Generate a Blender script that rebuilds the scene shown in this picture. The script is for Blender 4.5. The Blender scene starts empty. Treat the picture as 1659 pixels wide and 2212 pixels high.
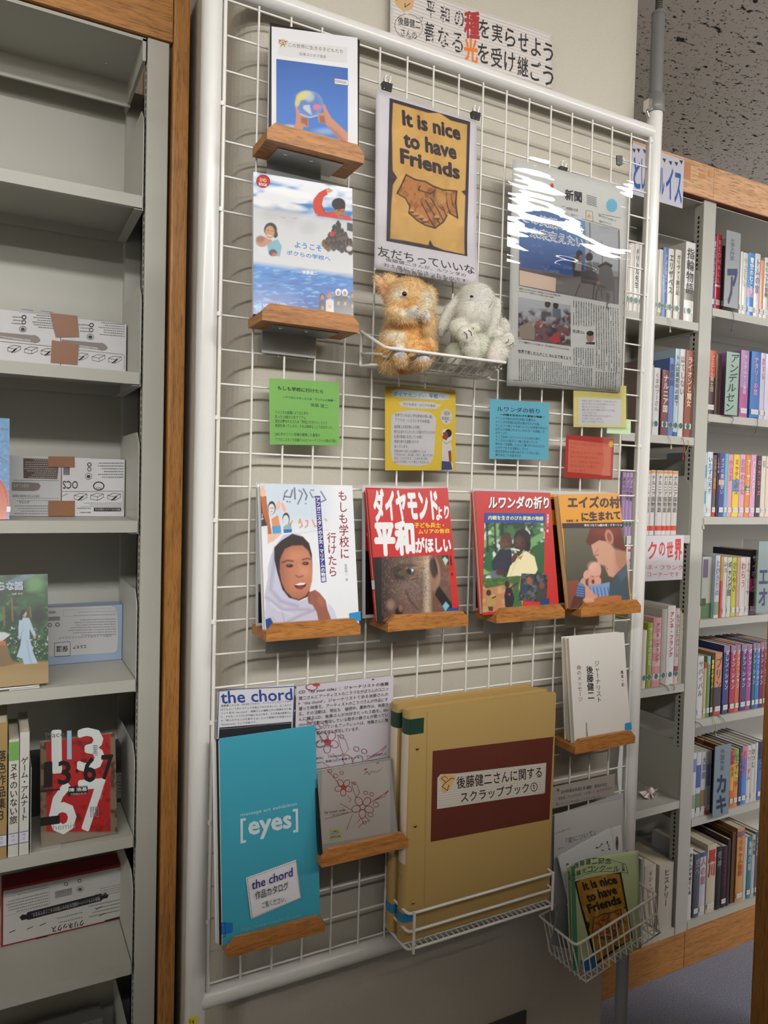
# Library display: wire-mesh rack of books and notices in front of a pillar, steel bookcases either side.
import bpy, bmesh, math, random
import numpy as np
from mathutils import Matrix, Vector

random.seed(7)
rng = np.random.default_rng(7)
SC = bpy.context.scene
COL = SC.collection

# ------------------------------------------------------------------ camera
W, H, FPX = 1659, 2212, 1587.876
ZT = 2.007                                   # height of the rack's top wire
CAM = np.array([-0.2861, -1.0690, ZT - 0.6945])


def _rod(w):
    w = np.array(w); t = np.linalg.norm(w); k = w / t
    K = np.array([[0, -k[2], k[1]], [k[2], 0, -k[0]], [-k[1], k[0], 0]])
    return np.eye(3) + np.sin(t) * K + (1 - np.cos(t)) * K @ K


RC = _rod((0.0400, -0.4853, 0.0171)) @ np.array([[1, 0, 0], [0, 0, -1], [0, 1, 0]], float)
cam_data = bpy.data.cameras.new('camera')
cam = bpy.data.objects.new('camera', cam_data)
COL.objects.link(cam)
cam.matrix_world = Matrix(((RC[0][0], -RC[1][0], -RC[2][0], CAM[0]), (RC[0][1], -RC[1][1], -RC[2][1], CAM[1]),
                           (RC[0][2], -RC[1][2], -RC[2][2], CAM[2]), (0, 0, 0, 1)))
cam_data.sensor_fit = 'VERTICAL'
cam_data.sensor_height = 24
cam_data.lens = FPX / H * 24
cam_data.clip_start = 0.02
SC.camera = cam

# ------------------------------------------------------------------ light and exposure
LAMP_W = 46.0                                # watts of each ceiling lamp
CEIL = 2.62
LAMP_ROWS = (-2.25, -4.4, -6.2)
SC.view_settings.view_transform = 'Standard'
SC.view_settings.look = 'None'
SC.view_settings.gamma = 1
SC.view_settings.use_curve_mapping = False
SC.view_settings.exposure = 0.0
SC.cycles.max_bounces = 7
SC.cycles.diffuse_bounces = 3
world = bpy.data.worlds.new('world')
SC.world = world
world.use_nodes = True
world.node_tree.nodes['Background'].inputs[0].default_value = (0.9, 0.95, 1, 1)
world.node_tree.nodes['Background'].inputs[1].default_value = 0.02


def lamp_light(parent, z, sx, sy):
    d = bpy.data.lights.new('lamp_light', 'AREA')
    d.shape = 'RECTANGLE'; d.size = sx; d.size_y = sy; d.energy = LAMP_W; d.color = (1.0, 0.985, 0.95)
    o = bpy.data.objects.new('lamp_light', d); COL.objects.link(o); o.parent = parent; o.location = (0, 0, z)


# ------------------------------------------------------------------ pixel helpers
def ray(x, y):
    return RC.T @ np.array([(x - W / 2) / FPX, (y - H / 2) / FPX, 1.0])


def onY(p, Y):
    d = ray(*p); return CAM + (Y - CAM[1]) / d[1] * d


def onX(p, X):
    d = ray(*p); return CAM + (X - CAM[0]) / d[0] * d


def crop(x0, y0, s):
    return lambda x, y: (x0 + x / s, y0 + y / s)


K1 = crop(0, 0, 3.95); K2 = crop(0, 560, 3.95); K3 = crop(0, 1120, 3.95); K4 = crop(0, 1660, 3.95)
K5 = crop(400, 0, 3.95); K6 = crop(400, 360, 3.95); K7 = crop(780, 0, 3.607); K8 = crop(760, 560, 3.95)
NW = crop(1060, 300, 3.95)
R2 = crop(1340, 0, 5.2); R3 = crop(1340, 400, 5.2); R4 = crop(1340, 800, 5.2); R5 = crop(1340, 1200, 5.2); R6 = crop(1340, 1600, 5.2)
R8 = crop(1180, 1340, 4.254); GC = crop(560, 800, 3.77); BC = crop(1020, 820, 4.74)
GL = crop(530, 1020, 5.53); DI = crop(770, 1030, 5.978); RW = crop(1010, 1040, 4.366)
CH = crop(450, 1440, 3.858); EY = crop(440, 1840, 3.95); BI = crop(820, 1460, 3.352); GB = crop(1180, 1780, 5.925)
RB = crop(780, 580, 4.88)
PX = crop(0, 0, 1)


def lin(c):
    c = np.asarray(c, float) / 255.0
    return np.where(c <= 0.04045, c / 12.92, ((c + 0.055) / 1.055) ** 2.4)


# ------------------------------------------------------------------ materials
MATS = {}


def mat(name, col=(200, 200, 200), rough=0.5, metal=0.0, coat=0.0, attr=False, spec=0.5):
    if name in MATS: return MATS[name]
    m = bpy.data.materials.new(name); m.use_nodes = True; MATS[name] = m
    b = m.node_tree.nodes['Principled BSDF']
    b.inputs['Base Color'].default_value = (*lin(col), 1)
    b.inputs['Roughness'].default_value = rough
    b.inputs['Metallic'].default_value = metal
    b.inputs['Coat Weight'].default_value = coat
    b.inputs['Coat Roughness'].default_value = 0.12
    b.inputs['Specular IOR Level'].default_value = spec
    if attr:
        a = m.node_tree.nodes.new('ShaderNodeAttribute'); a.attribute_name = 'Col'
        m.node_tree.links.new(a.outputs['Color'], b.inputs['Base Color'])
    return m


def nd(m, t, **kw):
    n = m.node_tree.nodes.new(t)
    for k, v in kw.items():
        if k in n.inputs: n.inputs[k].default_value = v
        else: setattr(n, k, v)
    return n


def lk(m, a, b): m.node_tree.links.new(a, b)


def ramp(m, fac, stops):
    r = nd(m, 'ShaderNodeValToRGB'); lk(m, fac, r.inputs[0])
    while len(r.color_ramp.elements) < len(stops): r.color_ramp.elements.new(0.5)
    for e, (p, c) in zip(r.color_ramp.elements, stops):
        e.position = p; e.color = (*lin(c), 1)
    return r


def coords(m, scale=(1, 1, 1), world_space=False):
    t = nd(m, 'ShaderNodeTexCoord'); mp = nd(m, 'ShaderNodeMapping')
    mp.inputs['Scale'].default_value = scale
    if world_space:
        g = nd(m, 'ShaderNodeNewGeometry'); lk(m, g.outputs['Position'], mp.inputs[0])
    else:
        lk(m, t.outputs['Object'], mp.inputs[0])
    return mp


def bump(m, height, strength=0.3, dist=0.002):
    b = nd(m, 'ShaderNodeBump'); b.inputs['Strength'].default_value = strength; b.inputs['Distance'].default_value = dist
    lk(m, height, b.inputs['Height'])
    lk(m, b.outputs[0], m.node_tree.nodes['Principled BSDF'].inputs['Normal'])
    return b


def wood(name, light, dark, scale, rough=0.42):
    m = mat(name, light, rough)
    mp = coords(m, scale, True)
    n = nd(m, 'ShaderNodeTexNoise', Scale=1.0, Detail=7.0, Roughness=0.65); lk(m, mp.outputs[0], n.inputs['Vector'])
    r = ramp(m, n.outputs['Fac'], [(0.28, dark), (0.5, light), (0.75, tuple(min(255, int(c * 1.1)) for c in light))])
    mp2 = coords(m, tuple(s * 6 for s in scale), True)
    n2 = nd(m, 'ShaderNodeTexNoise', Scale=1.0, Detail=3.0); lk(m, mp2.outputs[0], n2.inputs['Vector'])
    r2 = ramp(m, n2.outputs['Fac'], [(0.35, (120, 110, 100)), (0.48, (255, 255, 255))])
    mx = nd(m, 'ShaderNodeMix', data_type='RGBA', blend_type='MULTIPLY'); mx.inputs[0].default_value = 0.55
    lk(m, r.outputs[0], mx.inputs[6]); lk(m, r2.outputs[0], mx.inputs[7])
    lk(m, mx.outputs[2], m.node_tree.nodes['Principled BSDF'].inputs['Base Color'])
    bump(m, n2.outputs['Fac'], 0.12, 0.001)
    return m


M_PRINT = mat('print_matte', rough=0.6, attr=True)
M_GLOSS = mat('print_gloss', rough=0.35, coat=0.35, attr=True)
M_LEDGE = wood('oak_ledge', (182, 122, 62), (142, 88, 38), (10, 60, 130))
M_WOODV = wood('oak_upright', (186, 130, 68), (148, 98, 46), (150, 150, 7))
M_WOODH = wood('oak_header', (192, 134, 72), (156, 104, 52), (7, 110, 130))
M_MAPLE = wood('maple_header', (226, 178, 134), (206, 156, 112), (5, 90, 60), 0.5)
M_STEEL = mat('grey_enamel', (188, 187, 178), 0.42)
M_STEELD = mat('dark_enamel', (92, 92, 88), 0.5)
M_WIRE = mat('white_coated_wire', (232, 230, 224), 0.32, coat=0.2)
M_PIPE = mat('white_pipe', (228, 227, 224), 0.28, coat=0.3)
M_GREYP = mat('grey_plastic', (112, 113, 113), 0.38)
M_BRACK = mat('bracket_steel', (176, 178, 176), 0.3, metal=0.6)
M_BLACK = mat('black_plastic', (18, 18, 19), 0.35)
M_CHROME = mat('chrome', (215, 215, 215), 0.15, metal=1.0)
M_PAPER = mat('page_paper', (222, 212, 190), 0.8)
M_WHITE = mat('white_paper', (232, 231, 232), 0.62)
M_FAR = mat('far_wall_paint', (214, 208, 196), 0.8)
M_CORK = mat('slot_dark', (20, 20, 20), 0.7)

# wall, carpet, ceiling
M_WALL = mat('wall_vinyl', (196, 190, 176), 0.72)
_mp = coords(M_WALL, (1, 1, 1), True)
_n = nd(M_WALL, 'ShaderNodeTexNoise', Scale=520.0, Detail=3.0); lk(M_WALL, _mp.outputs[0], _n.inputs['Vector'])
_r = ramp(M_WALL, _n.outputs['Fac'], [(0.3, (190, 184, 170)), (0.7, (201, 195, 182))])
lk(M_WALL, _r.outputs[0], M_WALL.node_tree.nodes['Principled BSDF'].inputs['Base Color'])
bump(M_WALL, _n.outputs['Fac'], 0.15, 0.001)

M_CARPET = mat('blue_grey_carpet', (110, 118, 140), 0.95)
_mp = coords(M_CARPET, (1, 1, 1), True)
_n = nd(M_CARPET, 'ShaderNodeTexNoise', Scale=330.0, Detail=4.0, Roughness=0.7); lk(M_CARPET, _mp.outputs[0], _n.inputs['Vector'])
_r = ramp(M_CARPET, _n.outputs['Fac'], [(0.3, (112, 118, 142)), (0.5, (166, 172, 196)), (0.7, (214, 216, 230))])
lk(M_CARPET, _r.outputs[0], M_CARPET.node_tree.nodes['Principled BSDF'].inputs['Base Color'])
bump(M_CARPET, _n.outputs['Fac'], 0.9, 0.006)

M_CEIL = mat('fissured_ceiling_tile', (190, 184, 174), 0.9)
_mp = coords(M_CEIL, (30, 62, 40), True)
_n = nd(M_CEIL, 'ShaderNodeTexNoise', Scale=1.0, Detail=5.0, Roughness=0.6, Distortion=0.4); lk(M_CEIL, _mp.outputs[0], _n.inputs['Vector'])
_mp2 = coords(M_CEIL, (1, 1, 1), True)
_v = nd(M_CEIL, 'ShaderNodeTexNoise', Scale=110.0, Detail=2.0); lk(M_CEIL, _mp2.outputs[0], _v.inputs['Vector'])
_r1 = ramp(M_CEIL, _n.outputs['Fac'], [(0.36, (60, 56, 52)), (0.405, (255, 255, 255))])
_r2 = ramp(M_CEIL, _v.outputs['Fac'], [(0.30, (70, 66, 60)), (0.37, (255, 255, 255))])
_mx = nd(M_CEIL, 'ShaderNodeMix', data_type='RGBA', blend_type='MULTIPLY'); _mx.inputs[0].default_value = 1
lk(M_CEIL, _r1.outputs[0], _mx.inputs[6]); lk(M_CEIL, _r2.outputs[0], _mx.inputs[7])
_mx2 = nd(M_CEIL, 'ShaderNodeMix', data_type='RGBA', blend_type='MULTIPLY'); _mx2.inputs[0].default_value = 1
_mx2.inputs[6].default_value = (*lin((228, 220, 208)), 1); lk(M_CEIL, _mx.outputs[2], _mx2.inputs[7])
lk(M_CEIL, _mx2.outputs[2], M_CEIL.node_tree.nodes['Principled BSDF'].inputs['Base Color'])
bump(M_CEIL, _mx.outputs[2], 0.6, 0.004)


def clear_film(name, scale, strength, dist, tint=1.0, rough=0.03, detail=4.0):
    m = bpy.data.materials.new(name); m.use_nodes = True; MATS[name] = m
    nt = m.node_tree; nt.nodes.remove(nt.nodes['Principled BSDF'])
    out = nt.nodes['Material Output']
    tr = nd(m, 'ShaderNodeBsdfTransparent'); tr.inputs[0].default_value = (tint, tint, tint, 1)
    gl = nd(m, 'ShaderNodeBsdfGlossy'); gl.inputs['Roughness'].default_value = rough
    fr = nd(m, 'ShaderNodeFresnel'); fr.inputs['IOR'].default_value = 1.5
    mx = nd(m, 'ShaderNodeMixShader')
    lk(m, fr.outputs[0], mx.inputs[0]); lk(m, tr.outputs[0], mx.inputs[1]); lk(m, gl.outputs[0], mx.inputs[2])
    lk(m, mx.outputs[0], out.inputs['Surface'])
    mp = coords(m, scale, True)
    n = nd(m, 'ShaderNodeTexNoise', Scale=1.0, Detail=detail, Roughness=0.5); lk(m, mp.outputs[0], n.inputs['Vector'])
    b = nd(m, 'ShaderNodeBump'); b.inputs['Strength'].default_value = strength; b.inputs['Distance'].default_value = dist
    lk(m, n.outputs['Fac'], b.inputs['Height'])
    lk(m, b.outputs[0], gl.inputs['Normal'])
    return m


M_FILM = clear_film('laminate_film', (12, 12, 40), 0.3, 0.0011, rough=0.02, detail=1.5)
M_FILM2 = clear_film('wrinkled_laminate_film', (9, 9, 60), 0.4, 0.0013, rough=0.012, detail=1.2)
M_ACRYL = clear_film('clear_acrylic', (2, 2, 2), 0.0, 0.001, 0.97)


# ------------------------------------------------------------------ mesh builder
class MB:
    def __init__(s): s.v = []; s.f = []; s.m = []; s.c = []; s.sm = []

    def add(s, vs, fs, mi=0, col=None, smooth=False):
        o = len(s.v); s.v += [tuple(map(float, p)) for p in vs]
        s.f += [tuple(i + o for i in f) for f in fs]; s.m += [mi] * len(fs); s.sm += [smooth] * len(fs)
        s.c += [tuple(lin(col)) if col is not None else (0.8, 0.8, 0.8)] * len(vs)
        return s

    def box(s, a, b, mi=0, col=None):
        (x0, y0, z0), (x1, y1, z1) = a, b
        return s.add([(x0, y0, z0), (x1, y0, z0), (x1, y1, z0), (x0, y1, z0), (x0, y0, z1), (x1, y0, z1), (x1, y1, z1), (x0, y1, z1)],
                     [(0, 3, 2, 1), (4, 5, 6, 7), (0, 1, 5, 4), (1, 2, 6, 5), (2, 3, 7, 6), (3, 0, 4, 7)], mi, col)

    def bbox(s, a, b, r=0.001, mi=0, col=None):
        """box with its vertical and horizontal edges eased (chamfered)"""
        bm = bmesh.new(); bmesh.ops.create_cube(bm, size=1)
        for v in bm.verts:
            v.co = Vector(((a[0] + b[0]) / 2 + v.co.x * (b[0] - a[0]), (a[1] + b[1]) / 2 + v.co.y * (b[1] - a[1]), (a[2] + b[2]) / 2 + v.co.z * (b[2] - a[2])))
        bmesh.ops.bevel(bm, geom=bm.edges[:], offset=r, segments=2, affect='EDGES', profile=0.7)
        bm.verts.index_update()
        s.add([v.co[:] for v in bm.verts], [[v.index for v in f.verts] for f in bm.faces], mi, col, False)
        bm.free(); return s

    def prism(s, pts, y0, y1, mi=0, col=None):
        """polygon given in x,z extruded along y"""
        n = len(pts)
        vs = [(x, y0, z) for x, z in pts] + [(x, y1, z) for x, z in pts]
        fs = [tuple(range(n)), tuple(reversed(range(n, 2 * n)))] + [(i, i + n, (i + 1) % n + n, (i + 1) % n) for i in range(n)]
        return s.add(vs, fs, mi, col)

    def tube(s, path, r, seg=8, mi=0, col=None, cap=True):
        P = [Vector(p) for p in path]; n = len(P); vs = []; fs = []
        rr = r if hasattr(r, '__len__') else [r] * n
        t0 = (P[1] - P[0]).normalized()
        up = Vector((0, 0, 1)) if abs(t0.z) < 0.9 else Vector((1, 0, 0))
        a = t0.cross(up).normalized()
        for i in range(n):
            if i == 0: t = P[1] - P[0]
            elif i == n - 1: t = P[-1] - P[-2]
            else: t = (P[i + 1] - P[i]).normalized() + (P[i] - P[i - 1]).normalized()
            t.normalize()
            a = (a - t * a.dot(t)).normalized(); b = t.cross(a)
            for k in range(seg):
                an = 2 * math.pi * k / seg
                vs.append(P[i] + (a * math.cos(an) + b * math.sin(an)) * rr[i])
        for i in range(n - 1):
            for k in range(seg):
                fs.append((i * seg + k, i * seg + (k + 1) % seg, (i + 1) * seg + (k + 1) % seg, (i + 1) * seg + k))
        s.add(vs, fs, mi, col, True)
        if cap:
            s.add(vs[:seg], [tuple(reversed(range(seg)))], mi, col); s.add(vs[-seg:], [tuple(range(seg))], mi, col)
        return s

    def ball(s, c, r, mi=0, col=None, seg=16, rot=None):
        rx, ry, rz = r if hasattr(r, '__len__') else (r, r, r)
        vs = []; fs = []; R = rot or Matrix.Identity(3)
        nr = seg // 2
        for i in range(nr + 1):
            th = math.pi * i / nr
            for k in range(seg):
                ph = 2 * math.pi * k / seg
                p = R @ Vector((rx * math.sin(th) * math.cos(ph), ry * math.sin(th) * math.sin(ph), rz * math.cos(th)))
                vs.append((c[0] + p.x, c[1] + p.y, c[2] + p.z))
        for i in range(nr):
            for k in range(seg):
                fs.append((i * seg + k, (i + 1) * seg + k, (i + 1) * seg + (k + 1) % seg, i * seg + (k + 1) % seg))
        return s.add(vs, fs, mi, col, True)

    def mesh(s, name, mats):
        me = bpy.data.meshes.new(name)
        me.from_pydata(s.v, [], s.f)
        for m in (mats if isinstance(mats, (list, tuple)) else [mats]): me.materials.append(m)
        me.polygons.foreach_set('material_index', s.m)
        me.polygons.foreach_set('use_smooth', s.sm)
        ca = me.color_attributes.new('Col', 'FLOAT_COLOR', 'POINT')
        a = np.ones((len(s.v), 4), np.float32); a[:, :3] = np.array(s.c, np.float32); ca.data.foreach_set('color', a.ravel())
        me.validate(); me.update()
        return me

    def build(s, name, mats, parent=None, label=None):
        return link(name, s.mesh(name, mats), parent, label)


def link(name, data, parent=None, label=None):
    o = bpy.data.objects.new(name, data); COL.objects.link(o)
    if parent is not None: o.parent = parent
    if label: o['label'] = label
    return o


def thing(name, label, cat, M=None, group=None, kind=None):
    o = bpy.data.objects.new(name, None); COL.objects.link(o)
    o.empty_display_size = 0.02
    o['label'] = label
    if kind: o['kind'] = kind
    if cat: o['category'] = cat
    if group: o['group'] = group
    if M is not None: o.matrix_world = M
    return o


def tag(o, label, cat, group=None):
    o['label'] = label; o['category'] = cat
    if group: o['group'] = group
    return o


# ------------------------------------------------------------------ frames: a flat face in the room, local x right, y into the face, z up
class Frame:
    def __init__(s, O, u, v, w, h):
        s.O = np.array(O, float); s.u = np.array(u, float); s.v = np.array(v, float); s.n = -np.cross(s.v, s.u) * -1
        s.n = np.cross(s.u, s.v)
        s.w = w; s.h = h
        y = -s.n
        s.M = Matrix(((s.u[0], y[0], s.v[0], s.O[0]), (s.u[1], y[1], s.v[1], s.O[1]), (s.u[2], y[2], s.v[2], s.O[2]), (0, 0, 0, 1)))

    def loc(s, p):
        d = ray(*p); t = np.dot(s.O - CAM, s.n) / np.dot(d, s.n); q = CAM + t * d - s.O
        return np.array([np.dot(q, s.u), np.dot(q, s.v)])

    def pix(s, a, b):
        q = s.O[None, :] + a[:, None] * s.u + b[:, None] * s.v
        d = (q - CAM) @ RC.T
        return W / 2 + FPX * d[:, 0] / d[:, 2], H / 2 + FPX * d[:, 1] / d[:, 2]


def frame(K, TL, TR, BR, BL, Yt, Yb=None, tilt=False, w=None, h=None):
    if Yb is None: Yb = Yt
    A, B, C, D = onY(K(*BL), Yb), onY(K(*BR), Yb), onY(K(*TR), Yt), onY(K(*TL), Yt)
    u = ((B - A) + (C - D)) / 2
    if not tilt: u = np.array([1.0, 0, 0])
    ww = w or np.linalg.norm((B - A) + (C - D)) / 2
    u = u / np.linalg.norm(u)
    v = ((D - A) + (C - B)) / 2
    if not tilt: v[0] = 0
    v = v - u * np.dot(u, v); hh = h or np.linalg.norm(v); v = v / np.linalg.norm(v)
    ctr = (A + B + C + D) / 4
    return Frame(ctr - u * ww / 2 - v * hh / 2, u, v, ww, hh)


def top_frame(K, TL, TR, Ytl, Ytr, lean, z):
    """face hung from its top edge (turned a little about the vertical), reaching down to height z"""
    A, B = onY(K(*TL), Ytl), onY(K(*TR), Ytr); zt = (A[2] + B[2]) / 2
    u = B - A; u[2] = 0; w = np.linalg.norm(u); u /= w
    v = np.array([0, 0, math.cos(lean)]) - np.array([u[1], -u[0], 0]) * math.sin(lean); h = (zt - z) / v[2]
    A[2] = zt
    return Frame(A - v * h, u, v, w, h)


def frame_xz(x0, x1, z0, z1, Y):
    return Frame((x0, Y, z0), (1, 0, 0), (0, 0, 1), x1 - x0, z1 - z0)


# ------------------------------------------------------------------ lettering
_TC = {}


def glyphs(txt, slant=0.0):
    k = (txt, slant)
    if k in _TC: return _TC[k]
    cu = bpy.data.curves.new('lettering', 'FONT'); cu.body = txt; cu.resolution_u = 2; cu.shear = slant
    ob = bpy.data.objects.new('lettering', cu)
    me = ob.to_mesh()
    v = np.array([p.co[:2] for p in me.vertices]).reshape(-1, 2); f = [tuple(p.vertices) for p in me.polygons]
    ob.to_mesh_clear(); bpy.data.objects.remove(ob); bpy.data.curves.remove(cu)
    _TC[k] = (v, f)
    return _TC[k]


def shifts(b):
    if not b: return [(0, 0)]
    sh = [(0, 0), (-b, 0), (b, 0), (0, -b), (0, b)]
    if b > 0.02: sh += [(-b * .7, -b * .7), (b * .7, -b * .7), (b * .7, b * .7), (-b * .7, b * .7)]
    return sh


_ROT = set('ー―〜～（）()「」…-')


class Painter:
    """soft colour brushes evaluated at the vertices of a fine grid"""
    def __init__(s, x, y): s.x = x; s.y = y; s.c = np.ones((len(x), 3))

    def mix(s, m, col):
        c = lin(col) if np.ndim(col) == 1 else col
        m = np.clip(m, 0, 1)[:, None]; s.c = s.c * (1 - m) + c * m; return s

    def fill(s, col): s.c[:] = lin(col); return s

    def grad(s, p0, c0, p1, c1):
        d = np.array(p1, float) - p0; t = np.clip(((s.x - p0[0]) * d[0] + (s.y - p0[1]) * d[1]) / d.dot(d), 0, 1)[:, None]
        s.c = lin(c0) * (1 - t) + lin(c1) * t; return s

    def ell(s, cx, cy, rx, ry, col, soft=0.15, rot=0, op=1.0):
        a = math.radians(rot); dx, dy = s.x - cx, s.y - cy
        X = (dx * math.cos(a) + dy * math.sin(a)) / rx; Y = (-dx * math.sin(a) + dy * math.cos(a)) / ry
        r = np.sqrt(X * X + Y * Y); return s.mix(op * np.clip((1 + soft / 2 - r) / soft, 0, 1), col)

    def _pd(s, pts, closed=True):
        P = np.array(pts, float); n = len(P); d = np.full(len(s.x), 1e9); ins = np.zeros(len(s.x), bool)
        for i in range(n if closed else n - 1):
            a, b = P[i], P[(i + 1) % n]; e = b - a
            t = np.clip(((s.x - a[0]) * e[0] + (s.y - a[1]) * e[1]) / max(e.dot(e), 1e-9), 0, 1)
            d = np.minimum(d, np.hypot(s.x - a[0] - t * e[0], s.y - a[1] - t * e[1]))
            if abs(e[1]) > 1e-9:
                cr = ((a[1] > s.y) != (b[1] > s.y)) & (s.x < e[0] * (s.y - a[1]) / e[1] + a[0]); ins ^= cr
        return d, ins

    def poly(s, pts, col, soft=6, op=1.0):
        d, ins = s._pd(pts); sd = np.where(ins, d, -d); return s.mix(op * np.clip(sd / soft + 0.5, 0, 1), col)

    def line(s, pts, w, col, soft=5, op=1.0):
        d, _ = s._pd(pts, False); return s.mix(op * np.clip((w / 2 - d) / soft + 0.5, 0, 1), col)

    def noise(s, sx, sy, seed=0):
        r = np.random.default_rng(seed); G = r.random((64, 64)); u = s.x / sx; v = s.y / sy
        i = np.floor(u).astype(int); j = np.floor(v).astype(int); fu = u - i; fv = v - j
        fu = fu * fu * (3 - 2 * fu); fv = fv * fv * (3 - 2 * fv)
        g = lambda a, b: G[a % 64, b % 64]
        return (g(i, j) * (1 - fu) + g(i + 1, j) * fu) * (1 - fv) + (g(i, j + 1) * (1 - fu) + g(i + 1, j + 1) * fu) * fv

    def speck(s, sx, sy, col, lo=0.55, hi=0.75, op=1.0, seed=0, mask=None):
        m = np.clip((s.noise(sx, sy, seed) * .65 + s.noise(sx / 2.3, sy / 2.3, seed + 1) * .35 - lo) / (hi - lo), 0, 1) * op
        if mask is not None: m = m * mask
        return s.mix(m, col)

    def inpoly(s, pts, soft=6):
        d, ins = s._pd(pts); return np.clip(np.where(ins, d, -d) / soft + 0.5, 0, 1)


class Art:
    """flat print on a frame; coordinates are picture coordinates of one crop"""
    def __init__(s, fr, K, c0=0.0003, step=1.6e-5):
        s.fr = fr; s.K = K; s.c = c0; s.step = step; s.V = []; s.F = []; s.C = []; s.n = 0; s.bend = None

    def _add(s, ab, faces, col, lift=0.0):
        ab = np.asarray(ab, float); y = np.full(len(ab), -s.c - lift)
        s.V.append(np.column_stack([ab[:, 0], y, ab[:, 1]])); s.F += [tuple(int(i) + s.n for i in f) for f in faces]
        s.C.append(np.tile(lin(col), (len(ab), 1)) if np.ndim(col) == 1 else col); s.n += len(ab)
        return s

    def up(s): s.c += s.step; return s

    def L(s, p): return s.fr.loc(s.K(*p))

    def poly(s, pts, col):
        s.up(); q = [s.L(p) for p in pts]
        a = sum(q[i][0] * q[(i + 1) % len(q)][1] - q[(i + 1) % len(q)][0] * q[i][1] for i in range(len(q)))
        if a < 0: q.reverse()
        return s._add(q, [tuple(range(len(q)))], col)

    def rect(s, a0, b0, a1, b1, col):
        s.up(); return s._add([(a0, b0), (a1, b0), (a1, b1), (a0, b1)], [(0, 1, 2, 3)], col)

    def ell(s, cx, cy, rx, ry, col, rot=0, n=28, wob=0.0):
        a = math.radians(rot)
        pts = []
        for i in range(n):
            t = 2 * math.pi * i / n; k = 1 + wob * math.sin(5 * t + cx)
            X, Y = rx * k * math.cos(t), ry * k * math.sin(t)
            pts.append((cx + X * math.cos(a) - Y * math.sin(a), cy + X * math.sin(a) + Y * math.cos(a)))
        return s.poly(pts, col)

    def line(s, pts, w, col, closed=False):
        s.up(); P = [np.array(p, float) for p in pts]
        if closed: P = P + [P[0]]
        for i in range(len(P) - 1):
            d = P[i + 1] - P[i]; L = np.linalg.norm(d)
            if L < 1e-6: continue
            d /= L; nrm = np.array([-d[1], d[0]]) * w / 2; e = d * w * 0.35
            q = [s.L(P[i] - e + nrm), s.L(P[i + 1] + e + nrm), s.L(P[i + 1] + e - nrm), s.L(P[i] - e - nrm)]
            ar = sum(q[k][0] * q[(k + 1) % 4][1] - q[(k + 1) % 4][0] * q[k][1] for k in range(4))
            s._add(q if ar > 0 else q[::-1], [(0, 1, 2, 3)], col)
        return s

    def ring(s, cx, cy, rx, ry, w, col, rot=0, n=24, a0=0, a1=360):
        a = math.radians(rot); pts = []
        for i in range(n + 1):
            t = math.radians(a0 + (a1 - a0) * i / n); X, Y = rx * math.cos(t), ry * math.sin(t)
            pts.append((cx + X * math.cos(a) - Y * math.sin(a), cy + X * math.sin(a) + Y * math.cos(a)))
        return s.line(pts, w, col)

    def text(s, txt, TL, TR, BL, col, bold=0.0, slant=0.0):
        """ink box of the text fitted to three corners"""
        v, f = glyphs(txt, slant)
        if not len(v): return s
        a, b, c = s.L(TL), s.L(TR), s.L(BL)
        mn, mx = v.min(0), v.max(0)
        for j, d in enumerate(shifts(bold)):
            t = (v + np.array(d) - mn) / np.maximum(mx - mn, 1e-6)
            s._add(c + t[:, :1] * (b - a) + t[:, 1:] * (a - c), f, col, j * 8e-6)
        return s

    def line_text(s, txt, p0, p1, h, col, bold=0.0):
        """one line along a baseline, height h in picture units, characters evenly spread"""
        a, b = s.L(p0), s.L(p1); up = s.L((p0[0], p0[1] - h)) - a
        v, f = glyphs(txt)
        if not len(v): return s
        wd = max(v[:, 0].max(), 1e-3)
        for j, d in enumerate(shifts(bold)):
            w = v + np.array(d); s._add(a + (w[:, :1] / wd) * (b - a) + w[:, 1:] * up, f, col, j * 8e-6)
        return s

    def vtext(s, txt, p0, p1, w, col, bold=0.0):
        """characters stacked from p0 (top centre) to p1 (bottom centre)"""
        n = len(txt); a, b = s.L(p0), s.L(p1); rt = s.L((p0[0] + w, p0[1])) - a; dn = (b - a) / n
        for i, ch in enumerate(txt):
            if ch in ' 　': continue
            v, f = glyphs(ch)
            if not len(v): continue
            t = v - np.array([0.5, 0.38])
            if ord(ch) < 256: t = v - (v.min(0) + v.max(0)) / 2
            if ch in _ROT: t = np.column_stack([t[:, 1], -t[:, 0]])
            for j, d in enumerate(shifts(bold)):
                q = t + np.array(d); s._add(a + dn * (i + 0.5) + q[:, :1] * rt + q[:, 1:] * (-dn), f, col, j * 8e-6)
        return s

    def paint(s, fn, rect=None, cell=0.0011, quad=None):
        """fine grid over the rectangle (local metres) coloured by fn(Painter in picture coordinates)"""
        s.up()
        if quad is not None:
            q = [s.L(p) for p in quad]
            nx = max(2, int(np.linalg.norm(q[1] - q[0]) / cell)); ny = max(2, int(np.linalg.norm(q[3] - q[0]) / cell))
            U, V_ = np.meshgrid(np.linspace(0, 1, nx + 1), np.linspace(0, 1, ny + 1)); U = U.ravel()[:, None]; V_ = V_.ravel()[:, None]
            ab = q[3] * (1 - U) * (1 - V_) + q[2] * U * (1 - V_) + q[1] * U * V_ + q[0] * (1 - U) * V_
        else:
            a0, b0, a1, b1 = rect or (0, 0, s.fr.w, s.fr.h)
            nx = int((a1 - a0) / cell); ny = int((b1 - b0) / cell)
            A, B = np.meshgrid(np.linspace(a0, a1, nx + 1), np.linspace(b0, b1, ny + 1)); ab = np.column_stack([A.ravel(), B.ravel()])
        x, y = s.fr.pix(ab[:, 0], ab[:, 1])
        x0, y0 = s.K(0, 0); sc = 1 / (s.K(1, 0)[0] - x0)
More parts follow.
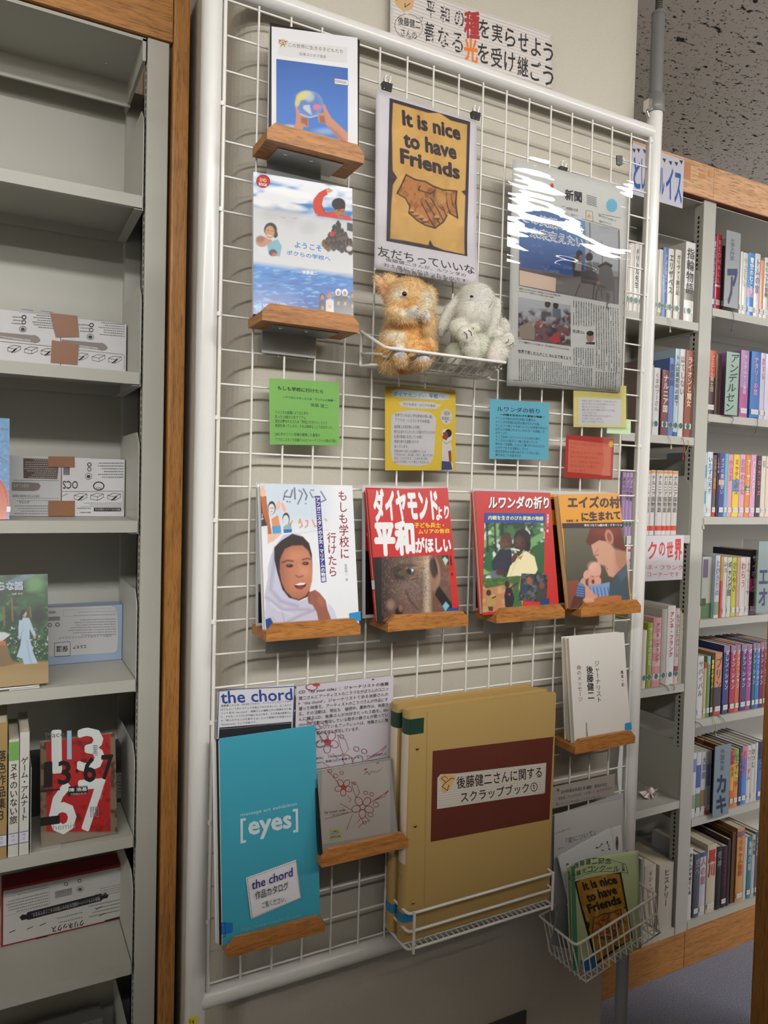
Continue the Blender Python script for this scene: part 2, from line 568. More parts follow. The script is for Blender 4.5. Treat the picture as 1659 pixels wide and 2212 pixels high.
        p = Painter((x - x0) * sc, (y - y0) * sc); fn(p)
        i = np.arange(ny)[:, None] * (nx + 1) + np.arange(nx)[None, :]; i = i.ravel()
        fs = np.column_stack([i, i + 1, i + nx + 2, i + nx + 1]) + s.n
        s.V.append(np.column_stack([ab[:, 0], np.full(len(ab), -s.c), ab[:, 1]])); s.F += list(map(tuple, fs.tolist())); s.C.append(p.c); s.n += len(ab)
        return s

    def build(s, name, parent, material=None, label=None):
        V = np.concatenate(s.V); C = np.concatenate(s.C)
        if s.bend: V[:, 1] += s.bend(V[:, 0], V[:, 2])
        me = bpy.data.meshes.new(name); me.from_pydata(V.tolist(), [], s.F); me.materials.append(material or M_PRINT)
        ca = me.color_attributes.new('Col', 'FLOAT_COLOR', 'POINT')
        a = np.ones((len(V), 4), np.float32); a[:, :3] = C; ca.data.foreach_set('color', a.ravel()); me.update()
        return link(name, me, parent, label)


def sheet(name, w, h, mats, parent, t=0.0006, mg=0.0, bend=None, y=0.0, label=None, rad=0.0):
    """thin sheet in local x,z with optional bend(x,z)->y; mg = margin beyond w,h"""
    nx, nz = (24, 24) if bend else (1, 1)
    b = MB(); vs = []; fs = []
    for side in (0, 1):
        for j in range(nz + 1):
            for i in range(nx + 1):
                X = -mg + (w + 2 * mg) * i / nx; Z = -mg + (h + 2 * mg) * j / nz
                vs.append((X, y + side * t + (float(bend(np.array([X]), np.array([Z]))[0]) if bend else 0), Z))
    N = (nx + 1) * (nz + 1)
    if t == 0:
        b.add(vs[:N], [(j * (nx + 1) + i, j * (nx + 1) + i + 1, (j + 1) * (nx + 1) + i + 1, (j + 1) * (nx + 1) + i) for j in range(nz) for i in range(nx)], 0, None, bool(bend))
        return b.build(name, mats, parent, label)
    for j in range(nz):
        for i in range(nx):
            k = j * (nx + 1) + i
            fs.append((k, k + 1, k + nx + 2, k + nx + 1)); fs.append((k + N, k + N + nx + 1, k + N + nx + 2, k + N + 1))
    edge = [i for i in range(nx + 1)] + [(j + 1) * (nx + 1) - 1 for j in range(1, nz + 1)] + [nz * (nx + 1) + i for i in range(nx - 1, -1, -1)] + [j * (nx + 1) for j in range(nz - 1, 0, -1)]
    for a, c in zip(edge, edge[1:] + edge[:1]): fs.append((a, a + N, c + N, c))
    b.add(vs, fs, 0, None, bool(bend))
    return b.build(name, mats, parent, label)


# ================================================================== THE SETTING
def struct(name, mb, m, label):
    o = mb.build(name, m); o['kind'] = 'structure'; o['label'] = label
    return o


struct('floor', MB().box((-4, -7, -0.1), (6, 1.1, 0)), M_CARPET, 'blue-grey speckled carpet floor')
struct('ceiling', MB().box((-4, -7, CEIL), (6, 1.1, CEIL + 0.1)), M_CEIL, 'fissured grey ceiling tiles')
struct('wall_back', MB().box((-4, 1.1, 0), (6, 1.2, CEIL)), M_WALL, 'beige wall behind the bookcases')
struct('wall_rear', MB().box((-4, -7.1, 0), (6, -7, CEIL)), M_FAR, 'pale wall of the reading room')
struct('wall_left', MB().box((-4.1, -7, 0), (-4, 1.1, CEIL)), M_FAR, 'pale wall of the reading room')
struct('wall_right', MB().box((6, -7, 0), (6.1, 1.1, CEIL)), M_FAR, 'pale wall of the reading room')
# pillar with a rounded corner
PX0, PX1, PY, PR = 0.030, 0.838, 0.033, 0.048
_pts = [(PX1, PY), (PX1, 1.1), (PX0, 1.1)] + [(PX0 + PR - PR * math.cos(a), PY + PR - PR * math.sin(a)) for a in np.linspace(0, math.pi / 2, 9)]
_mb = MB(); _n = len(_pts)
_mb.add([(x, y, 0) for x, y in _pts] + [(x, y, CEIL) for x, y in _pts],
        [(i, (i + 1) % _n, (i + 1) % _n + _n, i + _n) for i in range(_n)])
struct('wall_pillar', _mb, M_WALL, 'beige pillar with a rounded corner behind the mesh rack')
# small dark socket plate low on the pillar
_p = onY((1085, 2203), PY)
_s = MB().bbox((_p[0] - 0.055, PY - 0.006, _p[2] - 0.11), (_p[0] + 0.055, PY - 0.0002, _p[2] + 0.004), 0.002)
tag(_s.build('wall_socket', mat('dark_socket', (70, 70, 68), 0.5)), 'dark grey socket plate low on the beige pillar', 'socket')

# ceiling lamps (panel fittings above the aisles; the farthest row is added as room fill)
_n = 0
for ry in LAMP_ROWS:
    for k in range(6):
        x = -3.25 + 1.45 * k
        t = thing('ceiling_lamp', 'white panel ceiling lamp in the row above the %s' % ('near aisle' if ry > -3 else ('second aisle' if ry > -5 else 'far wall, added as fill')), 'lamp',
                  Matrix.Translation((x, ry, CEIL)), 'ceiling lamps')
        MB().prism([(-0.70, 0), (0.70, 0), (0.68, -0.03), (-0.68, -0.03)], -0.24, 0.24).build('housing', M_WHITE, t)
        lamp_light(t, -0.034, 1.30, 0.40)

# ================================================================== MESH DISPLAY RACK
rack = thing('mesh_display_rack', 'white wire-mesh display rack with tubular frame in front of the pillar', 'display rack')
ROWS, COLS, G = 29, 17, 0.05
WH = COLS * G
ZB = ZT - ROWS * G
_me = MB().tube([(0, 0, ZB - 0.006), (0, 0, ZT + 0.004)], 0.0017, 8).mesh('wire', M_WIRE)
for i in range(1, COLS):
    o = link('wire', _me, rack); o.location = (i * G, 0, 0)
_me = MB().tube([(0, 0, ZB - 0.008), (0, 0, ZT + 0.008)], 0.0028, 8).mesh('edge_wire', M_WIRE)
for i in (0, COLS):
    o = link('edge_wire', _me, rack); o.location = (i * G, -0.001, 0)
_me = MB().tube([(-0.002, 0, 0), (WH + 0.002, 0, 0)], 0.0017, 8).mesh('wire', M_WIRE)
for j in range(ROWS + 1):
    o = link('wire', _me, rack); o.location = (0, 0.0032, ZT - j * G)
# weld stubs joining the edge wires to the posts
_me = MB().tube([(0, 0, -0.003), (0, 0, 0.003)], 0.0046, 8).mesh('weld', M_WIRE)
for j in range(0, ROWS + 1, 3):
    for x in (-0.0015, WH + 0.0015):
        o = link('weld', _me, rack); o.location = (x, 0, ZT - j * G)
PRAD = 0.0150
for x, z0 in ((-0.0175, 0.02), (WH + 0.0175, 0.50)):
    MB().tube([(x, 0.006, z0), (x, 0.006, 2.083)], PRAD, 20).build('post', M_PIPE, rack)
    MB().tube([(x, 0.006, 2.068), (x, 0.006, 2.072), (x, 0.006, 2.1), (x, 0.006, 2.104)], [0.0165, 0.018, 0.018, 0.0155], 20).build('collar', M_GREYP, rack)
    MB().tube([(x, 0.006, 2.074), (x, 0.006, 2.078)], 0.0186, 20).build('clamp_ring', M_CHROME, rack)
    MB().tube([(x, 0.006, 2.085), (x, 0.006, 2.262)], 0.0128, 20).build('extension_pole', M_GREYP, rack)
    MB().tube([(x, 0.006, 2.258), (x, 0.006, 2.264)], 0.0136, 20).build('extension_cap', M_GREYP, rack)
    _sp = [(x + 0.0062 * math.cos(t), 0.006 + 0.0062 * math.sin(t), 2.262 + t / (2 * math.pi) * 0.0042) for t in np.arange(0, 2 * math.pi * 80, 0.6)]
    _sp = [p for p in _sp if p[2] < CEIL - 0.012]
    MB().tube(_sp, 0.0011, 5).tube([(x, 0.006, 2.26), (x, 0.006, CEIL - 0.012)], 0.0052, 10).build('spring', M_STEELD, rack)
    MB().tube([(x, 0.006, CEIL - 0.014), (x, 0.006, CEIL - 0.0005)], 0.03, 20).build('ceiling_pad', M_GREYP, rack)
    # lever of the clamp
    MB().box((x - 0.026, -0.002, 2.068), (x - 0.012, 0.012, 2.088)).tube([(x - 0.024, 0.005, 2.066), (x - 0.018, 0.005, 2.056)], 0.003, 8).build('clamp_lever', M_CHROME, rack)
    if z0 > 0.1:
        MB().tube([(x, 0.006, 0.02), (x, 0.006, 0.53)], 0.0128, 20).build('lower_leg', mat('grey_leg', (150, 152, 158), 0.35), rack)
    MB().tube([(x, 0.006, 0.0), (x, 0.006, 0.022)], [0.028, 0.02], 20).build('foot', M_GREYP, rack)
MB().tube([(-0.0175, 0.007, ZT + 0.021), (WH + 0.0175, 0.007, ZT + 0.021)], 0.0135, 20).build('top_rail', M_PIPE, rack)
MB().tube([(-0.0175, 0.007, ZB - 0.023), (WH + 0.0175, 0.007, ZB - 0.023)], 0.0150, 20).build('bottom_rail', M_PIPE, rack)
# yellow numbered tag on the left post
_f = frame(PX, (408, 2197), (426, 2197), (426, 2240), (408, 2240), -0.0125)
_t = thing('number_tag', 'small yellow tag numbered 14 stuck on the white post', 'tag', _f.M)
MB().box((0, 0, 0), (_f.w, 0.0008, _f.h)).build('tag_paper', mat('yellow_tag', (238, 226, 60), 0.6), _t)
Art(_f, PX).text('14', (410, 2202), (419, 2203), (410, 2211), (60, 56, 20)).build('number_print', _t)


# ================================================================== LEDGES ON THE RACK
def make_ledge(label):
    t = thing('display_ledge', label, 'ledge', None, 'oak ledges clipped to the mesh rack')
    w = 0.150
    # base board: local x 0..w, y from the mesh (0) to the lip (-0.066), z 0..0.0135
    MB().bbox((0, -0.058, 0), (w, 0.0, 0.0135), 0.0006).build('base_board', M_LEDGE, t)
    MB().prism([(0, 0), (w, 0), (w, 0.0135), (w - 0.0115, 0.025), (0.0115, 0.025), (0, 0.0135)], -0.066, -0.0578).build('lip', M_LEDGE, t)
    b = MB()
    b.box((0.022, -0.05, -0.0016), (0.124, 0.003, -0.0002)).box((0.022, -0.001, -0.033), (0.108, 0.0004, -0.0004))
    br = b.build('bracket', M_BRACK, t)
    for x in (0.038, 0.078):
        MB().ball((x, -0.036, -0.0018), (0.0035, 0.0035, 0.0012), seg=10).build('screw', M_CHROME, br)
    for x in (0.05, 0.10):
        MB().tube([(x, 0.0, -0.03), (x, 0.0045, -0.03), (x, 0.0045, -0.036)], 0.0012, 6).build('hook', M_BRACK, br)
    return t


def dup(root, label):
    r = root.copy(); COL.objects.link(r); r['label'] = label
    for ch in root.children:
        c = ch.copy(); COL.objects.link(c); c.parent = r
        for g in ch.children:
            d = g.copy(); COL.objects.link(d); d.parent = c
    return r


LEDGES = [((577, 301), (786, 352), 'the black DVD case'), ((566, 692), (775, 718), 'the blue-skied school book'),
          ((574, 1387), (779.5, 1370), 'the girl in a headscarf'), ((837, 1365), (1012, 1352), 'the red book with a half face'),
          ((1071, 1347), (1221, 1335), 'the red and blue book'), ((1253, 1336), (1386, 1321), 'the orange book'),
          ((694, 1873), (883, 1832), 'the clear CD case'), ((491, 2071), (702, 2012), 'the tall turquoise catalogue'),
          ((1243, 1630), (1371, 1605), 'the plain white paperbacks')]
LZ = []
_proto = None
for a, b, what in LEDGES:
    A, B = onY(a, -0.07), onY(b, -0.07)
    if what == 'the clear CD case': pass
    lab = 'oak display ledge with a chamfered lip, under ' + what
    if _proto is None: t = _proto = make_ledge(lab)
    else: t = dup(_proto, lab)
    x = (A[0] + B[0]) / 2 - 0.075; z = (A[2] + B[2]) / 2
    t.location = (x, -0.004, z); LZ.append((x, z))


def on_ledge(fr, i, dz=0.0138):
    """slide a leaning face along its own slope so that it stands on ledge i"""
    z = LZ[i][1] + dz
    k = (fr.O[2] - z) / fr.v[2]
    fr2 = Frame(fr.O - fr.v * k, fr.u, fr.v, fr.w, fr.h + k)
    return fr2


def volume(name, label, fr, t, col, spine='right', cat='book', group=None, page=True, spine_col=None, board=0.0014, cov=None):
    """closed book whose front cover is the frame; local y runs into the book"""
    o = thing(name, label, cat, fr.M, group)
    w, h = fr.w, fr.h; b = MB()
    b.bbox((0, 0, 0), (w, board, h), 0.0005, 0, col); b.bbox((0, t - board, 0), (w, t, h), 0.0005, 0, col)
    x0, x1 = (w - 0.0018, w) if spine == 'right' else (0, 0.0018)
    b.bbox((x0, board * 0.4, 0), (x1, t - board * 0.4, h), 0.0004, 0, spine_col or col)
    b.build('cover', cov or M_GLOSS, o)
    if page:
        p0, p1 = (0.0025, w - 0.0018) if spine == 'right' else (0.0018, w - 0.0025)
        MB().box((p0, board, 0.002), (p1, t - board, h - 0.002)).build('page_block', M_PAPER, o)
    return o


# ---------------------------------------------------------------- DVD case
fr = top_frame(K5, (722, 214), (1493, 314), -0.0185, -0.048, math.radians(3.5), LZ[0][1] + 0.0138)
o = thing('dvd_case', 'black DVD case with a white sleeve picturing hands holding a clear globe', 'DVD case', fr.M)
MB().bbox((0, 0.0002, 0), (fr.w, 0.0145, fr.h), 0.002).build('case_shell', M_BLACK, o)
A = Art(fr, K5, 0.0002)
A.poly([(737, 226), (1470, 322), (1472, 1288), (737, 1134)], (226, 226, 230))


def _dvd(p):
    p.grad((1100, 500), (58, 92, 168), (1080, 1200), (70, 128, 205))
    p.ell(1000, 900, 420, 420, (70, 120, 200), 1.4, op=.4)
    p.ell(1200, 1120, 90, 26, (150, 178, 220), 1.2, op=.7).ell(880, 1095, 70, 26, (210, 214, 225), 1.0, op=.9).ell(1290, 1205, 80, 12, (225, 225, 230), .9)
    p.ell(1060, 890, 118, 116, (150, 172, 208), .08, op=.55).ell(1060, 890, 104, 102, (70, 108, 180), .5, op=.6)
    p.ell(1010, 815, 62, 36, (214, 208, 120), .5, -20, op=.9).ell(962, 862, 22, 50, (205, 200, 110), .6, 15, op=.9).ell(1060, 828, 40, 40, (188, 196, 200), .7, op=.8)
    p.ell(1125, 915, 34, 24, (208, 122, 150), .6, op=.9).poly([(1010, 900), (1060, 895), (1080, 980), (1050, 965), (1005, 925)], (186, 196, 204), 14)
    p.line([(985, 975), (1060, 1003), (1130, 985)], 6, (200, 214, 235), 8)
    sk, sd = (196, 138, 112), (150, 92, 76)
    p.poly([(940, 900), (962, 935), (985, 985), (1050, 1005), (1052, 1085), (1010, 1085), (985, 1128), (905, 1115), (940, 1060), (948, 985)], sk, 8)
    p.poly([(985, 1000), (1048, 1008), (1045, 1085), (1020, 1060), (990, 1050)], sd, 16)
    p.poly([(1128, 975), (1185, 960), (1170, 895), (1190, 890), (1215, 950), (1250, 1010), (1392, 1140), (1392, 1215), (1330, 1205), (1225, 1085), (1190, 1050), (1140, 1045)], sk, 8)
    p.poly([(1140, 990), (1185, 985), (1200, 1048), (1150, 1048)], sd, 18).poly([(1225, 1085), (1330, 1205), (1380, 1215), (1290, 1120)], sd, 30, .7)


A.paint(_dvd, quad=[(777, 503), (1388, 583), (1388, 1216), (777, 1096)], cell=0.0009)
A.up(); A.poly([(1270, 664), (1392, 682), (1392, 735), (1272, 720)], (90, 96, 110)); A.poly([(1275, 670), (1390, 687), (1390, 729), (1277, 715)], (220, 220, 226))
A.up(); A.text('92000206', (1280, 680), (1372, 694), (1281, 703), (40, 40, 50))
A.poly([(885, 355), (1382, 405), (1380, 538), (790, 470), (795, 400)], (216, 216, 216))
A.ell(835, 365, 46, 34, (222, 204, 178), 10).ring(830, 362, 30, 18, 4, (92, 80, 66), 15).line([(800, 340), (830, 365), (872, 352)], 5, (92, 80, 66)).line([(812, 400), (835, 372), (850, 400)], 5, (110, 92, 72))
A.up(); A.text('この世界に生きる子どもたち', (880, 366), (1345, 425), (880, 400), (74, 72, 74)); A.text('日本ユニセフ協会', (977, 446), (1203, 472), (977, 474), (74, 72, 74))
A.build('sleeve_print', o, M_GLOSS)
A2 = MB().box((-0.0004, 0.0012, 0.004), (0.0002, 0.0135, fr.h - 0.004)); A2.build('sleeve_spine', M_WHITE, o)

# ---------------------------------------------------------------- school book
fr = top_frame(K6, (582, 45), (1425, 186), -0.016, -0.037, math.radians(6.5), LZ[1][1] + 0.0138)
o = volume('book', 'blue and white book with a waving boy in red and an ocean below', fr, 0.012, (222, 224, 228), 'left')
A = Art(fr, K6)


def _school(p):
    sky = (40, 140, 205)
    p.fill((206, 208, 212))
    line = lambda x: 330 + (x - 590) * 0.17
    top = np.clip((line(p.x) - p.y) / 60 + .5, 0, 1); p.mix(top, (36, 132, 204))
    p.speck(190, 70, (236, 238, 242), .42, .62, .95, 3, top)
    p.ell(850, 115, 200, 40, (232, 236, 242), .9, 10).ell(900, 225, 250, 36, (240, 242, 246), .7, 12).ell(660, 310, 110, 34, (238, 240, 244), .7, 12).ell(890, 340, 130, 30, (236, 238, 242), .7, 10).ell(1340, 180, 90, 34, (236, 240, 244), .8, 15)
    p.ell(900, 430, 80, 80, (186, 188, 192), .9, op=.5).ell(740, 400, 90, 60, (180, 182, 186), .9, op=.5).ell(1050, 520, 70, 60, (182, 184, 188), .9, op=.5)
    p.line([(820, 430), (850, 440)], 12, (160, 162, 166), 8, .5); p.line([(920, 440), (950, 440)], 12, (160, 162, 166), 8, .5)
    # sea
    sea = np.clip((p.y - (800 + (p.x - 600) * .135)) / 50, 0, 1)
    deep = np.clip((p.y - 850) / 450, 0, 1)[:, None]
    p.mix(sea, lin((46, 132, 208)) * (1 - deep) + lin((12, 58, 148)) * deep)
    p.speck(70, 14, (130, 178, 226), .62, .74, .7, 9, sea); p.speck(110, 20, (14, 60, 140), .55, .75, .5, 12, sea)
    # boy
    red, rd = (206, 62, 40), (150, 36, 26)
    p.poly([(1140, 222), (1200, 190), (1218, 238), (1180, 260), (1165, 330), (1200, 400), (1190, 420), (1110, 405), (1085, 340), (1095, 280)], red, 5)
    p.poly([(1165, 395), (1240, 380), (1330, 410), (1400, 425), (1440, 466), (1110, 418)], red, 6).line([(1165, 330), (1195, 400)], 10, rd, 8)
    p.poly([(1195, 190), (1225, 182), (1262, 205), (1240, 222), (1212, 225)], (204, 150, 122), 5)
    p.poly([(1262, 330), (1360, 345), (1368, 405), (1345, 445), (1310, 436), (1275, 395)], (172, 112, 84), 5)
    p.ell(1308, 318, 58, 50, (24, 20, 20), .12).poly([(1252, 330), (1280, 375), (1290, 350), (1365, 362), (1366, 320), (1300, 275), (1255, 300)], (26, 22, 22), 5)
    p.line([(1300, 375), (1320, 378)], 6, (60, 36, 30), 4); p.line([(1335, 382), (1352, 385)], 6, (60, 36, 30), 4); p.line([(1318, 415), (1345, 420)], 5, (110, 50, 44), 4)
    # girl and baby
    p.poly([(690, 600), (730, 640), (790, 620), (825, 680), (808, 768), (720, 760), (700, 680)], (122, 170, 190), 5)
    p.ell(728, 540, 56, 62, (40, 28, 24), .1).ell(770, 580, 20, 30, (38, 26, 22), .2).ell(722, 560, 40, 54, (196, 140, 108), .15).line([(700, 585), (735, 592)], 6, (236, 226, 220), 4).line([(700, 545), (715, 546)], 5, (60, 36, 30), 3).line([(735, 550), (750, 552)], 5, (60, 36, 30), 3)
    p.poly([(690, 615), (745, 625), (720, 660)], (190, 132, 104), 6)
    p.ell(655, 640, 52, 46, (188, 134, 108), .12).ell(640, 620, 36, 30, (150, 104, 84), .5).poly([(615, 690), (680, 690), (735, 762), (622, 745)], (206, 212, 222), 6)
    p.ell(748, 735, 36, 30, (56, 62, 70), .4).ell(760, 750, 18, 14, (196, 80, 40), .4)
    # crowd
    for i in range(46):
        t = (i / 46.0) ** .7; cy = 520 + 190 * t; cx = 1305 + (((i * 0.618) % 1) - .5) * (60 + 250 * t) + 10 * t; cy += (cx - 1300) * .14
        p.ell(cx, cy, 15 + 9 * t, 18 + 16 * t, [(34, 30, 34), (66, 56, 52), (92, 84, 84), (50, 46, 60), (110, 76, 46)][i % 5], .3); p.ell(cx, cy - 16 - 8 * t, 9 + 4 * t, 10 + 5 * t, [(24, 20, 22), (90, 62, 50), (40, 34, 36)][i % 3], .3)
    p.poly([(1285, 480), (1305, 455), (1330, 490), (1330, 570), (1290, 570)], (48, 42, 44), 6).poly([(1380, 475), (1440, 490), (1440, 560), (1380, 545)], (64, 70, 74), 4).ell(1252, 575, 22, 22, (190, 44, 60), .3).ell(1400, 700, 26, 22, (196, 196, 196), .3).ell(1268, 520, 16, 20, (40, 34, 34), .3)
    # children at the bottom
    for x, y, c, hd in ((1170, 1110, (40, 40, 44), (60, 36, 30)), (1232, 1100, (196, 192, 190), (150, 100, 76)), (1305, 1072, (34, 34, 36), (222, 220, 218)), (1362, 1075, (34, 34, 38), (226, 224, 222)), (1428, 1095, (30, 30, 34), (64, 40, 30))):
        p.poly([(x - 32, y + 45), (x, y + 20), (x + 34, y + 45), (x + 36, y + 190), (x - 32, y + 175)], c, 6)
        p.ell(x, y, 24, 30, hd, .15).ell(x, y + 6, 14, 20, (168, 112, 84), .2).poly([(x - 8, y + 80), (x + 14, y + 80), (x + 12, y + 110), (x - 10, y + 108)], (186, 130, 100), 8, .8)
    p.poly([(1290, 1245), (1470, 1265), (1472, 1300), (1300, 1270)], (52, 76, 140), 8, .8)


A.paint(_school, cell=0.0009)
A.ell(665, 126, 60, 57, (150, 24, 36)).ell(665, 126, 52, 49, (186, 36, 48))
A.up(); A.text('DVD', (638, 98), (692, 106), (638, 126), (236, 220, 120), 0.02); A.text('BOOK', (630, 136), (700, 148), (630, 160), (236, 236, 236), 0.02)
A.text('ようこそ', (935, 640), (1165, 676), (935, 690), (40, 126, 196), 0.025); A.text('ボクらの学校へ', (866, 712), (1236, 768), (868, 752), (40, 126, 196), 0.025)
A.text('後藤健二', (998, 884), (1126, 896), (998, 916), (226, 230, 236), 0.02); A.text('キッズ・ムンディ・ブックス', (988, 924), (1138, 940), (988, 938), (190, 208, 232))
A.text('unicef', (668, 1158), (800, 1168), (668, 1194), (196, 210, 230), 0.0); A.ring(832, 1185, 24, 21, 5, (206, 216, 232)).ell(832, 1185, 13, 12, (176, 196, 224))
A.text('後援協力', (664, 1116), (720, 1120), (664, 1132), (170, 190, 220)); A.text('財団法人日本ユニセフ協会', (664, 1134), (820, 1150), (664, 1148), (170, 190, 220))
A.line([(602, 1185), (640, 1168), (642, 1215), (606, 1222)], 6, (70, 206, 214), True)
A.build('cover_print', o, M_GLOSS)
# spine edge print
Fs = Frame(fr.O + fr.n * -0.0006, -fr.n, fr.v, 0.012, fr.h)
A = Art(Frame(fr.O - fr.n * 0.0, -fr.n, fr.v, 0.0115, fr.h), PX, 0.0003)
A.rect(0.0006, 0.0, 0.0112, fr.h * 0.32, (20, 80, 170))
v, f = glyphs('ようこそボクらの学校へ')
for i, ch in enumerate('ようこそボクらの学校へ'):
    v, f = glyphs(ch); A._add(np.column_stack([0.002 + v[:, 0] * 0.008, fr.h * (0.93 - i * 0.05) + v[:, 1] * 0.009 - 0.005]), f, (60, 70, 90))
A.up(); a_ = A.build('spine_print', o)
a_.matrix_local = fr.M.inverted() @ A.fr.M

# ---------------------------------------------------------------- laminated cover copies standing behind the row of four
def backing(label, fr, cols, K):
    o = thing('laminated_cover_copy', label, 'laminated sheet', fr.M, 'laminated copies behind the books')
    sheet('laminate_pouch', fr.w, fr.h, mat('laminate_edge', (196, 198, 202), 0.25, coat=0.4), o, 0.0007)
    A = Art(fr, K, 0.0002)
    for r in cols: A.rect(*r)
    A.build('copy_print', o, M_GLOSS)
    return o


fr = on_ledge(frame(GL, (120, 150), (1225, 140), (1250, 1800), (128, 1880), -0.007, -0.020), 2)
backing('laminated colour copy peeping out behind the book of the girl in a headscarf', fr,
        [(0.004, 0.004, fr.w - 0.004, fr.h - 0.004, (214, 220, 228)), (0.004, 0.004, 0.03, 0.05, (26, 28, 34)), (0.004, 0.05, 0.016, 0.062, (120, 100, 86))], GL)
fr = on_ledge(frame(DI, (82, 112), (1130, 130), (1150, 1800), (68, 1888), -0.007, -0.020), 3)
backing('laminated colour copy peeping out behind the red book with a half face', fr,
        [(0.0055, 0.0055, fr.w - 0.004, 0.108, (20, 16, 16)), (0.0055, 0.108, fr.w - 0.004, fr.h - 0.004, (188, 34, 36)), (0.008, 0.132, 0.014, 0.138, (222, 222, 222)), (0.010, 0.138, 0.014, 0.166, (222, 222, 222))], DI)
fr = on_ledge(frame(RW, (62, 68), (735, 82), (740, 1200), (42, 1262), -0.007, -0.020), 4)
backing('laminated colour copy peeping out behind the red and blue book', fr,
        [(0.005, 0.005, fr.w - 0.004, 0.05, (60, 46, 40)), (0.005, 0.05, fr.w - 0.004, 0.11, (96, 120, 140)), (0.005, 0.11, fr.w - 0.004, 0.155, (52, 60, 60)), (0.005, 0.155, fr.w - 0.004, 0.168, (30, 66, 140)), (0.005, 0.168, fr.w - 0.004, fr.h - 0.004, (186, 40, 40))], RW)
fr = on_ledge(frame(RW, (690, 96), (1315, 96), (1325, 1120), (700, 1190), -0.007, -0.020), 5)
backing('laminated colour copy peeping out behind the orange book', fr,
        [(0.005, 0.005, fr.w - 0.004, 0.15, (34, 28, 26)), (0.005, 0.15, fr.w - 0.004, fr.h - 0.006, (206, 142, 32)), (0.022, 0.178, 0.038, 0.198, (54, 30, 30)), (0.022, 0.01, 0.045, 0.06, (70, 48, 44))], RW)

# ---------------------------------------------------------------- girl in headscarf
fr = on_ledge(frame(GL, (165, 138), (1256, 156), (1380, 1826), (245, 1908), -0.026, -0.0605, True), 2)
o = volume('book', 'white book showing a smiling girl in a pale lavender headscarf', fr, 0.013, (226, 228, 232), 'right')
A = Art(fr, GL)


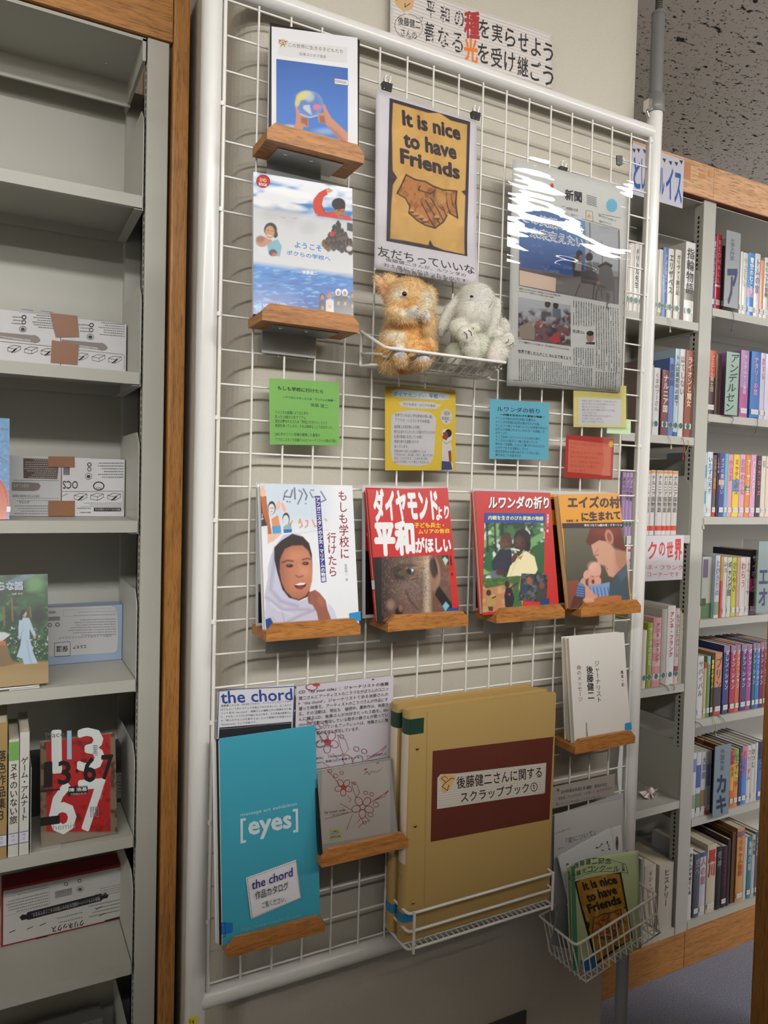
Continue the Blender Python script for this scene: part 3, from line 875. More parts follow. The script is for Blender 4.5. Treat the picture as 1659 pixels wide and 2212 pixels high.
def _girl(p):
    p.fill((224, 226, 230))
    m = np.clip((760 - p.y) / 260, 0, 1) * np.clip((1080 - p.x) / 260, 0, 1); p.mix(m, (198, 210, 224))
    for pts, w in (([(455, 330), (470, 250), (500, 215)], 16), ([(470, 290), (540, 300), (560, 215)], 18), ([(585, 190), (592, 320)], 20), ([(640, 215), (680, 250), (660, 310), (625, 380)], 16), ([(690, 200), (735, 280), (720, 330)], 18), ([(770, 240), (800, 300), (850, 290)], 14), ([(900, 230), (960, 330), (905, 355)], 16)):
        p.line(pts, w, (74, 82, 112), 6, .9)
    for q in ((500, 350), (530, 355), (720, 375), (785, 215), (810, 215)): p.ell(*q, 10, 9, (80, 86, 112), .3)
    p.poly([(150, 275), (250, 290), (258, 640), (178, 650)], (48, 46, 50), 5).line([(190, 560), (215, 555)], 8, (210, 210, 214), 4).line([(200, 500), (200, 570)], 7, (200, 200, 204), 4)
    p.poly([(180, 285), (245, 290), (300, 640), (330, 820), (270, 850), (262, 640), (205, 480)], (178, 98, 48), 5)
    p.ell(205, 240, 36, 54, (226, 178, 154), .15).line([(195, 190), (198, 165)], 16, (226, 178, 154), 4).line([(215, 190), (222, 160)], 14, (226, 178, 154), 4).line([(180, 215), (172, 185)], 12, (226, 178, 154), 4)
    p.ell(315, 425, 46, 80, (36, 36, 40), .1).ell(312, 440, 36, 62, (214, 214, 216), .1).line([(300, 430), (305, 430)], 10, (60, 60, 64), 4).line([(320, 430), (328, 430)], 10, (60, 60, 64), 4).line([(305, 470), (322, 470)], 6, (60, 60, 64), 4)
    p.poly([(310, 560), (390, 510), (415, 640), (320, 645)], (214, 140, 88), 6).poly([(315, 645), (420, 635), (430, 730), (325, 740)], (74, 150, 200), 5).poly([(262, 740), (440, 730), (330, 830), (275, 850)], (226, 180, 158), 8)
    p.ell(390, 400, 22, 60, (224, 178, 160), .3, 12).ell(455, 420, 20, 60, (224, 170, 150), .3, -20)
    p.ell(485, 560, 44, 76, (36, 36, 40), .1).ell(482, 575, 36, 62, (206, 212, 216), .1).poly([(450, 650), (540, 600), (556, 690), (455, 690)], (136, 170, 178), 6).poly([(452, 685), (555, 680), (556, 720), (458, 728)], (40, 96, 170), 5)
    for pts in ([(530, 650), (560, 580)], [(640, 610), (650, 560), (680, 640), (650, 665)], [(720, 580), (745, 580), (740, 640), (715, 660)], [(800, 570), (830, 650), (860, 640)], [(950, 560), (970, 580)]): p.line(pts, 15, (214, 120, 62), 6, .9)
    p.line([(640, 730), (850, 700), (1000, 690)], 8, (170, 178, 190), 8, .6)
    # headscarf
    sc, sd = (192, 190, 210), (146, 142, 168)
    p.poly([(560, 726), (450, 752), (372, 860), (300, 1000), (266, 1150), (268, 1260), (224, 1480), (240, 1570), (232, 1700), (246, 1905), (420, 1830), (900, 1795), (868, 1660), (838, 1560), (760, 1500), (640, 1540), (780, 1100), (770, 880), (690, 770), (640, 738)], sc, 6)
    p.line([(360, 900), (330, 1150), (300, 1400), (420, 1540), (620, 1600)], 30, sd, 50, .7); p.line([(260, 1500), (450, 1640), (760, 1640)], 26, sd, 40, .6); p.line([(420, 1830), (640, 1720), (830, 1640)], 26, sd, 36, .7); p.line([(300, 1560), (400, 1650), (560, 1700)], 14, (214, 212, 228), 24, .8)
    p.poly([(345, 900), (430, 815), (560, 736), (690, 772), (762, 850), (795, 980), (800, 1120), (760, 1480), (640, 1535), (520, 1500), (440, 1400), (380, 1200), (345, 1040)], (46, 34, 34), 8)
    fk = [(470, 920), (560, 880), (680, 875), (752, 940), (790, 1040), (802, 1170), (796, 1300), (770, 1400), (720, 1476), (640, 1520), (560, 1496), (480, 1420), (432, 1310), (410, 1180), (416, 1040)]
    p.poly(fk, (188, 122, 94), 14)
    fm = p.inpoly(fk, 20)
    p.mix(fm * np.clip((560 - p.x) / 200, 0, 1) * .75, (116, 66, 50)); p.mix(fm * np.clip((p.y - 1380) / 180, 0, 1) * .6, (130, 76, 58)); p.mix(fm * np.clip((960 - p.y) / 90, 0, 1) * .5, (150, 96, 74))
    p.ell(700, 1190, 70, 60, (212, 148, 118), 1.2, op=.6).ell(600, 1000, 110, 50, (206, 140, 110), 1.3, op=.5)
    p.line([(440, 1080), (500, 1055), (570, 1062)], 16, (60, 36, 30), 12, .9); p.line([(680, 1045), (740, 1030), (775, 1040)], 14, (60, 36, 30), 10, .9)
    p.ell(528, 1118, 44, 22, (70, 46, 40), .5).ell(530, 1116, 18, 17, (28, 20, 20), .3).ell(524, 1110, 5, 5, (190, 180, 176), .4)
    p.ell(718, 1090, 40, 21, (74, 48, 42), .5).ell(722, 1090, 17, 16, (28, 20, 20), .3).ell(716, 1085, 5, 5, (190, 180, 176), .4)
    p.line([(640, 1100), (675, 1180), (690, 1230)], 18, (206, 140, 112), 20, .7); p.line([(605, 1235), (640, 1255), (690, 1238)], 14, (124, 66, 54), 12, .9)
    p.poly([(575, 1350), (640, 1325), (728, 1322), (720, 1365), (665, 1402), (610, 1390)], (96, 34, 36), 8).poly([(590, 1346), (650, 1322), (722, 1322), (700, 1345), (640, 1352)], (230, 222, 214), 6).ell(655, 1378, 40, 14, (140, 60, 60), .5)
    # hand and sleeve
    p.poly([(985, 1560), (1060, 1640), (1105, 1790), (1000, 1790)], (196, 206, 224), 8)
    p.poly([(738, 1480), (765, 1430), (835, 1405), (890, 1445), (958, 1530), (985, 1650), (1035, 1790), (880, 1800), (850, 1670), (800, 1585), (752, 1568)], (150, 92, 76), 8)
    p.line([(770, 1450), (765, 1540)], 8, (104, 58, 48), 8, .8); p.line([(800, 1440), (860, 1520)], 8, (108, 62, 52), 8, .7); p.ell(900, 1540, 40, 60, (176, 112, 92), .9, -25, op=.6)
    p.poly([(238, 1760), (300, 1735), (380, 1840), (250, 1910)], (34, 70, 140), 8).poly([(300, 1740), (330, 1720), (400, 1830), (360, 1850)], (190, 180, 180), 8).line([(440, 1670), (470, 1820)], 10, (150, 148, 176), 8, .7)


A.paint(_girl, cell=0.0009)
mar = (140, 34, 62)
A.poly([(832, 285), (893, 283), (968, 1313), (904, 1320)], (52, 44, 128))
A.up(); A.vtext('もしも学校に', (1158, 212), (1188, 1040), 118, mar, 0.012); A.vtext('行けたら', (1028, 718), (1046, 1255), 112, mar, 0.012)
A.vtext('アフガニスタンの少女・マリアムの物語', (863, 298), (936, 1308), 52, (226, 226, 230), 0.03); A.vtext('後藤健二 著', (1196, 1094), (1212, 1302), 34, (90, 90, 94))
A.text('汐文社', (1195, 1748), (1290, 1740), (1196, 1770), (40, 40, 44), 0.02)
A.poly([(1236, 1690), (1250, 1682), (1374, 1664), (1380, 1774), (1258, 1786), (1244, 1776)], (40, 140, 196))
A.build('cover_print', o, M_GLOSS)

# ---------------------------------------------------------------- red book, half a face
fr = on_ledge(frame(DI, (165, 150), (1190, 152), (1322, 1750), (262, 1898), -0.026, -0.0605, True), 3)
o = volume('book', 'red hardback with large white lettering over half of a dark face', fr, 0.014, (190, 36, 34), 'right')
A = Art(fr, DI)


def _face(p):
    p.fill((34, 26, 24))
    p.poly([(940, 1010), (1330, 1000), (1360, 1800), (940, 1820)], (104, 72, 58), 20); p.speck(60, 60, (132, 98, 80), .5, .8, .6, 5, np.clip((p.x - 960) / 60, 0, 1))
    p.poly([(1010, 1520), (1060, 1400), (1240, 1650), (1240, 1760), (1170, 1760)], (24, 18, 18), 12).poly([(1100, 1020), (1200, 1010), (1210, 1150), (1130, 1120)], (40, 44, 36), 14)
    p.poly([(1110, 1065), (1140, 1030), (1185, 1075), (1150, 1145)], (176, 196, 186), 8).poly([(1110, 1670), (1150, 1610), (1200, 1665), (1150, 1738)], (116, 176, 196), 8)
    fk = [(330, 1040), (950, 1015), (960, 1790), (400, 1860), (330, 1780)]
    p.poly(fk, (110, 84, 72), 20)
    t = np.clip((p.x - 300) / 330, 0, 1); m = p.inpoly(fk, 20)
    p.mix(m * (1 - t), (30, 22, 20)); p.ell(860, 1120, 110, 120, (172, 140, 112), 1.3, op=.8).poly([(880, 1030), (950, 1020), (955, 1780), (870, 1790)], (196, 178, 156), 60, .8)
    p.ell(700, 1450, 170, 160, (120, 100, 96), 1.2, op=.6).ell(560, 1250, 90, 90, (26, 18, 18), .9, op=.9)
    p.speck(16, 16, (70, 52, 46), .5, .8, .6, 8, m); p.speck(10, 22, (150, 128, 116), .62, .8, .45, 9, m)
    p.line([(440, 1200), (560, 1140), (760, 1150), (850, 1175)], 26, (60, 42, 36), 30, .9); p.line([(640, 1190), (780, 1165), (850, 1165)], 16, (180, 136, 104), 20, .8)
    p.ell(610, 1235, 80, 40, (86, 74, 50), .5, -10).ell(700, 1215, 56, 48, (34, 32, 34), .4).ell(715, 1205, 36, 36, (110, 116, 124), .5).ell(720, 1205, 14, 14, (220, 224, 230), .6).ell(690, 1215, 18, 26, (16, 16, 20), .4)
    p.line([(500, 1300), (640, 1330), (760, 1310), (790, 1270)], 16, (50, 34, 30), 18, .8); p.line([(680, 1320), (780, 1290)], 8, (170, 128, 110), 10, .7)
    p.line([(640, 1480), (690, 1600), (780, 1700)], 22, (52, 36, 32), 30, .7)
    p.ell(530, 1690, 110, 90, (96, 70, 58), .6).ell(440, 1650, 50, 60, (150, 124, 110), .9, op=.7).ell(545, 1740, 50, 50, (20, 14, 14), .5).ell(570, 1700, 24, 40, (150, 110, 90), .8, op=.7)
    p.line([(360, 1850), (450, 1810), (560, 1800)], 30, (130, 74, 60), 26, .8)
    p.ell(1010, 1230, 70, 200, (150, 116, 96), .3, -6).ell(990, 1180, 42, 140, (66, 44, 38), .5, -8).ell(1020, 1150, 18, 120, (40, 28, 26), .5, -12).ell(1000, 1400, 34, 80, (140, 104, 84), .5)
    p.mix(np.clip((330 - p.x) / 90 + .2, 0, 1) * np.clip((p.y - 1020) / 20, 0, 1), (18, 14, 14))


A.paint(_face, quad=[(215, 1040), (1186, 1008), (1244, 1810), (262, 1898)], cell=0.0009)
wt = (226, 226, 228)
A.text('ダイヤモンド', (208, 172), (1028, 168), (240, 566), wt, 0.055); A.text('より', (1030, 400), (1188, 372), (1032, 560), wt, 0.045)
A.text('平和', (232, 590), (722, 586), (256, 1004), wt, 0.06); A.text('がほしい', (764, 790), (1212, 784), (770, 978), wt, 0.05)
A.text('子ども兵士・', (745, 592), (1126, 594), (748, 656), (232, 196, 30), 0.035); A.text('ムリアの告白', (796, 680), (1192, 668), (800, 738), (232, 196, 30), 0.035)
A.vtext('後藤健二 著', (1214, 1010), (1236, 1280), 30, (60, 10, 12), 0.01)
A.poly([(1168, 1700), (1316, 1688), (1322, 1752), (1176, 1766)], (34, 62, 130))
A.build('cover_print', o, M_GLOSS)
MB().box((-0.0006, 0.001, 0.052), (0.0, 0.012, 0.066)).build('edge_label', M_WHITE, o)
MB().box((-0.0004, 0.0006, 0.002), (0.0006, 0.0046, fr.h - 0.001)).build('jacket_fold', mat('red_jacket', (196, 38, 34), 0.4), o)

# ---------------------------------------------------------------- red and blue book, mother and child
fr = on_ledge(frame(RW, (160, 94), (790, 104), (772, 1180), (134, 1262), -0.026, -0.0605, w=0.167), 4)
o = volume('book', 'red and blue book of a mother in yellow holding a child', fr, 0.012, (186, 40, 38), 'right')
A = Art(fr, RW)


def _rw(p):
    p.fill((62, 104, 62)); p.speck(60, 50, (30, 56, 36), .4, .6, .95, 2); p.speck(90, 60, (128, 170, 108), .58, .75, .9, 6); p.speck(70, 70, (206, 212, 210), .66, .74, .95, 11)
    for x in (180, 255, 330): p.line([(x, 390), (x + 10, 660)], 22, (40, 40, 38), 10, .9)
    p.poly([(560, 560), (720, 470), (725, 520), (600, 620)], (108, 156, 96), 10).poly([(160, 700), (230, 640), (240, 860), (160, 830)], (40, 96, 50), 14)
    p.poly([(600, 620), (730, 560), (725, 860), (650, 860)], (44, 88, 52), 14)
    # child
    p.poly([(300, 640), (410, 640), (425, 760), (380, 850), (240, 860), (225, 760)], (38, 40, 56), 8).ell(362, 560, 54, 74, (78, 50, 42), .12).ell(350, 590, 36, 40, (106, 68, 54), .7, op=.8).line([(335, 570), (350, 572)], 7, (30, 20, 18), 4).line([(372, 572), (388, 570)], 7, (30, 20, 18), 4).line([(355, 610), (375, 612)], 6, (70, 30, 28), 4).ell(300, 800, 70, 50, (44, 46, 62), .4)
    p.ell(270, 880, 60, 40, (98, 104, 120), .4).ell(310, 860, 46, 26, (70, 46, 40), .4)
    # mother
    p.ell(515, 540, 78, 92, (30, 26, 28), .1).ell(560, 600, 36, 70, (30, 26, 28), .2).ell(490, 590, 56, 86, (66, 42, 36), .15).ell(478, 570, 34, 40, (96, 62, 50), .8, op=.7).line([(445, 640), (485, 650)], 14, (218, 212, 206), 5).line([(440, 575), (470, 585)], 7, (24, 16, 16), 4).line([(510, 580), (530, 572)], 7, (24, 16, 16), 4)
    p.poly([(500, 690), (550, 655), (630, 710), (660, 830), (640, 870), (370, 900), (400, 800), (450, 740)], (222, 212, 170), 8).line([(480, 720), (430, 820), (400, 890)], 10, (196, 186, 140), 12, .7).poly([(470, 720), (525, 690), (500, 740)], (196, 120, 70), 6)
    p.ell(440, 720, 22, 50, (84, 54, 44), .3, 20)


A.paint(_rw, quad=[(158, 390), (730, 386), (718, 875), (146, 918)], cell=0.0009)


def _rw2(p):
    p.fill((176, 124, 82)); p.speck(50, 40, (206, 160, 116), .5, .8, .8, 4)
    p.poly([(140, 915), (510, 890), (470, 950), (170, 1010), (140, 960)], (60, 92, 46), 10).speck(18, 14, (90, 124, 66), .5, .7, .8, 7, np.clip((985 - p.y) / 20, 0, 1))
    p.poly([(420, 940), (500, 900), (480, 1000), (520, 1190), (430, 1190)], (58, 100, 52), 12)
    p.poly([(360, 1000), (415, 1000), (440, 1100), (425, 1200), (355, 1205), (345, 1080)], (30, 34, 48), 6).ell(372, 970, 24, 32, (60, 38, 30), .15).line([(410, 1000), (470, 960)], 14, (70, 44, 34), 6).ell(393, 1065, 10, 12, (190, 50, 56), .3)
    p.poly([(185, 1080), (240, 1080), (270, 1140), (235, 1200), (185, 1180)], (170, 140, 84), 6).ell(198, 1050, 24, 28, (62, 40, 32), .15).line([(235, 1100), (262, 1085)], 14, (70, 46, 36), 6).poly([(190, 1180), (240, 1180), (236, 1222), (200, 1220)], (70, 50, 40), 8)


A.paint(_rw2, quad=[(146, 916), (520, 890), (520, 1200), (138, 1238)], cell=0.001)


def _rw3(p):
    p.fill((58, 60, 64)); p.speck(30, 30, (96, 100, 104), .45, .7, .9, 13); p.speck(22, 22, (26, 28, 32), .5, .7, .9, 17)
    p.ell(578, 935, 24, 36, (150, 84, 60), .3).ell(700, 980, 24, 34, (120, 70, 56), .3).poly([(500, 960), (570, 980), (560, 1060), (495, 1050)], (44, 62, 86), 10).poly([(660, 1030), (745, 1010), (740, 1130), (650, 1120)], (60, 62, 58), 10)


A.up(); A.paint(_rw3, quad=[(508, 866), (756, 880), (742, 1138), (480, 1122)], cell=0.001)
A.poly([(160, 296), (730, 300), (728, 388), (158, 390)], (28, 62, 148))
A.poly([(524, 1132), (682, 1144), (680, 1188), (524, 1192)], (196, 44, 40)); A.poly([(684, 1110), (772, 1100), (770, 1160), (686, 1172)], (30, 60, 110))
A.up(); A.text('ルワンダの祈り', (207, 146), (770, 152), (203, 262), (20, 20, 30), 0.05); A.up(); A.up(); A.text('ルワンダの祈り', (202, 140), (766, 146), (198, 255), wt, 0.04)
A.text('内戦を生きのびた家族の物語', (196, 322), (714, 330), (194, 362), (226, 230, 150), 0.02); A.vtext('後藤健二 著', (757, 306), (752, 482), 22, (226, 226, 226), 0.01)
A.build('cover_print', o, M_GLOSS)

# ---------------------------------------------------------------- orange book, mother and newborn
fr = on_ledge(frame(RW, (870, 118), (1442, 112), (1532, 1130), (950, 1205), -0.026, -0.0605, True), 5)
o = volume('book', 'orange hardback of a red-haired mother nuzzling a newborn', fr, 0.013, (214, 146, 30), 'right')
A = Art(fr, RW)


def _aids(p):
    p.grad((1000, 440), (98, 94, 76), (1000, 960), (74, 72, 62))
    p.poly([(935, 940), (1045, 925), (1080, 1060), (1040, 1190), (950, 1205)], (128, 70, 50), 10).poly([(1000, 1080), (1110, 1050), (1100, 1180), (960, 1210)], (84, 52, 44), 14)
    # mother's head
    p.poly([(1160, 440), (1440, 425), (1470, 560), (1490, 700), (1440, 640), (1390, 620), (1360, 560), (1330, 580), (1250, 560), (1165, 620), (1115, 575), (1130, 520)], (98, 42, 34), 10)
    p.ell(1310, 480, 120, 50, (128, 54, 42), .9, op=.7)
    fk = [(1165, 600), (1240, 555), (1330, 570), (1370, 620), (1420, 680), (1490, 700), (1495, 780), (1420, 850), (1370, 905), (1330, 890), (1290, 800), (1250, 780), (1240, 840), (1220, 730), (1190, 700)]
    p.poly(fk, (196, 148, 126), 12); m = p.inpoly(fk, 16); p.mix(m * np.clip((p.x - 1360) / 120, 0, 1) * .6, (140, 92, 76)); p.mix(m * np.clip((660 - p.x + (p.y - 640) * .5 + 560) / 200, 0, 1) * .2, (220, 176, 152))
    p.line([(1190, 705), (1230, 690)], 10, (110, 60, 50), 8, .8); p.line([(1195, 690), (1230, 640)], 10, (150, 96, 78), 14, .6); p.line([(1285, 790), (1320, 830)], 9, (140, 70, 66), 8, .8)
    p.ell(1335, 525, 38, 72, (188, 128, 104), .2, -12).ell(1335, 525, 22, 46, (138, 82, 66), .5, -12).poly([(1390, 640), (1490, 660), (1500, 780), (1430, 830), (1400, 760)], (170, 120, 98), 16)
    p.poly([(1500, 770), (1540, 1120), (1200, 1140), (1330, 1010), (1420, 860)], (64, 84, 96), 10); p.poly([(1420, 870), (1500, 780), (1520, 860), (1440, 960)], (80, 100, 112), 20, .7)
    # baby
    p.ell(1195, 850, 62, 92, (206, 156, 140), .15, 12).ell(1180, 800, 44, 40, (214, 170, 154), .8, op=.6).ell(1180, 950, 44, 60, (200, 140, 124), .3).ell(1182, 945, 14, 22, (120, 50, 52), .3).line([(1160, 890), (1190, 900)], 8, (150, 96, 84), 6).line([(1215, 900), (1235, 890)], 8, (150, 96, 84), 6)
    p.ell(1120, 880, 28, 44, (206, 152, 134), .25, 15).ell(1085, 960, 26, 50, (196, 144, 126), .3, 10).ell(1230, 940, 30, 40, (204, 150, 132), .3)
    p.poly([(1050, 950), (1095, 970), (1100, 1090), (1025, 1080), (1030, 1010)], (96, 126, 172), 8)
    for k in range(5): p.line([(1030, 990 + k * 24), (1100, 1000 + k * 24)], 9, (44, 56, 96), 6, .9)
    p.poly([(1120, 990), (1340, 950), (1330, 1080), (1180, 1100)], (120, 150, 192), 10)
    for k in range(6): p.line([(1150 + k * 34, 1000), (1170 + k * 34, 1100)], 9, (60, 78, 130), 6, .8)
    p.poly([(1105, 960), (1140, 1000), (1240, 1110), (1200, 1160), (1110, 1150)], (198, 146, 126), 12).ell(1140, 1120, 50, 30, (206, 152, 132), .4)
    p.poly([(1190, 1110), (1230, 1090), (1400, 1072), (1450, 1080), (1452, 1125), (1200, 1160)], (176, 106, 58), 8)


A.paint(_aids, quad=[(902, 440), (1466, 426), (1532, 1134), (952, 1206)], cell=0.0009)
A.poly([(890, 394), (1462, 386), (1468, 436), (896, 442)], (54, 30, 44))
A.up(); A.text('エイズの村', (945, 142), (1428, 146), (950, 250), (54, 28, 36), 0.045); A.text('に生まれて', (1074, 292), (1436, 276), (1080, 374), (54, 28, 36), 0.045)
A.text('命をつなぐ16歳の母・ナターシャ', (1098, 400), (1454, 398), (1100, 426), (222, 222, 222), 0.02); A.text('後藤健二 著', (928, 360), (1042, 358), (930, 384), (54, 28, 36), 0.01)
A.build('cover_print', o, M_GLOSS)

# ---------------------------------------------------------------- white paperbacks
for k, (dx, lab) in enumerate(((-0.0, 'plain white paperback with black vertical title, front one of the pair'), (-0.012, 'second white paperback, mostly hidden behind its twin on the ledge'))):
    fr = on_ledge(frame(R8, (205, 150), (708, 118), (782, 1030), (262, 1136), -0.034 + k * 0.011, -0.0605 + k * 0.018, True), 8)
    if k: fr = Frame(fr.O + np.array([dx, 0, 0.001]), fr.u, fr.v, fr.w, fr.h)
    o = volume('book', lab, fr, 0.011, (216, 212, 206), 'right', cov=M_PRINT)
    if k: continue
    A = Art(fr, R8)
    A.vtext('ジャーナリスト', (462, 368), (486, 758), 50, (34, 30, 32)); A.vtext('後藤健二', (396, 416), (412, 728), 64, (34, 30, 32), 0.02); A.vtext('命のメッセージ', (298, 410), (314, 750), 44, (120, 30, 70))
    A.vtext('栗本一紀', (694, 460), (704, 608), 26, (40, 38, 40), 0.01); A.vtext('法政大学出版局', (368, 938), (374, 1068), 16, (60, 58, 60), 0.01)
    A.poly([(722, 948), (738, 942), (780, 938), (786, 1004), (730, 1012), (720, 1000)], (40, 140, 200))
    A.build('cover_print', o)

# ---------------------------------------------------------------- CD case
fr = on_ledge(frame(CH, (922, 862), (1550, 770), (1525, 1380), (922, 1495), -0.030, -0.058, w=0.140), 6)
fr = Frame(onY(CH(925, 1490), -0.058), fr.u, fr.v, 0.135, 0.108); fr = on_ledge(fr, 6)
o = thing('cd_case', 'clear CD case with red line-drawn flowers on its cover', 'CD case', fr.M)
MB().bbox((0, 0, 0), (fr.w, 0.0095, fr.h), 0.0008).build('case_shell', mat('clear_case_edge', (186, 186, 182), 0.15, coat=0.5), o)
MB().box((-0.0002, -0.0004, 0.001), (0.0045, 0.0088, fr.h - 0.004)).build('black_tray_edge', M_BLACK, o)
A = Art(fr, CH)


def flowers(A, dx, dy, sc, col, w=5):
    T = lambda x, y: (dx + x * sc, dy + y * sc)
    for cx, cy, r in ((1125, 1005, 36), (1285, 1170, 46)):
        for k in range(5):
            a = math.radians(72 * k + 20); A.ring(*T(cx + r * 1.25 * math.cos(a), cy + r * 1.25 * math.sin(a)), r * .8 * sc, r * .62 * sc, w * sc, col, 72 * k + 20, 14)
        A.ring(*T(cx, cy), r * .5 * sc, r * .5 * sc, w * sc, col, 0, 12)
    A.ell(*T(1128, 1008), 22 * sc, 20 * sc, (196, 70, 70))
    for pts in ([(1000, 870), (1050, 930), (1090, 980)], [(1190, 960), (1210, 1040), (1230, 1090), (1260, 1050), (1240, 990), (1190, 960)], [(1330, 1150), (1400, 1100), (1500, 1040)], [(1380, 1120), (1440, 1080), (1500, 1030), (1470, 1080), (1400, 1110)], [(1160, 1080), (1190, 1110), (1170, 1130)], [(1240, 1300), (1270, 1260), (1290, 1300), (1250, 1340)], [(1300, 1240), (1345, 1290), (1310, 1290)], [(970, 1270), (1200, 1210)], [(1150, 1360), (1200, 1230)], [(1100, 1140), (1200, 1200)]):
        A.line([T(*q) for q in pts], w * sc * .8, col)
    for cx, cy, r in ((1010, 870, 18), (1060, 910, 20), (1110, 885, 16), (1215, 970, 14), (1310, 1050, 18), (1360, 1065, 18), (1395, 1150, 24), (1350, 1235, 22), (1300, 1300, 14)):
        A.ring(*T(cx, cy), r * sc, r * .8 * sc, w * sc * .8, col, 20, 12)


A.poly([(945, 858), (1512, 780), (1515, 1386), (940, 1482)], (206, 196, 188))
flowers(A, 0, 0, 1, (168, 60, 62), 5)
A.up(); A.text('by your side', (965, 1205), (1140, 1180), (968, 1235), (70, 60, 70), 0, 0.25); A.text('the chord+shizuka', (1030, 1228), (1165, 1205), (1031, 1244), (110, 100, 104))
A.line([(1010, 1362), (1108, 1348), (1108, 1430), (1010, 1444)], 8, (226, 220, 60), True); A.up(); A.text('本番は', (1034, 1366), (1082, 1360), (1034, 1382), (50, 50, 40)); A.text('カウンター', (1018, 1388), (1096, 1376), (1018, 1402), (50, 50, 40)); A.text('9000:1184', (1018, 1412), (1098, 1400), (1018, 1432), (50, 50, 40))
A.line([(1300, 900), (1320, 870), (1340, 900), (1360, 870), (1400, 880), (1440, 850)], 5, (130, 124, 124))
A.line([(1400, 805), (1418, 800)], 7, (120, 40, 50)).line([(1300, 858), (1318, 852)], 9, (120, 40, 50))
A.build('booklet_print', o)
MB().box((0, -0.0022, 0), (fr.w, -0.0012, fr.h)).build('clear_lid', M_ACRYL, o)

# ---------------------------------------------------------------- turquoise catalogues
base = frame(EY, (145, -1000), (960, -1070), (972, 560), (160, 815), -0.040, -0.062)
for k in range(3):
    fr = frame(CH, (76, 585), (880, 490), (905, 1760), (120, 1900), -0.034, -0.058)
    A0 = onY((481, 2046), -0.0605); A1 = onY((465, 1590), -0.026); B1 = onY((680, 1566), -0.026); B0 = onY((686, 1982), -0.0605)
    v = (A1 - A0 + B1 - B0) / 2; u = (B0 - A0 + B1 - A1) / 2; u[1] = 0; u[2] = 0; wdt = np.linalg.norm(u); u /= wdt
    v = v - u * (v @ u) * 0.55; v -= u * 0; hh = np.linalg.norm(v); v /= hh; u = u - v * (u @ v); u /= np.linalg.norm(u)
    fr = Frame(A0 + (-u * 0.0035 + np.array([0, 0.0045, 0])) * k, u, v, wdt, hh); fr = on_ledge(fr, 7)
    lab = ('tall turquoise catalogue titled eyes with a handwritten card stuck on', 'catalogue with dark printed edge directly behind the turquoise one', 'rearmost white-edged catalogue of the turquoise stack')[k]
    o = thing('catalogue', lab, 'catalogue', fr.M, 'stack of tall catalogues')
    MB().bbox((0, 0, 0), (fr.w, 0.0035 if k < 1 else 0.0042, fr.h - 0.002 * k), 0.0006).build('cover', mat('turquoise_cover', (62, 160, 184), 0.45) if k == 0 else (mat('dark_cover', (40, 44, 46), 0.5) if k == 1 else M_WHITE), o)
    MB().box((-0.0006, 0.0006, 0.001), (0.001, 0.0030, fr.h - 0.003 - 0.002 * k)).build('page_edges', M_WHITE, o)
    if k: continue
    A = Art(fr, CH); wt2 = (206, 222, 228)
    A.text('message art exhibition', (268, 1222), (738, 1128), (268, 1258), wt2); A.text('[', (268, 1270), (310, 1262), (270, 1472), wt2, 0.01); A.text('eyes', (336, 1300), (686, 1240), (340, 1450), wt2, 0.03); A.text(']', (705, 1190), (744, 1184), (708, 1382), wt2, 0.01)
    A.K = EY
    A.build('cover_print', o, M_GLOSS)
    A = Art(fr, EY, 0.0005); A.text('http://www.eyes2010.com/', (313, 650), (835, 522), (316, 690), (130, 190, 206), 0, 0.2); A.build('web_address', o, M_GLOSS)
    A = Art(fr, EY, 0.0006); A.poly([(150, 604), (246, 604), (248, 660), (240, 690), (150, 706)], (26, 112, 190)); A.line([(150, 606), (182, 602), (184, 720), (152, 732)], 4, (30, 40, 110)); A.build('blue_sticker', o)
    cb = thing('handwritten_card', 'small white card reading the chord, stuck on the turquoise catalogue', 'card', fr.M)
    A = Art(fr, EY, 0.0012)
    A.poly([(358, 222), (788, 66), (829, 392), (402, 572)], (222, 222, 226))
    for (x0, y0), (x1, y1) in (((372, 228), (786, 78)), ((786, 80), (822, 385)), ((405, 560), (820, 388)), ((370, 235), (408, 555))):
        for i in range(26):
            t = i / 25; x, y = x0 + (x1 - x0) * t, y0 + (y1 - y0) * t; A.ell(x, y, 4, 4, [(90, 60, 60), (70, 90, 150), (150, 90, 90)][i % 3], n=6)
    A.up(); A.text('the chord', (402, 245), (752, 128), (410, 318), (44, 36, 130), 0.012, 0.1); A.text('作品カタログ', (432, 335), (715, 245), (438, 405), (26, 26, 28), 0.005); A.text('ご覧ください。', (490, 425), (692, 368), (496, 478), (60, 60, 64))
    A.build('card_print', cb)
    MB().prism([tuple(fr.loc(EY(*q))) for q in ((402, 572), (829, 392), (788, 66), (358, 222))], -0.0011, -0.0006).build('card_paper', M_WHITE, cb)


# ================================================================== CARDS AND SHEETS ON THE MESH
YC = -0.0035


def flat_card(name, label, cat, K, corners, bg, film=None, mg=0.0025, bend=None, Y=YC, paper=None, tilt=True, group=None, Yb=None):
    fr = frame(K, *corners, Y, Yb, tilt)
    o = thing(name, label, cat, fr.M, group)
    sheet('paper', fr.w, fr.h, paper or mat('paper_%d_%d_%d' % bg, bg, 0.6), o, 0.0004, bend=bend)
    A = Art(fr, K, 0.0002); A.bend = bend
    if film is not None: sheet('laminate', fr.w, fr.h, film, o, 0, mg, bend, -0.0026)
    return fr, o, A


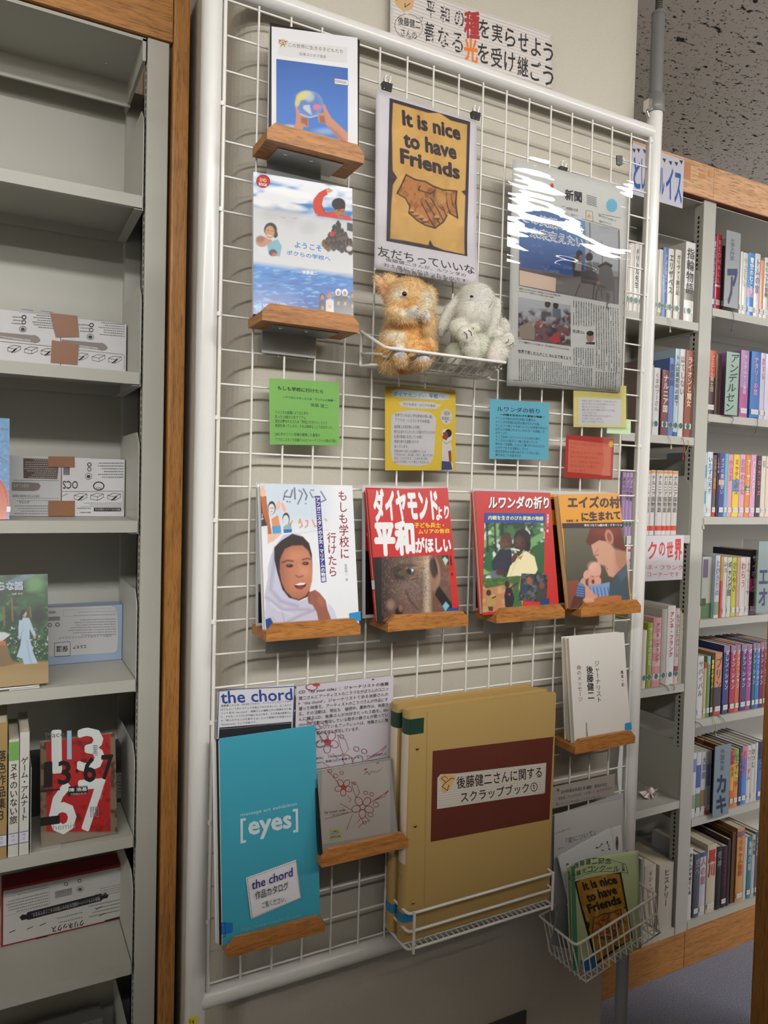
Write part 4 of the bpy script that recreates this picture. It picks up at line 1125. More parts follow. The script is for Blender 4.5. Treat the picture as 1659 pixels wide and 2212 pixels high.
def scrawl(A, lines, x0, x1, y0, dy, h, col, slope=0.0, bold=0.0):
    for i, s in enumerate(lines):
        if not s: continue
        e = x0 + (x1 - x0) * min(1.0, len(s) / max(len(q) for q in lines))
        A.line_text(s, (x0, y0 + dy * i), (e, y0 + dy * i + slope * (e - x0)), h, col, bold)


ink = (40, 44, 60)
# green card
fr, o, A = flat_card('green_card', 'lime green handwritten card on the mesh above the girl book', 'card', GC, ((82, 63), (655, 98), (648, 612), (85, 604)), (150, 208, 116), M_FILM)
A.text('もしも学校に行けたら', (150, 125), (520, 158), (150, 158), (26, 30, 34), 0.02); A.text('ーアフガニスタンの少女・マリアムの物語ー', (190, 208), (620, 238), (190, 228), (34, 60, 110), 0.015); A.text('後藤 健二', (418, 264), (562, 280), (418, 294), (60, 96, 70))
scrawl(A, ['アメリカの誤爆により兄と家を', '失った10歳の少女マリアム', '彼女は夢を叶えるため「学校に行きたい」という', '希望を持っているが、それは簡単なことではなかった…'], 128, 610, 352, 36, 30, (52, 92, 62), 0.035)
scrawl(A, ['2001年タリバン政権が崩壊した直後の', 'アフガニスタンを後藤さんのジャーナリストの視点で描く'], 128, 630, 530, 44, 30, (40, 84, 66), 0.025)
A.build('handwriting', o)

# yellow card
fr, o, A = flat_card('yellow_card', 'bright yellow card with a drawn schoolboy and white text panels', 'card', GC, ((1027, 130), (1605, 160), (1593, 818), (1023, 812)), (230, 200, 62), M_FILM, 0.004)
A.poly([(1085, 165), (1120, 150), (1500, 178), (1555, 205), (1540, 240), (1480, 245), (1130, 222), (1080, 200)], (212, 216, 220)); A.poly([(1135, 262), (1190, 248), (1400, 258), (1485, 282), (1440, 315), (1250, 310), (1150, 292)], (216, 216, 220))
A.poly([(1075, 370), (1110, 340), (1250, 322), (1400, 345), (1440, 390), (1425, 690), (1390, 765), (1300, 780), (1130, 770), (1080, 735), (1068, 640)], (214, 212, 214)); A.ell(1523, 377, 47, 63, (216, 214, 218))
A.up(); A.text('ダイヤモンド', (1088, 172), (1322, 186), (1090, 210), (84, 176, 196), 0.03); A.up(); A.text('ダイヤモンド', (1088, 172), (1322, 186), (1090, 210), (40, 70, 80)); A.text('より', (1328, 200), (1360, 202), (1328, 216), (50, 60, 70)); A.text('平和', (1382, 190), (1452, 194), (1382, 226), (60, 90, 100), 0.02); A.text('がほしい', (1460, 200), (1548, 208), (1460, 222), (50, 60, 70))
A.text('子ども兵士・ムリアの告白', (1172, 264), (1432, 280), (1172, 284), (50, 50, 54), 0.01)
A.text('著者', (1510, 340), (1545, 342), (1510, 358), ink); A.ring(1527, 349, 24, 16, 3, ink); A.text('後藤健二', (1485, 374), (1562, 382), (1485, 402), ink); A.text('著', (1512, 408), (1530, 409), (1512, 426), ink)
scrawl(A, ['世界でいちばん平均寿命が短い国、', 'アフリカ・シエラレオネ共和国。'], 1102, 1412, 374, 40, 30, (54, 56, 64), 0.05)
scrawl(A, ['政府軍と反政府軍との内戦に', '巻き込まれてしまったこの国の子どもたちは', '私達が普通に生活している横に', '想像を絶する過酷な日々を', '送っています。'], 1098, 1430, 470, 40, 29, (54, 56, 64), 0.02)
scrawl(A, ['私達は彼らの苦しみを体験することは', 'できませんが、本を通して知り、彼らのために', '祈ることができます。この本を手に取り', 'あなたも平和について考えてみませんか。'], 1098, 1418, 666, 29, 25, (54, 56, 64), 0.02)
A.poly([(1482, 500), (1500, 478), (1545, 476), (1572, 520), (1568, 560), (1555, 575), (1568, 640), (1560, 740), (1578, 760), (1574, 816), (1480, 814), (1484, 740), (1488, 590), (1500, 565)], (226, 226, 228))
A.ell(1540, 512, 27, 33, (44, 32, 30)); A.poly([(1495, 505), (1530, 500), (1540, 545), (1522, 570), (1500, 560), (1488, 540), (1498, 530)], (150, 76, 46)); A.ell(1528, 526, 10, 12, (140, 68, 40))
A.poly([(1490, 590), (1520, 572), (1555, 580), (1562, 650), (1535, 660), (1542, 742), (1486, 738)], (222, 216, 208)); A.poly([(1538, 660), (1562, 655), (1564, 740), (1546, 752)], (150, 76, 46)); A.poly([(1486, 738), (1560, 745), (1572, 810), (1482, 812)], (74, 76, 116))
A.line([(1500, 580), (1520, 600), (1555, 578)], 3, (60, 50, 50)).line([(1535, 660), (1562, 654)], 3, (60, 50, 50))
A.build('card_print', o)

# blue card
fr, o, A = flat_card('blue_card', 'sky blue handwritten card on the mesh above the mother and child book', 'card', BC, ((183, 198), (792, 240), (777, 822), (175, 812)), (116, 192, 214), M_FILM)
A.text('ルワンダの祈り', (255, 272), (690, 300), (255, 322), (30, 50, 60), 0.01); A.text('～内戦を生きのびた家族の物語～', (285, 346), (742, 374), (285, 368), (26, 44, 56), 0.03)
scrawl(A, ['アフリカ大陸のほぼ中央部に位置する', 'ルワンダ共和国は自然の豊かな小さな国。', 'そこのフツ族とツチ族という2つの民族の対立は', '50万人が虐殺されるといわれる「大虐殺」が', 'おきていた', 'そこで出会ったアンハリエさんは夫と娘の', 'たった3人の息子と一緒に生活していた', '彼女は「大虐殺」によって傷つけられた人々の', '心のケアをする活動をしていた', '彼女自身も心の奥に消えることのない深い', '傷があることを話すのだ'], 236, 765, 405, 37.5, 30, (46, 84, 100), 0.055)
A.build('handwriting', o)

# pale green slip, pale yellow card, red card
fr, o, A = flat_card('pale_green_slip', 'pale green slip half hidden behind the pale yellow card', 'card', BC, ((1380, 400), (1625, 412), (1622, 562), (1380, 548)), (196, 224, 178), None, Y=-0.0022)
A.poly([(1388, 540), (1392, 536), (1396, 540)], (190, 216, 170)); A.build('paper_grain', o)
fr, o, A = flat_card('pale_yellow_card', 'pale yellow card framing a white handwritten note', 'card', BC, ((1045, 40), (1582, 62), (1572, 496), (1030, 482)), (226, 216, 140), M_FILM, Y=-0.0036)
A.poly([(1086, 186), (1526, 204), (1524, 472), (1084, 462)], (216, 214, 216)); A.up()
scrawl(A, ['何気なく生きているけれど、この本にあるように', '私たちと同じくらいの少女が親になっていた。', '薬もなくエイズにかかっていた。', '無知と貧しさの中で懸命に生きようとする姿に', '心をうたれました。', '命の重さを考えるきっかけになる本です。', 'ぜひ読んでほしい一冊です。', '知ることから始めてください。'], 1125, 1480, 226, 30, 24, (96, 92, 110), 0.03)
A.build('handwriting', o)
fr, o, A = flat_card('red_card', 'red card with a coral note and a yellow sun sticker', 'card', BC, ((962, 565), (1455, 600), (1435, 1030), (945, 998)), (190, 60, 52), M_FILM)
A.poly([(986, 612), (1422, 662), (1413, 986), (976, 944)], (222, 122, 96)); A.up()
scrawl(A, ['エイズという病気に立ち向かう少女の物語', 'です。', '17歳で母になるナターシャの勇気', '命のつながりを感じさせます。', 'つらくても前を向いて生きる姿が', '私たちに大切なことを教えて', 'くれる一冊です。'], 1004, 1395, 664, 46, 36, (170, 84, 66), 0.06)
for k in range(12):
    a = 2 * math.pi * k / 12; A.poly([(1420 + 18 * math.cos(a + .2), 660 + 22 * math.sin(a + .2)), (1420 + 36 * math.cos(a), 660 + 44 * math.sin(a)), (1420 + 18 * math.cos(a - .2), 660 + 22 * math.sin(a - .2))], (230, 206, 70))
A.ell(1420, 660, 22, 27, (226, 196, 60)); A.build('card_print', o)

# banner on the pillar above the rack
bw = lambda X, Z: 0.004 * np.sin(X * 16.0) - 0.003
fr, o, A = flat_card('banner', 'wide striped paper banner with brush-style slogan above the rack', 'banner', K7, ((222, -165), (1477, 283), (1466, 718), (220, 296)), (216, 210, 206), None, bend=bw, Y=PY - 0.009)
for k in range(17):
    t = (k + .5) / 17
    for q in range(14): A.rect(0.002 + (fr.w - 0.004) * q / 14, fr.h * t - 0.0012, 0.002 + (fr.w - 0.004) * (q + 1) / 14, fr.h * t + 0.0009, (198, 190, 186)); A.c -= A.step
A.up()
T1 = '平和の 種 を実らせよう'
def slog(s, x0, y0, x1, y1, h, col, b=0.012):
    n = len(s)
    for i, ch in enumerate(s):
        t = i / max(1, n - 1); x = x0 + (x1 - x0) * t; y = y0 + (y1 - y0) * t
        A.text(ch, (x - h * .27, y - h / 2 - 6), (x + h * .27, y - h / 2 + 12), (x - h * .27, y + h / 2 - 6), col, b)
blk = (30, 28, 30)
slog('平和の', 545, 70, 765, 145, 128, blk); slog('種', 860, 195, 860, 195, 205, (168, 44, 44), 0.035); slog('を実らせよう', 952, 228, 1440, 420, 140, blk)
slog('善なる', 535, 245, 752, 330, 150, blk); slog('光', 852, 395, 852, 395, 185, (222, 120, 40), 0.035); slog('を受け継ごう', 945, 420, 1440, 602, 150, blk)
A.ring(368, 208, 112, 96, 4, (80, 76, 76), 10); A.line([(430, 145), (480, 135), (468, 190)], 4, (80, 76, 76)); A.up()
A.text('後藤健二', (282, 130), (462, 165), (282, 195), blk, 0.01); A.text('さんの', (306, 222), (432, 252), (306, 282), blk)
A.poly([(250, -10), (420, -60), (400, 70), (330, 98), (262, 40)], (206, 168, 118)); A.ell(360, 30, 34, 40, (226, 188, 170)); A.line([(270, 10), (292, -20)], 6, (60, 46, 40)); A.line([(340, 0), (338, 60), (380, 30)], 6, (60, 46, 40))
A.build('slogan_print', o)

# "It is nice to have Friends" picture, used on the poster and on the booklet
def friends(A, T, dark=(44, 28, 40), gold=(212, 172, 98), gold2=(194, 148, 80)):
    """T maps poster crop coordinates to the crop of the art"""
    P = lambda L: [T(*q) for q in L]
    out = [(222, 762), (420, 800), (600, 860), (850, 948), (852, 1000), (835, 1480), (822, 2000), (780, 2012), (540, 1940), (350, 1900), (196, 1880), (200, 1700), (212, 1380), (220, 1000)]

    def gp(p):
        inn = P([(248, 800), (400, 845), (520, 880), (610, 882), (700, 940), (826, 972), (820, 1200), (812, 1480), (780, 1492), (812, 1525), (806, 1700), (800, 1985), (640, 1950), (560, 1918), (535, 1868), (520, 1912), (360, 1880), (226, 1858), (236, 1600), (248, 1440), (282, 1385), (246, 1330), (240, 1000)])
        p.fill(dark); m = p.inpoly(inn, 5 * abs(T(1, 0)[0] - T(0, 0)[0]) + 1); p.mix(m, gold); p.speck(90, 300, gold2, .45, .8, .6, 21, m); p.speck(60, 60, (226, 184, 104), .55, .8, .5, 22, m)
        sk = P([(350, 1362), (420, 1400), (500, 1415), (560, 1450), (620, 1470), (680, 1500), (745, 1490), (752, 1700), (690, 1660), (660, 1680), (630, 1740), (575, 1778), (500, 1755), (440, 1720), (380, 1660), (375, 1610), (340, 1540), (280, 1506), (320, 1430)])
        p.poly(sk, (186, 124, 60), 4); q = p.inpoly(sk, 8); p.speck(30, 40, (120, 70, 34), .5, .75, .8, 31, q)
        for L, w in (([(350, 1362), (320, 1430), (280, 1506)], 12), ([(350, 1362), (420, 1400), (500, 1415), (560, 1450), (640, 1480), (745, 1490)], 12), ([(745, 1490), (735, 1580), (752, 1700)], 12), ([(280, 1506), (345, 1545), (380, 1610)], 10), ([(752, 1700), (690, 1662)], 10), ([(380, 1610), (372, 1660), (440, 1720), (500, 1755), (575, 1778), (640, 1730), (668, 1680)], 12),
                     ([(460, 1450), (445, 1480), (540, 1510), (580, 1480)], 9), ([(500, 1560), (560, 1660), (610, 1740)], 8), ([(540, 1540), (600, 1640), (640, 1720)], 8), ([(570, 1530), (640, 1620), (665, 1690)], 8), ([(560, 1500), (600, 1600), (640, 1640)], 8), ([(470, 1580), (520, 1680), (570, 1770)], 8), ([(660, 1520), (672, 1600), (690, 1662)], 8), ([(700, 1510), (712, 1600)], 6)):
            p.line(P(L), w * abs(T(1, 0)[0] - T(0, 0)[0]), (60, 34, 24), 3)
        for c in ((395, 1640), (430, 1668), (468, 1690), (500, 1716), (590, 1690)):
            x, y = T(*c); k = abs(T(1, 0)[0] - T(0, 0)[0]); p.ell(x, y, 18 * k, 15 * k, (206, 150, 84), .3); p.ell(x, y + 14 * k, 20 * k, 6 * k, (70, 40, 26), .6)
        x, y = T(620, 1545); k = abs(T(1, 0)[0] - T(0, 0)[0]); p.ell(x, y, 44 * k, 52 * k, (204, 158, 84), .6, op=.7)
    A.paint(gp, quad=P([(222, 764), (850, 950), (822, 2000), (196, 1878)]), cell=0.0009)
    A.up()
    for s, a, b, c in (('It is nice', (322, 862), (765, 985), (328, 972)), ('to have', (332, 1026), (735, 1130), (336, 1140)), ('Friends', (308, 1160), (760, 1290), (312, 1270))):
        A.text(s, T(*a), T(*b), T(*c), dark, 0.045)


pb = lambda X, Z: -0.010 * np.clip(1 - Z / 0.10, 0, 1) ** 2 * np.clip(X / 0.2, 0, 1)
fr, o, A = flat_card('poster', 'laminated poster of two clasped hands on gold, It is nice to have Friends', 'poster', K7, ((126, 697), (918, 950), (880, 2240), (97, 2092)), (216, 212, 218), M_FILM, 0.002, bend=pb, Yb=-0.020)
friends(A, lambda x, y: (x, y))
A.text('友だちっていいな', (124, 1915), (866, 2075), (130, 1995), blk, 0.006)
A.text('後藤健二さんが、ルワンダの', (188, 2006), (800, 2140), (190, 2036), blk); A.text('お土産にくださったものです', (172, 2046), (800, 2185), (176, 2076), blk); A.text('（学院長室にあります）', (268, 2088), (720, 2190), (270, 2118), blk)
A.build('poster_print', o)

# laminated newspaper page
nb = lambda X, Z: -0.0016 * np.sin(Z * 30) * np.clip(X / 0.28, 0, 1) - 0.0014 * np.sin(X * 25 + Z * 14)
fr, o, A = flat_card('newspaper_page', 'large laminated newspaper front page with a blue sky photograph', 'newspaper', NW, ((195, 172), (1165, 402), (1115, 2165), (133, 2106)), (206, 206, 202), M_FILM2, 0.010, bend=nb, Y=-0.026, Yb=-0.007)
gy = (70, 72, 76)
A.text('新聞', (632, 430), (776, 455), (632, 520), (30, 32, 40), 0.03); A.ell(1040, 565, 48, 58, (110, 180, 208)); A.ell(520, 405, 14, 26, (190, 60, 60))
A.line([(250, 460), (440, 500)], 3, gy); A.line([(250, 548), (800, 690), (1105, 772)], 3, gy); A.line([(600, 575), (1110, 672)], 3, gy)
A.text('地域情報のお仕事', (640, 580), (740, 600), (640, 606), gy); A.text('メニンライン、気分のコツ', (600, 622), (738, 652), (600, 640), gy); A.text('基準で考えるペンの行政アップ', (922, 640), (1072, 690), (922, 662), gy); A.text('先輩からアドバイス', (922, 690), (1032, 716), (922, 712), gy)
A.line([(810, 610), (870, 622), (870, 705), (808, 692)], 4, (150, 140, 90), True); A.ell(838, 660, 18, 16, (200, 176, 96))


def _news(p):
    p.fill((150, 150, 150))
    p.poly([(230, 550), (800, 690), (795, 1180), (700, 1170), (230, 1090)], (84, 122, 172), 10)
    s = p.inpoly([(230, 550), (800, 690), (795, 1180), (700, 1170), (230, 1090)], 10); p.mix(s * np.clip((p.y - 800) / 300, 0, 1), (62, 90, 150)); p.mix(s * np.clip((p.x - 600) / 200, 0, 1) * np.clip((1000 - p.y) / 300, 0, 1) * .7, (120, 172, 200)); p.speck(60, 50, (120, 146, 190), .6, .8, .7, 4, s * np.clip((p.y - 880) / 60, 0, 1))
    p.poly([(802, 690), (1110, 770), (1110, 1140), (802, 1080)], (172, 174, 178), 10); p.speck(200, 60, (150, 152, 156), .45, .7, .8, 5, np.clip((p.x - 800) / 20, 0, 1) * np.clip((1000 - p.y) / 40, 0, 1))
    p.poly([(230, 1090), (700, 1170), (900, 1170), (1110, 1180), (1110, 1420), (230, 1260)], (104, 96, 94), 16); p.poly([(560, 1200), (900, 1170), (1110, 1200), (1110, 1420), (560, 1310)], (132, 126, 124), 40, .8)
    p.line([(840, 720), (838, 1000)], 9, (90, 90, 94), 5); p.line([(940, 880), (945, 1060)], 6, (80, 80, 84), 4); p.line([(1095, 780), (1090, 1400)], 12, (90, 84, 82), 6)
    p.poly([(860, 1050), (920, 1060), (900, 1140), (860, 1110)], (120, 122, 126), 6); p.poly([(700, 1010), (750, 1000), (780, 1080), (770, 1170), (705, 1180), (688, 1060)], (60, 58, 62), 6).poly([(720, 1030), (770, 1050), (768, 1130), (715, 1120)], (150, 148, 146), 8); p.ell(748, 985, 28, 34, (40, 34, 34), .15).ell(762, 1015, 14, 24, (140, 92, 66), .3)
    p.ell(832, 1010, 32, 36, (36, 32, 34), .15).poly([(800, 1060), (850, 1050), (870, 1130), (800, 1150)], (92, 98, 104), 8).poly([(760, 1130), (880, 1120), (930, 1190), (900, 1250), (770, 1230)], (84, 78, 78), 8)
    p.poly([(920, 1080), (975, 1056), (1020, 1080), (1050, 1200), (1055, 1300), (905, 1290)], (104, 100, 98), 8).line([(920, 1090), (975, 1062), (1022, 1085)], 26, (52, 46, 50), 8); p.line([(905, 1290), (890, 1390)], 7, (70, 70, 78), 4); p.line([(1050, 1300), (1052, 1400)], 7, (80, 84, 110), 4); p.line([(940, 1290), (950, 1370)], 7, (80, 84, 120), 4); p.line([(760, 1240), (720, 1350)], 7, (60, 56, 58), 4); p.line([(880, 1240), (870, 1370)], 7, (60, 56, 58), 4); p.ell(915, 1230, 16, 12, (170, 110, 84), .4)


A.paint(_news, quad=[(250, 565), (1102, 778), (1092, 1414), (240, 1252)], cell=0.0011)
A.up(); A.text('この笑顔の先の', (274, 618), (776, 740), (276, 705), (226, 228, 232), 0.07); A.text('未来支えたい', (340, 752), (778, 852), (342, 835), (226, 228, 232), 0.07); A.up(); A.up()
A.text('この笑顔の先の', (278, 622), (772, 744), (280, 701), (62, 60, 112), 0.015); A.text('未来支えたい', (344, 756), (774, 856), (346, 831), (62, 60, 112), 0.015)
A.poly([(246, 1120), (560, 1186), (558, 1304), (244, 1248)], (222, 198, 178)); A.up()
for k, s in enumerate(('「ヨルダンのザータリ・キャンプにある小学校の', '新校舎でのワンシーンをクリスマスプレゼントと', 'してお贈りいたします。贈るに合わせたクリスマ', 'スプレゼントがまた来る年としています」')): A.text(s, (258, 1138 + k * 28), (548, 1192 + k * 28), (258, 1154 + k * 28), (96, 84, 80))
A.text('後藤健二さんが昨年12月24日に、自宅を撮る人とともに送った写真と文章。', (240, 1268), (600, 1330), (240, 1284), gy); A.text('ヨルダンのシリア難民キャンプで撮影＝日赤の人提供', (240, 1290), (540, 1345), (240, 1304), gy)


def _news2(p):
    p.fill((176, 178, 182)); p.mix(np.clip((p.y - 1500) / 100, 0, 1), (112, 92, 96)); p.speck(50, 44, (60, 54, 66), .45, .65, .95, 41, np.clip((p.y - 1440) / 40, 0, 1)); p.speck(40, 34, (150, 60, 66), .6, .72, .9, 45, np.clip((p.y - 1500) / 40, 0, 1)); p.speck(36, 34, (180, 172, 170), .62, .74, .9, 48, np.clip((p.y - 1480) / 40, 0, 1))
    p.ell(560, 1420, 24, 32, (60, 44, 40), .2).poly([(535, 1445), (600, 1450), (610, 1530), (530, 1520)], (96, 110, 120), 8); p.ell(490, 1410, 26, 30, (40, 36, 36), .2); p.poly([(240, 1600), (330, 1560), (375, 1620), (370, 1720), (240, 1700)], (150, 140, 124), 10); p.poly([(500, 1700), (580, 1640), (600, 1730), (520, 1750)], (176, 62, 66), 10)


A.paint(_news2, quad=[(236, 1350), (688, 1420), (684, 1768), (228, 1708)], cell=0.0012)
A.text('シリア難民キャンプに暮らす　学ぶ世界の子どもたちのため', (236, 1722), (668, 1788), (236, 1740), gy); A.text('池上彰さん', (704, 1622), (802, 1640), (704, 1650), (60, 60, 64), 0.01); A.ell(848, 1690, 30, 46, (160, 130, 116)); A.ell(848, 1660, 30, 22, (40, 38, 40)); A.poly([(815, 1735), (885, 1735), (885, 1755), (812, 1750)], (54, 54, 64))
A.up(); A.text('世界で苦しむ人のこと みんなで考えよう', (228, 1796), (686, 1858), (228, 1828), (40, 40, 44), 0.005)
rn = random.Random(3)


def column_text(x0, x1, ya0, ya1, yb0, yb1, step):
    """columns of tiny vertical print, drawn as broken strokes"""
    n = int((x1 - x0) / step)
    for i in range(n):
        t = i / max(1, n - 1); x = x0 + (x1 - x0) * t; y = ya0 + (yb0 - ya0) * t; y1 = ya1 + (yb1 - ya1) * t
        while y < y1:
            l = rn.uniform(4, 9); A.line([(x, y), (x - 0.02 * l, min(y + l, y1))], rn.uniform(5, 8), rn.choice([(112, 112, 114), (96, 96, 100), (130, 130, 132)])); A.c -= A.step; y += l + rn.uniform(7, 11) + (40 if rn.random() < .02 else 0)


column_text(712, 880, 1380, 1590, 1410, 1600, 17); column_text(900, 1085, 1420, 1960, 1450, 2000, 17); column_text(712, 870, 1780, 1930, 1790, 1950, 17); column_text(240, 600, 1880, 2060, 1910, 2090, 17); column_text(620, 860, 1940, 2080, 1960, 2110, 17); column_text(900, 1060, 1990, 2120, 2000, 2150, 17)
A.up(); A.line([(190, 2058), (1065, 2150)], 3, gy); A.text('後藤', (985, 1310), (1012, 1316), (985, 1380), (60, 60, 66)); A.text('健二', (985, 1385), (1012, 1391), (985, 1450), (60, 60, 66))
for k in range(6): A.line([(822, 478 + k * 15), (905, 500 + k * 15)], 5, (130, 130, 132))
A.build('newsprint', o)

# the chord sheets
fr, o, A = flat_card('text_sheet', 'white sheet headed the chord in blue, behind the turquoise catalogue', 'sheet', CH, ((85, 192), (720, 160), (700, 580), (70, 600)), (214, 214, 220), None, tilt=False)
A.line([(88, 196), (718, 164), (702, 560)], 6, (54, 70, 130)); A.line([(88, 196), (74, 590)], 6, (54, 70, 130)); A.up()
A.text('the chord', (100, 208), (694, 182), (108, 308), (40, 66, 150), 0.015)
for k, s in enumerate(('　後藤健二さんは、2010年ごろから、アーティストのこうづなか', 'ばさんという方とユニットを組んでおられました。お二人のユ', 'ニット名は “the chord”。後藤さんの撮影された映像を切り取', 'り、それをこうづさんが作品に仕上げます。下の写真は後藤さん', 'の「僕らのゲルニカを創ろうよ」という発想から作成された', '「sacred rock」という作品です。')):
    A.text(s, (104, 318 + k * 31), (692 if k < 5 else 400, 280 + k * 31 + (18 if k == 5 else 0)), (104, 336 + k * 31), (44, 46, 60))
A.poly([(92, 508), (694, 458), (690, 600), (84, 640)], (30, 32, 38)); A.line([(95, 520), (300, 505), (500, 480), (690, 470)], 6, (120, 120, 124))
A.build('sheet_print', o)
fr, o, A = flat_card('text_sheet', 'flower-patterned sheet about the CD by your side, above the CD case', 'sheet', CH, ((726, 158), (1532, 82), (1535, 780), (728, 850)), (206, 200, 208), None, tilt=False, Y=-0.0042)
flowers(A, -470, -680, 1.3, (190, 130, 142), 5); A.ring(860, 170, 46, 26, 6, (190, 90, 100)); A.ell(900, 150, 30, 14, (176, 70, 80)); A.ell(1372, 105, 10, 6, (120, 50, 60))
A.text('CD「by your side」：ジャーナリストの後藤', (752, 196), (1502, 126), (752, 232), (44, 42, 50), 0.006)
for k, (s, xe) in enumerate((('健二さんとアーティストのこうづなかばさんのユニッ', 1500), ('ト “the chord”。ジャーナリストである後藤さんの', 1498), ('撮った映像を、アーティストのこうづさんが作品にす', 1496), ('る。その活動は、現在も　継続中。最新作は、後藤さ', 1496), ('んに贈るCD。後藤さんが大好きだった３曲を、the', 1496), ('chordの活動に参加している歌手の静さんが歌ってい', 1496), ('ます。CDについているブックレットは、後藤さんに贈', 1496), ('る思いで、聖の生徒も参加しています。', 1260))):
    A.text(s, (752, 248 + k * 43.5), (xe, 168 + k * 43.5 + (1500 - xe) * .11), (752, 280 + k * 43.5), (48, 46, 54))
A.text('by your side', (790, 625), (1002, 600), (792, 660), (70, 66, 90), 0, 0.25); A.text('the chord+shizuka', (850, 665), (1040, 645), (850, 682), (110, 104, 116)); A.text('「Ave Maria」（Gounod）', (800, 755), (1120, 718), (802, 785), (48, 46, 54)); A.text('「Holly Prayer」後藤さんが尊敬するマザー・テレサの祈りの', (800, 800), (1482, 715), (802, 825), (60, 58, 66))
A.build('sheet_print', o)

# notice strip and papers near the lower basket
fr, o, A = flat_card('notice_strip', 'pale paper strip of small print below the white paperbacks', 'notice', R8, ((60, 1528), (628, 1412), (628, 1590), (60, 1740)), (172, 164, 158), None, tilt=False)
A.text('2014年度30年度礼拝 講師：姜尚中先生', (135, 1560), (560, 1490), (135, 1595), (60, 56, 56), 0.006); A.text('後藤健二さんが大切なことを通して、私たちが何をを', (110, 1625), (602, 1525), (110, 1655), (84, 80, 80)); A.text('動していくかをお話してくださいました。', (90, 1680), (500, 1600), (90, 1706), (84, 80, 80)); A.ell(108, 1560, 14, 16, (150, 110, 84))
A.build('notice_print', o)


# ================================================================== BINDER CLIPS
def clip(px, label, ang=0.0, tilt=0.0):
    p = onY(px, -0.006)
    t = thing('binder_clip', label, 'clip', Matrix.Translation(Vector(p)) @ Matrix.Rotation(ang, 4, 'Y'), 'black binder clips on the mesh')
    b = MB(); prof = [(-0.0045, 0.0), (0.0045, 0.0), (0.0012, -0.011), (-0.0012, -0.011)]
    n = 4; w = 0.0085
    vs = [(-w, y, z) for y, z in prof] + [(w, y, z) for y, z in prof]
    b.add(vs, [(0, 1, 2, 3), (7, 6, 5, 4)] + [(i, i + n, (i + 1) % n + n, (i + 1) % n) for i in range(n)])
    b.build('clip_body', mat('clip_black', (22, 22, 24), 0.3), t)
    for s, lean in ((-1, 0.6), (1, 0.25)):
        b = MB(); y0 = s * 0.001
        pth = [(-0.005, y0, -0.010), (-0.0035, y0 + s * 0.004 * lean, 0.001), (-0.0048, y0 + s * 0.006 * lean, 0.008), (-0.003, y0 + s * 0.007 * lean, 0.0105), (0.003, y0 + s * 0.007 * lean, 0.0105), (0.0048, y0 + s * 0.006 * lean, 0.008), (0.0035, y0 + s * 0.004 * lean, 0.001), (0.005, y0, -0.010)]
        b.tube(pth, 0.0006, 6).build('wire_handle', M_CHROME, t)
    return t


clip(K7(200, 652), 'black binder clip holding the left corner of the clasped-hands poster')
clip(K7(890, 880), 'black binder clip holding the right corner of the clasped-hands poster')
clip(NW(615, 245), 'black binder clip holding the top of the newspaper page')
clip(NW(1110, 188), 'black binder clip turned sideways on an empty wire', math.radians(85))


# ================================================================== WIRE BASKETS
def basket(name, label, M, tubes, group='white wire baskets hung on the mesh'):
    t = thing(name, label, 'basket', M, group)
    for part, path, r in tubes:
        MB().tube(path, r, 8).build(part, M_WIRE, t)
    return t


# basket for the plush rabbits
bx0, bx1 = 0.226, 0.449; zt, zf, zb = 1.558, 1.519, 1.500; yb, yf, ym = -0.006, -0.094, -0.052
T = [('rim_wire', [(bx0, yb, zt), (bx0, yf + 0.006, zf + 0.002), (bx0 + 0.006, yf, zf), (bx1 - 0.006, yf, zf), (bx1, yf + 0.006, zf + 0.002), (bx1, yb, zt)], 0.0026),
     ('base_wire', [(bx0, yb, zb + 0.004), (bx0, ym + 0.006, zb), (bx0 + 0.006, ym, zb), (bx1 - 0.006, ym, zb), (bx1, ym + 0.006, zb), (bx1, yb, zb + 0.004)], 0.0022),
     ('base_wire', [(bx0, yb, zb + 0.004), (bx1, yb, zb + 0.004)], 0.0022), ('front_wire', [(bx0 + 0.004, -0.074, 1.5095), (bx1 - 0.004, -0.074, 1.5095)], 0.0018),
     ('hook', [(bx0, yb, zt), (bx0, yb, zb + 0.004)], 0.0026), ('hook', [(bx1, yb, zt), (bx1, yb, zb + 0.004)], 0.0026),
     ('side_wire', [(bx0, yb, 1.524), (bx0, -0.078, 1.512)], 0.0018), ('side_wire', [(bx1, yb, 1.524), (bx1, -0.078, 1.512)], 0.0018)]
for k in range(15):
    x = bx0 + 0.012 + k * (bx1 - bx0 - 0.024) / 14
    T.append(('cross_wire', [(x, yb, zb + 0.004), (x, ym, zb), (x, -0.062, zb + 0.002), (x, yf, zf)], 0.0014))
for k in range(3):
    T.append(('floor_wire', [(bx0, -0.016 - k * 0.012, zb + 0.0025), (bx1, -0.016 - k * 0.012, zb + 0.0025)], 0.0014))
basket('wire_basket', 'shallow white wire basket holding two plush rabbits', None, T)

